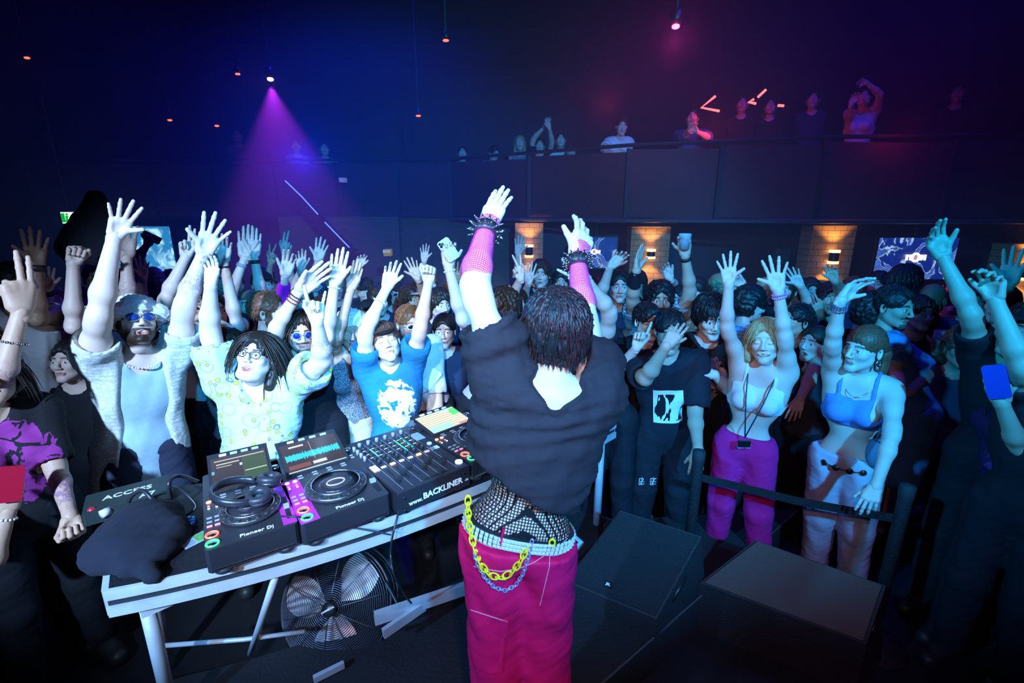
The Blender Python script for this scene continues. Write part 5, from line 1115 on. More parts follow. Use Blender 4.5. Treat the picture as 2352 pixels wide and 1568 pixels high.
# fan under the table ----------------------------------------------------------------
fc = WY(772, 1390, 1.98); Rf = .0
def ray_r(dx): return 0
fd = (fc - CAMP) @ FW; Rr = 128 / FPX * fd
fan = empty('floor_fan', (fc[0], fc[1] + .05, RZ), 'large round metal cage floor fan under the table', 'fan')
Tf = Matrix.Translation(Vector(fc)) @ Matrix.Rotation(math.radians(58), 4, 'X') @ Matrix.Rotation(math.radians(-4), 4, 'Y')
wire = mat('fan_wire', (.10, .10, .13), .35, .8); blade_m = mat('fan_blade', (.85, .72, .70), .35, .3)
mb = MB()
for i in range(26):
    rr = Rr * (.16 + .84 * i / 25); zz = .075 * (1 - (rr / Rr) ** 2) ** .5 if i < 25 else 0
    mb.torus(rr, .0022, Tf @ Matrix.Translation((0, 0, zz + .0)), 56, 4)
fg = mb.build('front_grille', wire, fan, True)
mb = MB()
for k in range(10):
    t = 2 * PI * k / 10 + .25; mb.tube([Tf @ Vector((rr * math.cos(t), rr * math.sin(t), .078 * (max(0, 1 - (rr / Rr) ** 2)) ** .5)) for rr in np.linspace(.14 * Rr, Rr, 9)], .003, 5)
mb.build('spoke', wire, fg, True)
mb = MB(); mb.torus(Rr, .008, Tf, 56, 8); mb.torus(Rr, .006, Tf @ Matrix.Translation((0, 0, -.12)), 56, 6); mb.build('rim', mat('fan_rim', (.05, .05, .06), .4, .6), fan, True)
mb = MB()
for i in range(10): rr = Rr * (.3 + .7 * i / 9); mb.torus(rr, .002, Tf @ Matrix.Translation((0, 0, -.12 - .05 * (max(0, 1 - (rr / Rr) ** 2)) ** .5)), 40, 4)
mb.build('back_grille', wire, fan, True)
mb = MB(); mb.lathe([(.034, .02), (.036, .085), (.030, .095), (.001, .096)], 28, Tf); hb = mb.build('hub', mat('hub_black', (.012, .012, .014), .4), fan, True)
txt('COMMERCIAL', (0, 0, 0), .011, hb, Tf @ Matrix.Translation((0, 0, .0975)) @ Matrix.Rotation(math.radians(28), 4, 'Z'), mat('letter_print', (.85, .85, .9), .5), 'badge', .0004, .0005)
for k, t0 in enumerate((math.radians(52), math.radians(168), math.radians(276))):
    vs = []; fs = []; nr, na = 8, 12
    for i in range(nr):
        rr = Rr * (.16 + .76 * i / (nr - 1)); wdt = math.radians(26 + 22 * math.sin(PI * (i / (nr - 1)) ** .8))
        for j in range(na): t = t0 + wdt * (j / (na - 1) - .5) * 1.5; vs.append((rr * math.cos(t), rr * math.sin(t), .028 - .05 * (j / (na - 1)) + .012 * math.sin(PI * j / (na - 1))))
    for i in range(nr - 1):
        for j in range(na - 1): fs.append((i * na + j, (i + 1) * na + j, (i + 1) * na + j + 1, i * na + j + 1))
    n1 = len(vs); vs += [(x, y, z_ - .003) for x, y, z_ in vs]; fs += [tuple(q__ + n1 for q__ in f[::-1]) for f in fs]
    mb = MB(); mb.add(vs, fs, Tf); mb.build('blade', blade_m, fan, True)
c0 = Tf @ Vector((0, 0, -.12)); mb = MB(); mb.cyl(tuple(c0), tuple(Tf @ Vector((0, 0, .02))), .05, n=18); mb.build('motor', mat('hub_black', (.012, .012, .014), .4), fan, True)
for sd in (-1, 1):
    a = Tf @ Vector((sd * Rr * 1.0, 0, -.06)); mb = MB(); mb.tube([a, Vector((a.x, a.y + .02, RZ + .16)), Vector((a.x - sd * .05, a.y - .1, RZ + .012)), Vector((a.x - sd * .05, a.y + .22, RZ + .012))], .011, 8); mb.build('stand_leg', mat('fan_rim', (.05, .05, .06), .4, .6), fan, True)
# stage wedges --------------------------------------------------------------------------
cab = mat('cabinet_black', (.018, .018, .022), .7, bump=.5, nscale=120); grl = mat('grille_black', (.014, .014, .018), .6, bump=.8, nscale=260)
def wedge(tl_, tr_, br_, bl_, label, zt, z0, gm):
    """four pixel corners of the sloping grille: far edge at height zt, near edge at zb"""
    p = [W(*tl_, zt[0]), W(*tr_, zt[0]), W(*br_, zt[1]), W(*bl_, zt[1])]; c = (p[0] + p[2]) / 2; r = empty('stage_monitor', (c[0], c[1], z0), label, 'speaker')
    lo_ = [v3(q_[0], q_[1], z0) for q_ in p]; back = unit(v3(*(p[0] - p[3])[:2], 0)); lo_[0] = lo_[0] + back * .10; lo_[1] = lo_[1] + back * .10
    mb = MB(); mb.add([tuple(x) for x in p + lo_], [(0, 3, 2, 1), (4, 5, 6, 7), (0, 1, 5, 4), (1, 2, 6, 5), (2, 3, 7, 6), (3, 0, 4, 7)]); mb.build('cabinet', cab, r)
    n_ = unit(np.cross(p[1] - p[0], p[3] - p[0])); n_ = n_ if n_[2] > 0 else -n_; cen = sum(p) / 4; g0 = [cen + (q_ - cen) * .95 + n_ * .002 for q_ in p]; g1 = [x + n_ * .010 for x in g0]
    mb = MB(); mb.add([tuple(x) for x in g0 + g1], [(0, 1, 2, 3), (4, 7, 6, 5), (0, 4, 5, 1), (1, 5, 6, 2), (2, 6, 7, 3), (3, 7, 4, 0)]); mb.build('grille', gm, r)
    for u0, u1 in ((p[0], p[3]), (p[1], p[2])):
        a_ = lerp(u0, u1, .3) * v3(1, 1, 0) + v3(0, 0, 0); h0 = lerp(u0, u1, .35) - n_ * .0 + v3(0, 0, -.07); h1 = lerp(u0, u1, .65) + v3(0, 0, -.07); mb = MB(); mb.tube([h0, lerp(h0, h1, .5) + v3(0, 0, -.005), h1], .012, 6); mb.build('handle', mat('handle_black', (.01, .01, .01), .4), r, True)
    return r, p, n_
r, p, n_ = wedge((1425, 1172), (1612, 1232), (1508, 1422), (1298, 1335), 'black sloping stage monitor speaker right of the performer\'s legs', (.60, .34), RZ, grl)
bc = W(1398, 1344, .375) + n_ * .016; ex = unit(p[2] - p[3]); ey = np.cross(n_, ex); T = Matrix(((ex[0], ey[0], n_[0], bc[0]), (ex[1], ey[1], n_[1], bc[1]), (ex[2], ey[2], n_[2], bc[2]), (0, 0, 0, 1)))
mb = MB(T); mb.box((-.022, -.016, -.012), (.022, .016, .001)); bd = mb.build('badge', mat('badge_black', (.01, .01, .012), .3), r); mb = MB(T); mb.box((-.026, -.018, -.004), (-.022, .018, .003)); mb.build('badge_edge', silver, bd); txt('JBL', (0, 0, 0), .018, bd, T @ Matrix.Translation((.0, 0, .0015)), mat('letter_print', (.85, .85, .9), .5), 'badge_lettering', .0006, .0006)
wedge((1735, 1240), (2035, 1345), (1990, 1480), (1607, 1338), 'stage monitor speaker at right with a brown top', (.50, .30), .0, mat('grille_brown', (.10, .055, .045), .7, bump=.4, nscale=260))  # this wedge gets a brown grille material
# belt barrier in front of the crowd at the right
bp0 = W(1618, 1100, .62); pts_ = [W(1600, 1094, .80), W(1700, 1118, .78), W(1830, 1150, .76), W(1950, 1172, .76), W(2068, 1192, .77)]
mb = MB()
for a_, b2 in zip(pts_[:-1], pts_[1:]): mb.bar(tuple(a_), tuple(b2 + (b2 - a_) * .02), .004, .045)
o = mb.build('barrier_belt', mat('belt_black', (.006, .006, .008), .8), origin=tuple(pts_[0])); tag(o, 'black retractable barrier belt stretched before the dancing women', 'barrier belt')
for i, q_ in enumerate((pts_[0], pts_[-1])):
    r = empty('barrier_post', (q_[0], q_[1], 0), ('black barrier post at the left end of the belt', 'black barrier post at the right end of the belt')[i], 'post', 'barrier posts'); mb = MB(); mb.lathe([(.03, .02), (.03, .88), (.034, .9), (.034, .96), (.001, .97)], 14, Matrix.Translation((q_[0], q_[1], 0))); mb.build('pole', cab, r, True); mb = MB(); mb.lathe([(.16, 0), (.16, .015), (.03, .03)], 24, Matrix.Translation((q_[0], q_[1], 0))); mb.build('base', cab, r, True)
# ------------------------------------------------------------------ things people wear and hold
def hl(i, x, y, z): return i['Hc'] + i['RH'] @ v3(x, y, z) * i['s']
def headM(i):
    M_ = Matrix.Identity(4)
    for r_ in range(3):
        for c_ in range(3): M_[r_][c_] = float(i['RH'][r_, c_]) * i['s']
        M_[r_][3] = float(i['Hc'][r_])
    return M_
def glasses(i, frame=(.02, .02, .02), lens=(.02, .05, .3), rx=.024, ry=.018, round_=False, thick=.0022, name='glasses', clear=False):
    M_ = headM(i); r = i['root']; mb = MB(M_)
    for sx in (-1, 1):
        T = Matrix.Translation((sx * .032, -.101, .002)) @ Matrix.Rotation(sx * math.radians(14), 4, 'Z') @ Matrix.Rotation(PI / 2, 4, 'X') @ Matrix.Diagonal((1, ry / rx, 1, 1))
        mb.torus(rx, thick, T, 24, 6); mb.tube([(sx * .055, -.094, .008), (sx * .076, -.06, .008), (sx * .083, .005, .006)], .0018, 5)
    mb.tube([(-.010, -.106, .006), (0, -.109, .009), (.010, -.106, .006)], .002, 5); g = mb.build(name, mat('glasses_%s' % str(frame), frame, .3, .3), r, True)
    for sx in (-1, 1):
        mb = MB(M_); T = Matrix.Translation((sx * .032, -.101, .002)) @ Matrix.Rotation(sx * math.radians(14), 4, 'Z') @ Matrix.Rotation(PI / 2, 4, 'X') @ Matrix.Diagonal((1, ry / rx, 1, 1))
        mb.lathe([(rx, -.0006), (rx, .0006), (.001, .0016)], 24, T)
        if clear:
            m_ = MATS.get('lens_clear')
            if not m_:
                m_, nt, b = nodes_of('lens_clear'); tr = N(nt, 'BsdfTransparent'); gl = N(nt, 'BsdfGlossy'); gl.inputs['Roughness'].default_value = .05; mx = N(nt, 'MixShader'); mx.inputs[0].default_value = .08
                nt.links.new(tr.outputs[0], mx.inputs[1]); nt.links.new(gl.outputs[0], mx.inputs[2]); nt.links.new(mx.outputs[0], nt.nodes['Material Output'].inputs['Surface']); MATS['lens_clear'] = m_
        else: m_ = mat('lens_%s' % str(lens), lens, .08, .3, coat=1.)
        mb.build('lens', m_, g, True)
def head_solid(i, name, m_, shapes, disp=None, res=.005, sub_=()):
    F = Field((-.2, -.24, -.2), (.2, .22, .26), res)
    for sh in shapes:
        if sh[0] == 'e': F.ell(sh[1], sh[2], k=sh[3])
        else: F.cone(sh[1], sh[2], sh[3], sh[4], k=sh[5])
    for sh in sub_:
        if sh[0] == 'e': F.ell(sh[1], sh[2], k=.006, op='sub')
        else: F.cone(sh[1], sh[2], sh[3], sh[4], k=.006, op='sub')
    if disp: F.disp(disp)
    v, q = F.mesh(); return mesh_np(name, transform(v, i['RH'], i['Hc'], i['s']), q, m_, i['root'])
def cap(i, m_, back=False, name='cap'):
    sg = 1 if back else -1
    return head_solid(i, name, m_, [('e', (0, .016, .045), (.084, .104, .088), 0)] + ([('e', (0, -.11, .055), (.062, .07, .012), .01)] if not back else [('e', (0, .12, .03), (.06, .05, .012), .01)]), res=.004,
                      sub_=[('c', (0, 0, -.14), (0, 0, -.065), .13, .105)] + ([('c', (0, -.13, -.03), (0, -.105, .045), .05, .035)] if back else []))
def band(i, ai, t, m_, r=.031, th=.005, name='bracelet', wd=.01, beads=0, seg=(3, 4)):
    A_ = i['AR'][ai]; c = lerp(A_[3], A_[4], t); d = unit(A_[4] - A_[3]); s = i['s']; T = Matrix.Translation(Vector(c)) @ Vector(d).to_track_quat('Z', 'Y').to_matrix().to_4x4()
    mb = MB()
    if beads:
        for k in range(beads): a = 2 * PI * k / beads; mb.sphere((r * s * math.cos(a), r * s * math.sin(a), 0), th * s, 6, T=T)
    else: mb.lathe([(r * s * .94, -wd * s / 2), ((r + th) * s, -wd * s / 2), ((r + th) * s, wd * s / 2), (r * s * .94, wd * s / 2)], 24, T)
    return mb.build(name, m_, i['root'], True)
def handpt(i, ai, x, y, z):
    a, R, Wr, mir, hs = i['hands'][ai]; return Wr + R @ (v3(-x if mir else x, y, z) * hs)
def phone(i, ai, label, col=(.02, .02, .03), x=.0, y=-.035, z=.10, w=.074, h=.150, roll=0, lens_=True, em=None, back=True, name='phone'):
    a, R, Wr, mir, hs = i['hands'][ai]; c = handpt(i, ai, x, y, z)
    M_ = Matrix([list(R[k]) + [0] for k in range(3)] + [[0, 0, 0, 1]]); M_.translation = Vector(c); M_ = M_ @ Matrix.Rotation(math.radians(roll), 4, 'Y')
    r = empty(name, tuple(c), label, 'phone'); mb = MB(M_); b = .009
    pts = [(-w / 2 + b, -h / 2), (w / 2 - b, -h / 2), (w / 2, -h / 2 + b), (w / 2, h / 2 - b), (w / 2 - b, h / 2), (-w / 2 + b, h / 2), (-w / 2, h / 2 - b), (-w / 2, -h / 2 + b)]
    Tp = Matrix.Rotation(PI / 2, 4, 'X'); mb.prism(pts, -.005, .005, Tp); mb.build('case', mat('phone_%s' % str(col), col, .3, emis=em, estr=.4), r)
    if lens_:
        mb = MB(M_)
        mb.prism([(-w * .42, h * .22), (-w * .02, h * .22), (-w * .02, h * .45), (-w * .42, h * .45)], .005, .007, Tp); bp = mb.build('camera_bump', mat('phone_bump_%s' % str(col), tuple(min(1, c_ * .6 + .03) for c_ in col), .3), r)
        for dx, dz in ((-.32, .39), (-.14, .33), (-.32, .27)): mb = MB(M_); mb.lathe([(.0075, .007), (.0075, .009), (.001, .0095)], 14, Tp @ Matrix.Translation((dx * w, dz * h, 0))); mb.build('camera_lens', mat('lens_black', (.01, .01, .015), .1), bp, True)
    return r, M_, Tp
def sleeve(i, ai, t0, t1, ex, m_, name, hand=0.):
    a, lx, sh, E, Wr = i['AR'][ai]; s = i['s']; F = Field(np.min([sh, E, Wr], 0) - .16, np.max([sh, E, Wr], 0) + .16, .006); F.cone(E, lerp(E, Wr, .28), .036 * s + ex, .041 * s + ex, k=0.); F.cone(lerp(E, Wr, .28), Wr, .041 * s + ex, .0265 * s + ex, k=.02)
    if t0 < 0: F.cone(E, lerp(E, sh, -t0), .037 * s + ex, .043 * s + ex, k=.02)
    Hh, W2 = i['hands'][ai][1], i['hands'][ai][2]
    if hand: F.cone(Wr, W2 + Hh[:, 2] * hand, .027 * s + ex, .036 * s + ex, k=.02, flat=(Hh[:, 1], .75))
    d = unit(Wr - E); F.plane(lerp(E, Wr, t0) if t0 >= 0 else lerp(E, sh, -t0), -d if t0 >= 0 else -unit(E - sh))
    F.plane(lerp(E, Wr, t1) if not hand else W2 + Hh[:, 2] * hand, d if not hand else Hh[:, 2]); v, q = F.mesh()
    c = (v - E); ax = unit(np.cross(d, (0, 1, .2))); ay = np.cross(d, ax); ang = np.arctan2(c @ ay, c @ ax) * .045
    return mesh_np(name, v, q, m_, i['root'], attrs={'tc': ('FLOAT_VECTOR', np.stack([ang, 0 * ang, c @ d], 1))})
def bvh_of(o):
    from mathutils.bvhtree import BVHTree
    return BVHTree.FromPolygons([v.co for v in o.data.vertices], [tuple(p.vertices) for p in o.data.polygons])
# ------------------------------------------------------------------ the performer, seen from behind
wh = (.80, .80, .80)
tee_black = cloth_mat('tee_black', (.028, .020, .027)); crimson = cloth_mat('trousers_crimson', (.85, .004, .10), rough=.7)
net_b = net_mat('net_black', (.006, .006, .008), 105, .13); net_p = net_mat('net_pink', (1., .03, .42), 150, .16)
dj = add_person('person', (1268, 762), 172, 1.42, yaw=214, pitch=4, roll=-3, skin='pale', hair=('mop', 'black'), byaw=188, s=.965, b=.99, armk=1.05,
    arms=[A('L', (1086, 655), (1118, 522), (1160, 425), 'flat', thumb='L', palm=False, tw=-38, se=1, sw=1, hd=-.07), A('R', (1342, 735), (1326, 592), (1360, 486), 'relax', thumb='L', palm=False, tw=30, se=1, sw=1, hd=-.07)],
    top=[dict(name='fishnet_top', mat=net_b, sleeve=0, hem=-.02, cut=.62, inf=.006, loose=0, wr=.2), dict(mat=tee_black, kind='tee', hem=.34, heml=.34, inf=.024, loose=.026, sleeve=.42, slf=.030, bat=True, neck=.075, back=True, wr=1.8, folds=.008)],
    bottom=dict(mat=crimson, inf=.010, wide=1.28, flare=1.25, rise=-.045, wr=1.5), ext='dj', hipx=1192, footx=((1150, 1900), (1250, 1900)), floor=RZ, det=2,
    label='performer seen from behind in black cropped tee and crimson cargo trousers, arms raised')
def dj_extras(i):
    r, s, T, fwd, tu, lat = i['root'], i['s'], i['T'], i['fwd'], i['tu'], i['lat']
    # locks of hair combed down from the crown
    mb = MB(); rr = np.random.RandomState(3)
    for k in range(950):
        ph = rr.rand() * 2 * PI; ct = rr.uniform(-.35, 1.); st_ = math.sqrt(max(0, 1 - ct * ct)); n0 = v3(st_ * math.cos(ph), st_ * math.sin(ph), ct)
        if n0[1] < -.45 and n0[2] < .25: continue
        p = v3(0, .018, .036) + n0 * v3(.086, .105, .098); d = unit(np.cross(np.cross(n0, v3(.15 * rr.randn(), .5 + .3 * rr.randn(), -1.0 if ct < .8 else rr.randn())), n0)); L = rr.uniform(.05, .115); pts = [p - n0 * .006]; q = p
        crl = rr.randn() * .35
        for j in range(1, 6):
            q = q + d * L / 5; e = (q - v3(0, .018, .036)) / v3(.086, .105, .098); m_ = np.linalg.norm(e); tgt = 1.0 + .05 + .12 * (j / 5) ** 2 * rr.uniform(.2, 1.5)
            if q[2] > -.01: q = v3(0, .018, .036) + e / m_ * tgt * v3(.086, .105, .098)
            d = unit(d + v3(crl * .12 * rr.randn(), .0, -.32) + n0 * .02); pts.append(q.copy())
        pts = [tuple(i['Hc'] + i['RH'] @ x * s) for x in pts]; mb.tube(pts, .004, 4, radii=[.0045, .0058, .0055, .0045, .003, .0006])
    mb.build('hair', hair_mat('plum'), r, True)['kind'] = 'stuff'
    # pink net arm warmers and spiked cuffs
    for ai, t0, h_ in ((0, .08, .035), (1, -.10, .060)): sleeve(i, ai, t0, 1., .0035, net_p, 'net_arm_warmer', h_)
    for ai, t in ((0, .93), (1, .93)):
        a, lx, sh, E, Wr = i['AR'][ai]; d = unit(Wr - E); c = lerp(E, Wr, t); R0 = .0385 * s; Tm = Matrix.Translation(Vector(c)) @ Vector(d).to_track_quat('Z', 'Y').to_matrix().to_4x4()
        mb = MB(Tm); mb.lathe([(R0 * .9, -.021), (R0, -.021), (R0 * .97, .021), (R0 * .88, .021)], 32); cf = mb.build('spiked_cuff', mat('leather_black', (.03, .028, .035), .4), r, True); mb = MB(Tm)
        for row in range(3):
            for k in range(13):
                an = 2 * PI * (k + .5 * (row % 2)) / 13; z = -.014 + .014 * row; u = Vector((math.cos(an), math.sin(an), .25 * (row - 1))); b0 = Vector((R0 * math.cos(an), R0 * math.sin(an), z)) ; mb.cyl(b0, b0 + u * .008, .0045, .0038, 8); mb.cyl(b0 + u * .008, b0 + u * .023, .0038, .0004, 8)
        mb.build('spike', silver, cf, True)['kind'] = 'stuff'
    # studded belt
    G = Field(T(0, 0, 0) - .3, T(0, 0, 0) + .3, .007); i['torso'](G, .017 * s, .008, False); nb_ = unit(tu + lat * -.02); lo_, hi_ = T(0, 0, -.03), T(0, 0, .055)
    G.plane(hi_, nb_); G.plane(lo_, -nb_); v, q = G.mesh(); belt = mesh_np('belt', v, q, mat('belt_leather', (.02, .02, .025), .45), r); bv = bvh_of(belt); org = Vector(root_loc(r)); mb = MB()
    for row in range(3):
        cz = T(0, 0, -.013 + .027 * row)
        for k in range(64):
            an = 2 * PI * k / 64; dv = Vector(tuple(lat * math.cos(an) + fwd * math.sin(an))); o_ = Vector(tuple(cz)) - org; hit = bv.ray_cast(o_ + dv * .6, -dv)
            if hit[0] is None: continue
            n_ = hit[1]; n_ = (n_ - Vector(tuple(tu)) * n_.dot(Vector(tuple(tu)))).normalized(); n_ = n_ if n_.dot(dv) > 0 else -n_; y_ = Vector(tuple(tu)); x_ = y_.cross(n_); hw = .0064; ph_ = hit[0] + org
            mb.add([ph_ + x_ * a_ * hw + y_ * b_ * hw for a_, b_ in ((-1, -1), (1, -1), (1, 1), (-1, 1))] + [ph_ + n_ * .008], [(0, 1, 4), (1, 2, 4), (2, 3, 4), (3, 0, 4)])
    mb.build('stud', mat('stud_steel', (.80, .82, .88), .25, .25), belt)['kind'] = 'stuff'
    bo = i['bottom']; bb = bvh_of(bo)
    def on(px, py, off=.012):
        d = unit(ray(px, py)); best = None
        for b_ in (bb, bv):
            h = b_.ray_cast(Vector(tuple(CAMP)) - org, Vector(tuple(d)))
            if h[0] is not None and (best is None or h[3] < best[3]): best = h
        return None if best is None else np.array(best[0] + org) - d * off
    fallback = (T(0, -.14, 0) - CAMP) @ FW
    for px in (1152, 1264):                                       # belt loops
        c = on(px, 1232 if px < 1200 else 1196, .004)
        if c is not None: mb = MB(); mb.bar(c - tu * .028, c + tu * .028, .010, .006); mb.build('belt_loop', crimson, r)
    def chain(pts, kind, m_, nm_, L, rw, th):
        P3 = []
        for x, y in pts: c = on(x, y, .016); P3.append(c if c is not None else P(x, y, fallback + .02))
        P3 = np.array(P3); P3[1:-1] = (P3[:-2] + 2 * P3[1:-1] + P3[2:]) / 4; seg = np.linalg.norm(np.diff(P3, axis=0), axis=1); cum = np.concatenate([[0], np.cumsum(seg)]); n_ = int(cum[-1] / L); obj_ = None
        ce = empty(nm_[0], tuple(P3[0]), nm_[1], 'chain'); ce.parent = None
        for k in range(n_):
            t = (k + .5) * L; c = np.array([np.interp(t, cum, P3[:, j]) for j in range(3)]); c2 = np.array([np.interp(t + L * .3, cum, P3[:, j]) for j in range(3)]); d = unit(c2 - c); vw = unit(CAMP - c); x_ = unit(vw - d * (vw @ d)); y_ = np.cross(d, x_)
            if k % 2: x_, y_ = unit(x_ * .45 + y_ * .9), None; y_ = np.cross(d, x_)
            Tm = Matrix(((d[0], y_[0], x_[0], c[0]), (d[1], y_[1], x_[1], c[1]), (d[2], y_[2], x_[2], c[2]), (0, 0, 0, 1))); mb = MB(); mb.torus(rw, th, Tm, 14, 6, sx=L * .72 / rw); mb.build('link', m_, ce, True)
    yel = mat('chain_yellow', (.95, .80, .02), .35); lil = mat('chain_lilac', (.50, .42, .75), .3, .5)
    chain([(1226, 1192), (1218, 1225), (1210, 1262), (1196, 1293), (1175, 1318), (1150, 1332), (1124, 1325), (1104, 1300), (1092, 1268), (1083, 1235), (1076, 1200), (1074, 1165), (1075, 1130)], 0, yel, ('waist_chain', 'yellow plastic chain looping from the performer\'s belt'), .0215, .0085, .0026)
    chain([(1222, 1240), (1213, 1285), (1202, 1320), (1186, 1347), (1162, 1362), (1134, 1353), (1112, 1328), (1096, 1298), (1086, 1262)], 1, lil, ('waist_chain', 'lilac metal chain hanging below the yellow waist chain'), .011, .0050, .0020)
    c = on(1268, 1246, .012)
    if c is not None:
        mb = MB(); M_ = Matrix.Translation(Vector(tuple(c))) @ Matrix.Rotation(PI / 2, 4, 'X') @ Matrix.Rotation(PI / 2, 4, 'Z'); mb.torus(.0085, .003, M_, 18, 6, sx=1.35); mb.build('yellow_ring', yel, r, True)
        c1 = on(1266, 1222, .008); mb = MB(); mb.torus(.006, .0012, Matrix.Translation(Vector(tuple(c1))) @ Matrix.Rotation(PI / 2, 4, 'X'), 16, 5); mb.build('ring', silver, r, True)
    a0, a1 = on(1228, 1148, .02), on(1226, 1190, .018)
    if a0 is None: a0 = P(1228, 1148, fallback)
    if a1 is not None: mb = MB(); mb.bar(a0, a1, .012, .004); mb.build('strap', mat('leather_black', (.03, .028, .035), .4), r)
    mb = MB(); q0 = P(1297, 1165, fallback); mb.torus(.008, .003, Matrix.Translation(Vector(tuple(q0))), 14, 6, sx=1.3); mb.build('yellow_ring', yel, r, True)
    # cargo pocket with flap and pale stitching
    def patch(pts, off, m_, nm_, par=r):
        Q_ = [on(x, y, off) for x, y in pts]
        if any(q_ is None for q_ in Q_): return
        n_ = len(Q_); cen = sum(Q_) / n_; d = unit(cen - CAMP) * (off * .9); mb = MB(); mb.add([tuple(x) for x in Q_] + [tuple(x + d) for x in Q_], [tuple(range(n_)), tuple(range(n_, 2 * n_))[::-1]] + [(j, (j + 1) % n_, n_ + (j + 1) % n_, n_ + j) for j in range(n_)]); return mb.build(nm_, m_, par)
    patch([(1086, 1452), (1160, 1452), (1152, 1545), (1096, 1540)], .008, crimson, 'cargo_pocket'); patch([(1078, 1400), (1166, 1428), (1162, 1466), (1080, 1436)], .014, crimson, 'pocket_flap')
    st = mat('stitching_pale', (.95, .45, .60), .6)
    for pl in ([(1088, 1300), (1110, 1306), (1150, 1312), (1190, 1306), (1225, 1292), (1255, 1272)], [(1268, 1262), (1290, 1250), (1303, 1236)], [(1264, 1215), (1262, 1300), (1240, 1390)], [(1080, 1400), (1166, 1428)]):
        pl = [tuple(lerp(pl[j], pl[j + 1], t / 8)) for j in range(len(pl) - 1) for t in range(8)] + [pl[-1]]; Q_ = [on(x, y, .004) for x, y in pl]; Q_ = [x for x in Q_ if x is not None]
        if len(Q_) > 1: mb = MB(); mb.tube([tuple(x) for x in Q_], .0012, 4); mb.build('stitching', st, r)
dj_extras(dj)
# ------------------------------------------------------------------ the crowd
C_ = cloth_mat
w_tee = C_('tee_white', (.72, .72, .74)); blk = C_('tee_dark', (.012, .012, .018)); blk2 = C_('trousers_dark', (.012, .013, .02)); navy_t = C_('tee_navy', (.02, .03, .09)); gray = C_('tee_grey', (.25, .25, .28)); teal = C_('tee_teal', (.03, .30, .36)); denim = C_('denim_blue', (.05, .11, .24))
B0 = dict(mat=blk2)
# front row, left to right ------------------------------------------------------
m1 = add_person('person', (314, 742), 112, 2.46, yaw=14, pitch=24, roll=9, skin='pale', hair=('short', 'brown'), mouth='shout', beard=1, s=1.07, b=1.10, armk=1.12,
    arms=[A('L', (226, 728), (263, 545), (296, 456), 'wide'), A('R', (424, 698), (466, 585), (506, 492), 'wide')],
    top=[dict(name='tank_top', kind='tank', mat=C_('tank_ice', (.42, .62, .80)), hem=-.40, flare=True, inf=.004, loose=.008, sleeve=0, wr=.7, vneck=.18, neck=.08), dict(name='open_shirt', mat=C_('shirt_lace', (.80, .80, .78), 'lace', col2=(.55, .60, .62)), hem=-.50, flare=True, tail=-.55, inf=.024, loose=.02, sleeve=.36, open=.125, neck=.085, wr=1.2)],
    bottom=dict(mat=C_('jeans', (.03, .04, .08))), label='bearded man in furry white hat, blue sunglasses and open lace shirt at the table', det=2, tat=[(1, .42, .055)], hipx=325)
head_solid(m1, 'fur_hat', C_('fur_white', (.80, .84, .88)), [('e', (0, .02, .07), (.095, .11, .075), 0), ('c', (-.085, -.05, .045), (.085, -.05, .045), .035, .035, .02), ('c', (-.095, -.03, .04), (-.09, .08, .02), .036, .036, .02), ('c', (.095, -.03, .04), (.09, .08, .02), .036, .036, .02), ('c', (-.09, .09, .02), (.09, .09, .02), .036, .036, .02), ('c', (0, -.088, .062), (0, -.07, .05), .036, .036, .02)], disp=lambda p: .009 * wob(p, 150, 5, 5), sub_=[('e', (0, -.03, -.06), (.075, .13, .095))])
glasses(m1, (.5, .4, .2), (.02, .07, .35), .029, .021, name='sunglasses', thick=.0016)
mb = MB(); Tn = m1['T']
for k in range(44):
    a = 2 * PI * k / 44; c = m1['Nk'] + m1['lat'] * .092 * math.cos(a) + m1['fwd'] * (.025 + .085 * math.sin(a)) + v3(0, 0, -.015 - .035 * max(0, math.sin(a))); mb.sphere(c, .0055, 6)
mb.build('pearl_necklace', mat('pearl', (.85, .85, .85), .25), m1['root'], True)
m2 = add_person('person', (590, 818), 98, 2.62, yaw=-22, pitch=22, roll=12, skin='pale', hair=('long', 'dark'), mouth='shout', wide=1.12, s=1.06, b=1.20, armk=1.05,
    arms=[A('L', (481, 755), (484, 655), (490, 585), 'relax', tw=-40), A('R', (742, 828), (728, 738), (722, 668), 'horns', hs=1.0)],
    top=dict(name='camp_shirt', mat=C_('shirt_doodle', (.60, .80, .82), 'doodle', col2=(.75, .78, .05)), hem=-.25, inf=.022, loose=.022, sleeve=.55, slf=.03, vneck=.20, wr=1.4), bottom=B0,
    label='person in glasses, backwards cap and yellow-blob print shirt, arms raised at the table', det=2, tat=[(1, .45, .05)], hipx=606)
glasses(m2, (.015, .015, .02), (.1, .1, .1), .0245, .0175, clear=True); cap(m2, C_('cap_black', (.012, .012, .016)), True)
m3 = add_person('person', (446, 692), 78, 3.15, yaw=-4, pitch=4, skin='fair', hair=('short', 'dark'), s=1.02, arms=[A('L', (378, 690), (427, 590), (432, 518), 'two', thumb='R')], top=dict(mat=w_tee, hem=-.08, vneck=.22, loose=.02), bottom=B0, hipx=462,
    label='tall man in clear glasses and white v-neck tee behind the bearded man', det=2)
glasses(m3, (.1, .1, .1), (.1, .1, .1), clear=True)
m4 = add_person('person', (492, 712), 76, 3.45, yaw=20, pitch=0, skin='fair', hair=('short', 'dark'), s=1.06, b=1.15, arms=[A('R', (545, 752), (514, 602), (516, 532), 'relax', lu=.9)], top=dict(mat=blk, sleeve=.3), bottom=B0, hipx=560,
    label='person in black, one thick bare arm raised behind the print shirt wearer', det=1)
band(m4, 0, .93, mat('bracelet_black', (.02, .02, .02), .5))
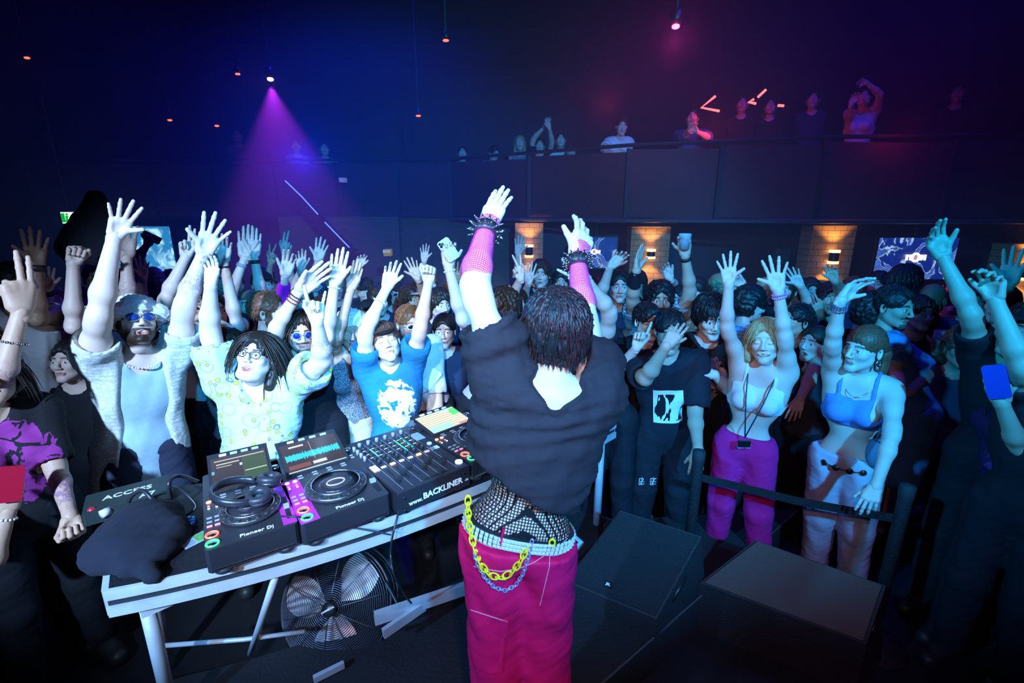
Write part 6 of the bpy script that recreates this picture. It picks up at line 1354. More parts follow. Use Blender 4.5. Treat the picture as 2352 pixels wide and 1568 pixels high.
m5 = add_person('person', (573, 700), 66, 3.85, yaw=0, pitch=5, skin='fair', hair=('crop', 'dark'), s=1.05, arms=[A('L', (528, 680), (562, 592), (566, 512), 'flat'), A('R', (600, 680), (584, 588), (584, 520), 'flat')], top=dict(mat=blk), bottom=B0,
    label='person holding both hands together high, dark wristband on one', det=1)
band(m5, 1, .86, mat('bracelet_black', (.02, .02, .02), .5), wd=.025); band(m5, 0, .80, mat('bracelet_grey', (.3, .3, .35), .5), wd=.025)
m6 = add_person('person', (618, 716), 92, 3.1, yaw=72, pitch=2, skin='fair', hair=('short', 'auburn'), beard=1, s=1.04, top=dict(mat=blk), bottom=B0, label='bearded auburn-haired man in profile behind the print shirt wearer', det=2)
m7 = add_person('person', (604, 655), 55, 3.95, yaw=10, skin='fair', hair=('short', 'dark'), s=.95, arms=[A('R', (648, 698), (655, 634), (673, 556), 'relax')], top=dict(name='sweater', kind='long', mat=C_('knit_magenta', (1., .01, .50)), sleeve=1.72, inf=.024, slf=.03), bottom=B0, label='person in black cap and bright magenta knit sleeve, hand raised', det=2)
cap(m7, C_('cap_black', (.012, .012, .016)))
m8 = add_person('person', (690, 762), 102, 2.95, yaw=6, pitch=-2, roll=2, skin='fair', hair=('long', 'brown'), beard=.6, s=1.04, b=.9, arms=[A('L', (632, 752), (688, 668), (760, 604), 'flat', thumb='L', tw=25), A('R', (752, 775), (768, 652), (784, 568), 'flat', thumb='R')],
    top=dict(name='tank_top', kind='tank', mat=blk, sleeve=0, vneck=.16, neck=.085), bottom=B0, hipx=735, label='long-haired man in round blue sunglasses and black tank top', det=2)
glasses(m8, (.6, .6, .6), (.01, .04, .30), .021, .021, name='sunglasses', thick=.0014)
for t, c in ((.80, (.25, .03, .04)), (.87, (.02, .02, .03)), (.72, (.25, .04, .05))): band(m8, 0, t, mat('band_%s' % str(c), c, .5), beads=18, r=.033)
band(m8, 1, .93, mat('pearl', (.85, .85, .85), .25), beads=16)
m9 = add_person('person', (808, 762), 90, 3.12, yaw=4, pitch=2, roll=4, skin='tan', hair=('short', 'blond'), female=True, s=.97, b=.9, arms=[A('L', (775, 775), (806, 664), (828, 598), 'flat', thumb='L', tw=-30)], top=dict(name='halter_top', kind='tank', mat=C_('halter_speckle', (.10, .10, .13), 'speckle', col2=(.45, .45, .52)), sleeve=0, hem=-.02, inf=.02, loose=.02, vneck=.2), bottom=dict(mat=C_('trousers_cream', (.72, .68, .55)), inf=.02, rise=.06), hipx=800,
    label='woman in fluffy white hat and sparkly grey halter top', det=2)
head_solid(m9, 'fluffy_hat', C_('fur_white', (.80, .84, .88)), [('e', (0, .03, .06), (.11, .12, .095), 0)], disp=lambda p: .010 * wob(p, 170, 7, 5), sub_=[('e', (0, -.05, -.05), (.085, .13, .11))])
m10 = add_person('person', (886, 786), 98, 2.84, yaw=4, pitch=20, roll=-10, skin='pale', hair=('short', 'auburn'), eyes='shut', s=1.0, b=.95, arms=[A('L', (838, 762), (888, 662), (908, 590), 'relax', thumb='R'), A('R', (966, 752), (984, 648), (986, 590), 'fist')],
    top=dict(mat=C_('tee_blue', (.02, .20, .42), 'print', col2=(.85, .9, .95), sc=1.1), hem=-.12, sleeve=.5, slf=.03, inf=.018, wr=1.2), bottom=B0, hipx=918, label='young man in brown cap and blue tee with white graphic, eyes closed', det=2)
cap(m10, C_('cap_brown', (.07, .035, .03))); band(m10, 0, .70, mat('pearl', (.85, .85, .85), .25), beads=22, r=.036)
m11 = add_person('person', (941, 744), 86, 3.18, yaw=22, pitch=0, skin='fair', hair=('short', 'ginger'), female=True, s=.98, arms=[A('R', (1010, 985), (972, 896), (1000, 858), 'grip', thumb='R', palm=False, up=False)], top=dict(name='top', mat=w_tee, hem=-.12), bottom=B0, hipx=985, label='woman in white wraparound sunglasses and white top filming with a phone', det=2)
glasses(m11, (.85, .85, .85), (.01, .01, .02), .024, .017, name='sunglasses', thick=.006); phone(m11, 0, 'white-backed phone held up by the woman in white sunglasses', (.8, .78, .78), y=.03, z=.11)
band(m11, 0, .93, mat('band_coral', (.7, .12, .12), .5), beads=16)
m12 = add_person('person', (1150, 712), 86, 3.0, yaw=-62, pitch=2, skin='fair', hair=('curly', 'brown'), s=1.02, byaw=-5, arms=[A('L', (1062, 735), (1030, 612), (1030, 545), 'grip', palm=True)], top=dict(mat=C_('tee_lilac', (.48, .42, .80)), hem=-.12), bottom=B0, hipx=1120, label='curly-haired man in lilac tee behind the performer, filming with one arm high', det=2)
phone(m12, 0, 'decorated pale phone held high left of the performer', (.35, .5, .60), roll=-35, y=-.045, z=.09, h=.13); band(m12, 0, .92, mat('pearl', (.85, .85, .85), .25), beads=14)
m13 = add_person('person', (1332, 745), 84, 2.95, yaw=-10, skin='fair', hair=('short', 'dark'), s=1.03, arms=[A('R', (1402, 714), (1352, 650), (1290, 596), 'vee')], top=dict(mat=blk, sleeve=.3), bottom=B0, hipx=1400, label='person in black behind the performer, bent bare elbow showing at his right', det=1)
# right of the performer ----------------------------------------------------------
m14 = add_person('person', (1422, 658), 68, 3.95, yaw=6, pitch=2, skin='fair', hair=('short', 'dark'), s=1.06, arms=[A('L', (1380, 678), (1402, 612), (1425, 588), 'limp')], top=dict(name='open_shirt', mat=denim, hem=-.15, loose=.02), bottom=B0, label='man in open denim shirt staring ahead, hand limp overhead', det=2)
m15 = add_person('person', (1515, 690), 78, 3.55, yaw=8, pitch=4, skin='tan', hair=('curly', 'black'), mouth='smile', beard=1, s=1.06, arms=[A('L', (1452, 690), (1462, 622), (1472, 560), 'flat', tw=60), A('R', (1586, 668), (1574, 588), (1572, 545), 'grip', palm=True)], top=dict(mat=C_('tee_stripe', (.45, .5, .55), 'stripe', col2=(.12, .25, .35))), bottom=B0, label='smiling curly-haired bearded man holding a clear cup overhead', det=2)
sleeve(m15, 0, .5, 1., .004, blk, 'glove'); band(m15, 1, .93, mat('bracelet_black', (.02, .02, .02), .5), wd=.02)
def cup(i, ai, label, x=0., y=-.04, z=.09, col=(.25, .35, .5)):
    m_ = MATS.get('cup_clear')
    if not m_:
        m_, nt, b = nodes_of('cup_clear'); b.inputs['Base Color'].default_value = (.6, .75, .9, 1); b.inputs['Roughness'].default_value = .08; tr = N(nt, 'BsdfTransparent'); mx = N(nt, 'MixShader'); mx.inputs[0].default_value = .62
        nt.links.new(b.outputs[0], mx.inputs[1]); nt.links.new(tr.outputs[0], mx.inputs[2]); nt.links.new(mx.outputs[0], nt.nodes['Material Output'].inputs['Surface']); MATS['cup_clear'] = m_
    c = handpt(i, ai, x, y, z); r = empty('plastic_cup', tuple(c), label, 'cup'); T = Matrix.Translation(Vector(c)); mb = MB(T); mb.lathe([(.001, -.05), (.030, -.05), (.040, .055), (.042, .055), (.042, .05), (.032, -.046), (.001, -.046)], 24); mb.build('cup_wall', m_, r, True)
    mb = MB(T); mb.lathe([(.001, -.045), (.031, -.045), (.034, -.005), (.001, -.005)], 20); mb.build('drink', mat('drink_dark', (.10, .08, .06), .1), r, True)
cup(m15, 1, 'clear plastic cup raised high by the curly-haired bearded man')
m16 = add_person('person', (1551, 690), 62, 3.95, yaw=-8, skin='fair', hair=('long', 'dark'), female=True, s=.98, arms=[A('L', (1548, 655), (1540, 640), (1526, 612), 'limp')], top=dict(mat=navy_t), bottom=B0, label='long-haired woman peering from behind the curly-haired bearded man', det=1)
m17 = add_person('person', (1487, 738), 84, 3.25, yaw=34, pitch=-4, skin='fair', hair=('short', 'black'), s=1.0, arms=[A('L', (1422, 850), (1462, 798), (1478, 752), 'point', up=False)], top=dict(mat=blk, sleeve=.6), bottom=B0, label='man in clear glasses and black tee touching his chin', det=2)
glasses(m17, (.35, .35, .35), (.1, .1, .1), clear=True)
m18 = add_person('person', (1538, 762), 98, 2.92, yaw=12, pitch=-6, skin='tan', hair=('short', 'black'), s=1.05, b=1.08, arms=[A('L', (1482, 872), (1530, 795), (1566, 742), 'relax', up=False, thumb='R', hd=.02, palm=False), A('R', (1596, 950), (1603, 1030), (1598, 1085), 'relax', up=False, palm=False)], top=dict(mat=C_('tee_panel', (.014, .014, .024), 'panel'), hem=-.14, sleeve=.75, slf=.02, loose=.02), bottom=dict(mat=blk2, wide=1.15), hipx=1530, label='man in black tee with white square print wiping his face with his hand', det=2)
T_ = m18['T']
try:
    bt_ = bvh_of(m18['bottom']); o0 = Vector(root_loc(m18['root']))
    for k, px in enumerate((1434, 1460)):
        h_ = bt_.ray_cast(Vector(tuple(CAMP)) - o0, Vector(tuple(unit(ray(px + 40, 1105)))))
        if h_[0] is not None:
            c = h_[0] + o0; mb = MB(Matrix.Translation(c - Vector(tuple(unit(ray(px, 1105)))) * .008) @ Matrix.Rotation(PI / 2, 4, 'X'))
            for x0, y0, x1, y1 in ((-.02, .02, .02, .02), (0, .03, 0, -.03), (-.02, 0, .02, -.004), (-.02, -.022, .018, -.02), (.012, .02, -.014, -.028), (-.016, .018, -.018, -.02)): mb.bar((x0, y0, 0), (x1, y1, 0), .0035, .002)
            mb.build('leg_print', mat('print_white', (.8, .72, .7), .6), m18['root'])
except Exception: pass
m19 = add_person('person', (1633, 728), 96, 3.12, yaw=18, pitch=-12, roll=-4, skin='fair', hair=('mop', 'black'), s=1.12, arms=[A('L', (1690, 905), (1640, 860), (1600, 848), 'relax', up=False, palm=False, tw=40)][:1], top=dict(mat=C_('tee_greyprint', (.02, .02, .03), 'print', col2=(.32, .28, .30)), hem=-.12), bottom=B0, label='tall dark-haired man in black tee with grey print looking down', det=2, mouth='smile')
m20 = add_person('person', (1722, 700), 84, 3.5, yaw=118, pitch=-8, skin='fair', hair=('curly', 'black'), s=1.04, byaw=150, arms=[], top=dict(mat=C_('tee_sky', (.10, .35, .80), 'stripe', col2=(.30, .50, .85)), loose=.02), bottom=B0, label='curly-haired person in striped blue shirt turned away behind the blonde woman', det=1)
m21 = add_person('person', (1758, 785), 98, 2.68, yaw=-6, pitch=8, roll=-6, skin='fair', hair=('bob', 'blond'), mouth='smile', female=True, b=.86, s=1.0, arms=[A('L', (1668, 752), (1674, 652), (1671, 578), 'wide', thumb='R'), A('R', (1803, 772), (1788, 668), (1776, 586), 'wide', thumb='L')],
    top=dict(name='crop_top', kind='bra', mat=C_('crop_white', (.78, .76, .80)), hem=.47, inf=.007, loose=0, wr=.12, up=.80, sleeve=0), bottom=dict(mat=C_('trousers_magenta', (.72, .012, .20)), rise=.14, wide=1.1, wr=1.), footx=((1640, 1290), (1742, 1290)), hipx=1712, label='blonde woman in white crop top and magenta trousers, both hands up', det=2, eyes='shut', tat=[(0, .35, .03)])
band(m21, 1, .93, mat('band_pink', (.8, .15, .5), .4), beads=18); band(m21, 1, .87, mat('band_lilac', (.6, .3, .8), .4), beads=18)
def straps(i, m_, xs=.085, top_u=.92):
    T = i['T']; s = i['s']
    for sd in (-1, 1):
        pts = [T(sd * .072, .115, .70), T(sd * .082, .095, .80), T(sd * xs, .065, .89), T(sd * xs, .0, .955), T(sd * xs, -.06, .90), T(sd * .08, -.09, .72)]; mb = MB()
        for a_, b_ in zip(pts[:-1], pts[1:]): mb.bar(a_, b_ + (b_ - a_) * .08, .016, .006, tuple(i['lat']))
        mb.build('strap', m_, i['root'])
T_ = m21['T']; lan = mat('lanyard', (.03, .05, .09), .5); tip_ = T_(-.005, .15, .20); mb = MB()
for sd in (-1, 1): mb.tube([T_(sd * .05, -.04, .99), T_(sd * .068, .075, .90), T_(sd * .045, .160, .66), tip_], .004, 6)
mb.build('lanyard', lan, m21['root'], True); mb = MB(); mb.box(tuple(tip_ + v3(-.035, -.012, -.055)), tuple(tip_ + v3(.035, .008, -.018)), bev=.004); mb.build('lanyard_case', mat('case_black', (.01, .01, .012), .2), m21['root'])
mb = MB(); cb = T_(0, .138, .09)
for x0, x1 in ((-.04, -.005), (.0, .035)): mb.box(tuple(cb + v3(x0, -.010, -.014)), tuple(cb + v3(x1, .006, .014)))
mb.build('buckle', mat('buckle_pink', (.9, .25, .6), .3, .4), m21['root'])
m22 = add_person('person', (1983, 802), 104, 2.52, yaw=-34, pitch=2, roll=2, skin='fair', hair=('pony', 'auburn'), female=True, b=.86, s=1.0, byaw=-6, arms=[A('L', (1912, 788), (1930, 690), (1990, 622), 'relax', thumb='R', tw=55), A('R', (2050, 1000), (2012, 1115), (1988, 1170), 'relax', up=False, palm=False)],
    top=dict(name='bikini_top', kind='bra', mat=C_('bikini_blue', (.12, .25, .62)), hem=.44, inf=.010, loose=0, wr=.3, up=.78, sleeve=0), bottom=dict(mat=C_('trousers_white', (.50, .54, .68)), rise=.07, wide=1.15, inf=.018), hipx=1945, footx=((1868, 1290), (1955, 1300)), label='woman with auburn ponytail in blue bikini top and white trousers', det=2, mouth='shut')
T_ = m22['T']
for k in range(8):
    a = math.radians(8 + 23 * k); c = T_(.160 * math.cos(a), .134 * math.sin(a), -.03 - .012 * math.sin(a)); 
    n_ = unit(m22['lat'] * math.cos(a) + m22['fwd'] * math.sin(a)); mb = MB(); mb.lathe([(.018, 0), (.016, .006), (.001, .008)], 14, Matrix.Translation(Vector(c)) @ Vector(n_).to_track_quat('Z', 'Y').to_matrix().to_4x4()); mb.build('belt_disc', mat('disc_bronze', (.08, .06, .04), .35, .8), m22['root'], True)
mb = MB(); mb.tube([T_(.160 * math.cos(math.radians(a)), .134 * math.sin(math.radians(a)), -.03 - .012 * math.sin(math.radians(a))) for a in range(-30, 215, 12)], .003, 5); mb.build('belt_chain', mat('disc_bronze', (.08, .06, .04), .35, .8), m22['root'], True)
mb = MB(); mb.tube([T_(.06 * math.cos(math.radians(a)), .03 + .075 * math.sin(math.radians(a)), .93 - .13 * max(0, math.sin(math.radians(a)))) for a in range(0, 181, 15)], .0022, 5); mb.build('necklace', silver, m22['root'], True)
mb = MB(headM(m22)); mb.torus(.016, .004, Matrix.Translation((.088, .005, -.05)) @ Matrix.Rotation(PI / 2, 4, 'Y'), 18, 6); mb.sphere((.088, .005, -.075), .009, 8); mb.build('earring', silver, m22['root'], True)
for t in (.80, .86, .91): band(m22, 0, t, mat('band_slate', (.10, .14, .25), .4), beads=16, r=.033)
# her shoulder bag
bgc = T_(.155, .06, .28); bag = empty('shoulder_bag', tuple(bgc), 'blue-grey shoulder bag hanging under the ponytailed woman\'s arm', 'bag'); G = Field(bgc - .2, bgc + .2, .007); G.ell(bgc + v3(-.01, 0, -.03), (.075, .04, .105), k=0); G.plane(bgc + v3(0, 0, .035), (0, 0, 1)); v, q = G.mesh(); mesh_np('pouch', v, q, C_('bag_slate', (.10, .16, .26)), bag)
mb = MB(); mb.tube([bgc + v3(-.05, 0, .03), T_(.15, .09, .66), T_(.13, .05, .90), T_(.13, -.03, .95), T_(.14, -.07, .7), bgc + v3(.05, 0, .03)], .006, 6); mb.build('bag_strap', C_('bag_slate', (.10, .16, .26)), bag, True); mb = MB(); [mb.torus(.010, .003, Matrix.Translation(Vector(tuple(bgc + v3(-.045, -.03, .045 + .022 * k)))) @ Matrix.Rotation(PI / 2 * (k % 2), 4, 'Z') @ Matrix.Rotation(PI / 2, 4, 'X'), 14, 6) for k in range(3)]; mb.build('strap_ring', silver, bag, True)
m23 = add_person('person', (1998, 715), 92, 3.2, yaw=160, skin='fair', hair=('curly', 'black'), female=True, s=1.0, byaw=165, arms=[A('R', (2062, 880), (2050, 960), (2045, 1010), 'relax', up=False)], top=dict(name='tank_top', kind='tank', mat=blk, sleeve=0), bottom=B0, label='dark curly-haired woman seen from behind the ponytailed woman', det=1)
m24 = add_person('person', (2052, 705), 84, 3.05, yaw=62, pitch=-4, skin='tan', hair=('short', 'black'), beard=.6, s=1.06, byaw=120, arms=[A('R', (2128, 860), (2090, 900), (2060, 905), 'relax', up=False)], top=dict(name='short_sleeved_shirt', mat=C_('shirt_leaf', (.10, .28, .62), 'leaf', col2=(.06, .17, .42)), hem=-.10, sleeve=.85, slf=.03, loose=.03, inf=.02), bottom=dict(name='shorts', mat=C_('shorts_blue', (.08, .24, .50)), len=.48, wide=1.2, inf=.03), hipx=2085, footx=((2030, 1250), (2072, 1250)), label='man in loose blue patterned shirt and shorts turned to the right', det=2)
m25 = add_person('person', (2080, 650), 68, 3.75, yaw=150, skin='brown', hair=('dread', 'black'), s=1.12, byaw=160, top=dict(mat=blk), bottom=B0, label='tall man with dreadlocks silhouetted below the right television', det=1)
m26 = add_person('person', (2138, 690), 72, 3.6, yaw=-22, pitch=-6, skin='brown', hair=('none', 'dark'), beard=.6, s=1.04, arms=[A('R', (2172, 850), (2150, 805), (2160, 775), 'grip', up=False, palm=False)], top=dict(mat=navy_t), bottom=B0, label='bald man in navy tee holding a clear cup at his chest', det=2)
cup(m26, 0, 'clear plastic cup in the bald man\'s hand', y=.03)
m27 = add_person('person', (1803, 668), 62, 4.2, yaw=-20, skin='fair', hair=('short', 'brown'), beard=1, s=1.06, arms=[A('R', (1862, 700), (1838, 655), (1822, 628), 'open')], top=dict(mat=blk), bottom=B0, label='bearded man at the back with one open hand raised beside his head', det=1)
m28 = add_person('person', (1828, 738), 72, 3.4, yaw=-50, skin='tan', hair=('short', 'black'), s=1.0, byaw=-20, arms=[A('R', (1866, 858), (1838, 915), (1826, 945), 'relax', up=False, palm=False)], top=dict(name='tank_top', kind='tank', mat=blk, sleeve=0), bottom=B0, label='short-haired man in black tank top between the two dancing women', det=2)
m29 = add_person('person', (1906, 688), 66, 4.0, yaw=10, skin='tan', hair=('curly', 'black'), s=1.04, arms=[A('L', (1900, 775), (1884, 722), (1868, 694), 'point', palm=False), A('R', (1932, 668), (1918, 645), (1906, 612), 'relax')], top=dict(mat=navy_t), bottom=B0, label='curly-haired person behind the raised wrist with bracelets, tattooed arm bent', det=1, tat=[(0, .4, .05)])
m30 = add_person('person', (1242, 632), 54, 4.5, yaw=-4, skin='fair', hair=('curly', 'brown'), s=1.04, arms=[A('L', (1200, 690), (1214, 650), (1218, 600), 'wide')], top=dict(mat=blk), bottom=B0, label='curly-haired man whose face shows between the performer\'s forearms', det=2)
m31 = add_person('person', (1188, 700), 66, 3.7, yaw=0, skin='fair', hair=('short', 'dark'), s=1.02, arms=[A('L', (1172, 690), (1196, 640), (1178, 586), 'vee', thumb='R')], top=dict(mat=blk), bottom=B0, label='person hidden behind the performer\'s head making a two-finger sign', det=1)
m32 = add_person('person', (1190, 660), 50, 4.9, yaw=0, skin='fair', hair=('short', 'dark'), s=1.04, arms=[A('L', (1188, 640), (1190, 585), (1196, 538), 'open')], top=dict(mat=blk), bottom=B0, label='far person with open hand reaching up beside the warm lamp', det=1)
# left edge ---------------------------------------------------------------------------
m40 = add_person('person', (262, 668), 90, 3.05, yaw=35, pitch=12, roll=8, skin='fair', hair=('curly', 'brown'), mouth='shout', s=1.06, arms=[A('L', (168, 752), (168, 605), (190, 530), 'fist', lu=1.0), A('R', (296, 690), (290, 590), (284, 462), 'open', lu=.9)], top=dict(name='tank_top', kind='tank', mat=C_('tank_tiedye', (.70, .72, .78), 'tiedye', col2=(.10, .25, .60)), sleeve=0, loose=.02), bottom=B0, hipx=205, label='shouting man in round sunglasses and tie-dye tank holding a jacket overhead', det=2, tat=[(1, .3, .04)])
glasses(m40, (.02, .02, .02), (.01, .01, .015), .021, .021, name='sunglasses')
c = P(205, 520, 2.9); G = Field(c - .36, c + .36, .010); G.cone(P(212, 458, 2.9), P(165, 565, 2.9), .045, .10, k=0, flat=(FW, .5)); G.cone(P(225, 458, 2.9), P(215, 560, 2.9), .05, .13, k=.05, flat=(FW, .5)); G.cone(P(228, 470, 2.9), P(236, 560, 2.92), .05, .08, k=.05, flat=(FW, .5)); G.disp(lambda p: .012 * wob(p * np.array([1.6, 1, .4]), 34, 3, 4)); v, q = G.mesh(); o = mesh_np('jacket', v, q, navy, None, origin=tuple(c)); tag(o, 'dark navy jacket held up high over the crowd at left', 'jacket')
m41 = add_person('person', (38, 655), 92, 2.75, yaw=30, skin='brown', hair=('short', 'black'), s=1.03, arms=[A('R', (86, 735), (84, 612), (78, 522), 'open', thumb='L')], top=dict(name='tank_top', kind='tank', mat=w_tee, sleeve=0), bottom=B0, hipx=60, label='dark-skinned person in white tank top, open palm raised at the left edge', det=2)
band(m41, 0, .97, mat('bracelet_black', (.02, .02, .02), .5), wd=.035, r=.029)
m42 = add_person('person', (-48, 866), 126, 1.98, yaw=20, skin='tan', hair=('long', 'dark'), female=True, s=1.02, arms=[A('L', (-30, 1330), (18, 1175), (30, 1050), 'grip', up=False, thumb='L', palm=False), A('R', (128, 1075), (162, 1185), (168, 1222), 'fist', up=False)], top=dict(mat=C_('tee_purple', (.012, .012, .016), 'print', col2=(.30, .035, .26), sc=1.3), hem=-.2, sleeve=.8), bottom=B0, hipx=60, label='person in black tee with purple skull-like print at the far left edge', det=2, tat=[(1, .5, .08)])
phone(m42, 0, 'red phone held up at the far left edge', (.45, .01, .04), y=.035, z=.13, h=.15)
for t in (.9,): band(m42, 0, t, mat('pearl', (.85, .85, .85), .25), beads=16, r=.032)
m43 = add_person('person', (-105, 775), 120, 2.0, yaw=35, skin='tan', hair=('long', 'brown'), s=1.05, arms=[A('R', (-5, 905), (48, 715), (28, 560), 'two', thumb='R', palm=False, tw=20)], top=dict(mat=w_tee), bottom=B0, label='person mostly out of frame at left, ringed hand raised with pearl bracelet', det=2, tat=[(0, .2, .05)])
band(m43, 0, .62, silver, beads=20, r=.045, th=.0055)
m44 = add_person('person', (140, 765), 84, 3.15, yaw=25, skin='fair', hair=('long', 'black'), female=True, s=1.0, arms=[A('L', (116, 745), (107, 668), (106, 622), 'relax')], top=dict(name='crop_top', mat=blk, hem=.25), bottom=B0, label='dark-haired woman in black crop top with bare midriff, wristbands raised', det=1)
band(m44, 0, .9, silver, beads=12); band(m44, 0, .97, mat('bracelet_black', (.02, .02, .02), .5), wd=.03)
m45 = add_person('person', (306, 628), 58, 4.6, yaw=0, skin='dark', hair=('short', 'black'), s=1.05, arms=[A('R', (316, 592), (338, 562), (348, 545), 'grip', lu=.8)], top=dict(mat=blk), bottom=B0, label='silhouetted person filming with a phone against the glowing screen', det=1)
phone(m45, 0, 'small dark phone silhouetted against the glowing screen', roll=90, lens_=False)
m46 = add_person('person', (356, 645), 62, 4.2, yaw=0, skin='dark', hair=('none', 'black'), beard=.6, s=1.05, arms=[], top=dict(mat=blk), bottom=B0, label='bald dark-skinned man in front of the glowing screen', det=1)
m47 = add_person('person', (300, 700), 66, 3.8, yaw=0, skin='fair', hair=('short', 'dark'), s=1.0, arms=[A('R', (322, 690), (328, 640), (325, 588), 'open', lu=.8)], top=dict(mat=navy_t), bottom=B0, label='hidden person raising a small open hand before the glowing screen', det=1)
# right edge ----------------------------------------------------------------------------
m50 = add_person('person', (2346, 760), 112, 2.25, yaw=-30, skin='tan', hair=('short', 'dark'), s=1.02, arms=[A('L', (2232, 722), (2166, 592), (2128, 502), 'relax', thumb='R', tw=30)], top=dict(mat=blk), bottom=B0, label='person in dark cap at the right edge with one long arm raised', det=2)
cap(m50, C_('cap_black', (.012, .012, .016)))
m51 = add_person('person', (2440, 850), 120, 1.95, yaw=-30, skin='tan', hair=('short', 'dark'), s=1.0, arms=[A('L', (2352, 850), (2286, 690), (2272, 568), 'limp', thumb='L', tw=-20)], top=dict(mat=blk), bottom=B0, label='person out of frame at right, bent dark arm reaching in with curled hand', det=2)
m52 = add_person('person', (2300, 700), 80, 3.2, yaw=-20, skin='fair', hair=('short', 'dark'), s=1.0, arms=[A('R', (2290, 730), (2316, 655), (2340, 556), 'open', lu=.8)], top=dict(mat=blk), bottom=B0, label='person behind the right-edge arms, bluish open hand with thin bands', det=1)
band(m52, 0, .75, mat('bracelet_grey', (.3, .3, .35), .5)); band(m52, 0, .85, mat('bracelet_grey', (.3, .3, .35), .5))
m53 = add_person('person', (2400, 900), 116, 2.1, yaw=-35, skin='tan', hair=('long', 'dark'), female=True, s=1.0, arms=[A('L', (2345, 1035), (2300, 925), (2282, 848), 'grip', up=False, palm=False)], top=dict(mat=C_('tee_violet', (.03, .01, .06), 'print', col2=(.30, .03, .25))), bottom=B0, label='person cut off at the right edge filming with a blue phone', det=2)
phone(m53, 0, 'dark blue phone held up at the right edge', (.03, .05, .35), y=.03, z=.11)
# the deeper crowd: heads, shoulders and hands filling the floor ------------------------------
rr = np.random.RandomState(21)
far = [  # head, size, depth, arm (side, elbow, wrist, tip, pose) or None, words
 ((608, 640), 44, 5.0, ('R', (614, 650), (622, 604), (634, 560), 'vee'), 'far person making a two-finger sign left of the pink sleeve'),
 ((665, 640), 46, 5.0, ('R', (668, 640), (655, 585), (668, 520), 'two'), 'far person with two fingers raised above the pink sleeve'),
 ((712, 655), 50, 4.6, ('R', (716, 640), (730, 600), (742, 545), 'open'), 'far person with teal-lit open hand right of the pink sleeve'),
 ((695, 690), 56, 4.2, ('L', (676, 660), (692, 620), (690, 568), 'relax'), 'person behind the long-haired man with relaxed hand up'),
 ((840, 668), 48, 4.7, ('L', (815, 655), (822, 615), (836, 578), 'limp'), 'far person with drooping hand above the fluffy hat'),
 ((872, 690), 56, 4.1, None, 'dark-haired person in wide hat behind the fluffy-hatted woman'),
 ((905, 672), 50, 4.5, None, 'far person in face-covering glasses above the capped young man'),
 ((948, 690), 58, 4.0, ('R', (978, 680), (960, 640), (942, 598), 'open'), 'person in pale cap and mask straps behind the raised fist'),
 ((985, 650), 46, 4.9, ('L', (972, 640), (974, 600), (976, 562), 'open'), 'far person with small open hand above the raised fist'),
 ((1010, 700), 60, 3.9, None, 'shadowed person left of the phone-holding forearm'),
 ((1045, 668), 50, 4.4, ('L', (1042, 690), (1046, 650), (1048, 612), 'open'), 'far person whose hand shows beside the performer\'s left sleeve'),
 ((770, 660), 46, 4.9, None, 'far person with blond hair above the raised flat hand'),
 ((540, 655), 48, 4.7, None, 'far person behind the pair of joined hands'),
 ((505, 645), 46, 4.9, None, 'far person in pale hat left of the joined hands'),
 ((470, 640), 46, 5.0, None, 'far person between the two-finger hand and tattooed arm'),
 ((400, 655), 50, 4.6, None, 'far person right of the glowing screen'),
 ((225, 640), 52, 4.3, None, 'dark person behind the jacket'),
 ((120, 690), 60, 3.9, None, 'dark-haired person behind the raised wristbands at left'),
 ((180, 690), 56, 4.2, None, 'dark person below the raised jacket'),
 ((15, 690), 64, 3.7, None, 'shadowed person at the far left edge'),
 ((1290, 650), 48, 4.6, None, 'far person just left of the performer\'s right cuff'),
 ((1370, 668), 54, 4.4, None, 'far person behind the performer\'s right forearm'),
 ((1462, 650), 46, 4.9, None, 'far person behind the gloved arm'),
 ((1600, 668), 52, 4.5, None, 'far person right of the arm holding the cup'),
 ((1680, 690), 62, 3.9, ('R', (1728, 672), (1706, 655), (1692, 640), 'limp'), 'person with drooping hand between the blonde woman\'s arms'),
 ((1650, 660), 48, 4.8, None, 'far person left of the blonde woman\'s raised wrist'),
 ((1755, 668), 50, 4.6, None, 'far person between the blonde woman\'s wrists'),
 ((1860, 672), 52, 4.5, None, 'far person left of the drinks fridge'),
 ((1960, 668), 54, 4.4, None, 'far person right of the bracelet wrist'),
 ((2015, 655), 50, 4.7, None, 'far person left of the dreadlocked man'),
 ((2190, 705), 62, 3.9, None, 'dark person right of the bald man'),
 ((2235, 690), 58, 4.1, None, 'dark person behind the long raised arm'),
 ((2110, 720), 66, 3.6, None, 'long-haired person between patterned shirt and bald man'),
 ((740, 715), 62, 3.7, None, 'shadowed person between the long-haired man and the flat hand'),
 ((848, 725), 64, 3.7, None, 'shadowed person right of the fluffy hat'),
 ((1085, 690), 58, 4.0, None, 'shadowed person behind the performer\'s raised left arm'),
 ((1020, 760), 74, 3.4, None, 'person in dark top left of the lilac tee'),
 ((1590, 735), 72, 3.5, None, 'shadowed person between the face-wiping man and the tall man'),
 ((1455, 720), 66, 3.7, None, 'shadowed person left of the man in glasses'),
 ((1870, 790), 76, 3.3, None, 'shadowed person behind the ponytailed woman\'s raised arm'),
 ((2210, 800), 80, 3.1, None, 'shadowed person beside the right-edge phone'),
 ((160, 830), 84, 3.0, None, 'shadowed person left of the bearded man'),
 ((530, 800), 84, 3.1, None, 'person in dark top between white v-neck and print shirt'),
]
cols = [(.012, .012, .018), (.02, .03, .07), (.05, .05, .07), (.25, .27, .32), (.03, .05, .10), (.10, .05, .08), (.02, .06, .09)]
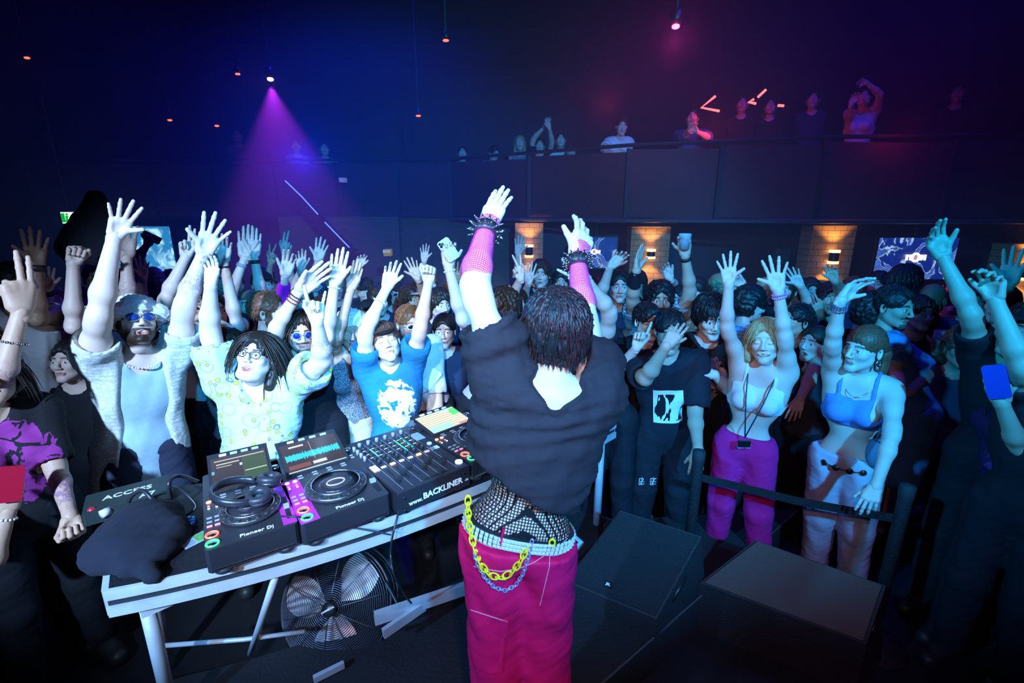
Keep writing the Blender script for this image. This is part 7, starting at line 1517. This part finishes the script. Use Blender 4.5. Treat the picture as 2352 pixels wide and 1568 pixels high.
for k, (h, sz, D_, ar, words) in enumerate(far):
    sk = ('fair', 'tan', 'fair', 'brown', 'pale', 'tan')[rr.randint(6)]; hs_ = ('short', 'curly', 'long', 'short', 'bun', 'mop')[rr.randint(6)]; hc = ('dark', 'black', 'brown', 'auburn', 'dark')[rr.randint(5)]; c = cols[rr.randint(len(cols))]
    if 'blond' in words: hc = 'blond'
    i = add_person('person', h, sz, D_, yaw=rr.uniform(-35, 35), pitch=rr.uniform(-4, 12), skin=sk, hair=(hs_, hc), mouth=('shut', 'shut', 'smile', 'shout')[rr.randint(4)], arms=[A(*ar)] if ar else [], top=dict(mat=C_('far_top_%s' % str(c), c)), bottom=B0, label=words, det=1 if D_ < 4 else 0, s=rr.uniform(.97, 1.06), group='people in the deeper crowd')
    if 'cap' in words or 'hat' in words and 'hatted' not in words: cap(i, C_('cap_pale', (.5, .5, .5)) if 'pale' in words else C_('cap_black', (.012, .012, .016)))
    if 'glasses' in words: glasses(i, (.8, .8, .8), (.02, .05, .1), thick=.005)
# people on the mezzanine ------------------------------------------------------------------------
ZM = zf1
mz = [
 ((1428, 290), 40, 6.9, dict(arms=[A('L', (1385, 345), (1410, 352), (1425, 348), 'relax', up=False)], top=dict(mat=w_tee), hair=('short', 'dark'), yaw=10, pitch=-10), 'man in white tee leaning on the mezzanine rail under the red light'),
 ((1590, 272), 42, 6.5, dict(arms=[A('L', (1570, 315), (1585, 300), (1588, 285), 'grip', up=False), A('R', (1625, 315), (1600, 302), (1592, 292), 'grip', up=False)], top=dict(name='jacket', kind='long', mat=denim), hair=('short', 'dark')), 'man in denim jacket filming with a phone on the mezzanine'),
 ((1062, 352), 34, 8.2, dict(arms=[A('R', (1095, 385), (1112, 392), (1120, 392), 'relax', up=False)], top=dict(mat=w_tee), hair=('short', 'brown')), 'leftmost pale-shirted person at the mezzanine rail group'),
 ((1135, 352), 34, 8.0, dict(arms=[A('L', (1118, 380), (1112, 405), (1108, 425), 'relax', up=False)], top=dict(mat=w_tee), hair=('short', 'black'), yaw=30, pitch=-20), 'person in white tee leaning over the mezzanine rail, arm dangling'),
 ((1194, 330), 34, 7.9, dict(arms=[], top=dict(name='tank_top', kind='tank', mat=gray, sleeve=0), hair=('long', 'blond'), female=True), 'fair-haired woman in the middle of the mezzanine rail group'),
 ((1240, 335), 32, 7.8, dict(arms=[A('L', (1225, 318), (1250, 292), (1258, 278), 'flat'), A('R', (1268, 325), (1262, 296), (1258, 280), 'flat')], top=dict(mat=blk), hair=('short', 'dark')), 'person with hands joined overhead in the mezzanine rail group'),
 ((1288, 322), 32, 7.7, dict(arms=[A('R', (1306, 350), (1318, 362), (1324, 368), 'relax', up=False)], top=dict(mat=w_tee), hair=('short', 'dark')), 'rightmost person in pale top of the mezzanine rail group'),
 ((1985, 225), 44, 6.2, dict(arms=[A('R', (2022, 215), (1990, 190), (1968, 186), 'relax'), A('L', (1952, 275), (1955, 240), (1962, 225), 'grip')], top=dict(name='tank_top', kind='tank', mat=w_tee, sleeve=0), hair=('long', 'dark'), female=True), 'woman in white top on the right mezzanine with one arm bent over her head'),
 ((1705, 240), 38, 6.9, dict(arms=[], top=dict(mat=blk), hair=('short', 'dark')), 'dim person on the mezzanine behind the red neon arrow'),
 ((1770, 245), 38, 6.9, dict(arms=[], top=dict(mat=blk), hair=('long', 'dark')), 'dim person on the mezzanine right of the neon lines'),
 ((1868, 230), 38, 6.7, dict(arms=[], top=dict(mat=navy_t), hair=('short', 'dark')), 'dim person on the mezzanine between neon lines and arm-bent woman'),
 ((2200, 215), 42, 6.3, dict(arms=[], top=dict(mat=blk), hair=('short', 'dark')), 'barely lit person at the far right of the mezzanine'),
]
for h, sz, D_, kw, words in mz: add_person('person', h, sz, D_, skin='fair', s=1.0, bottom=B0, label=words, det=1, floor=ZM if kw.get('x') is None else 0, legs=True, **kw)
mz2 = [((545, 312), 30, 8.15, 'faint person at the left end of the far upper gallery'), ((680, 335), 30, 8.15, 'faint person on the far upper gallery below the violet beam'), ((745, 342), 30, 8.15, 'faint person at the right of the far upper gallery')]
m = MB(); q0 = WY(500, 372, 8.25); q1 = WY(1010, 372, 8.25); 
for h, sz, D_, words in mz2: add_person('person', h, sz, D_, skin='fair', s=1.0, hair=('short', 'dark'), top=dict(mat=gray), bottom=B0, label=words, det=0, floor=ZM)
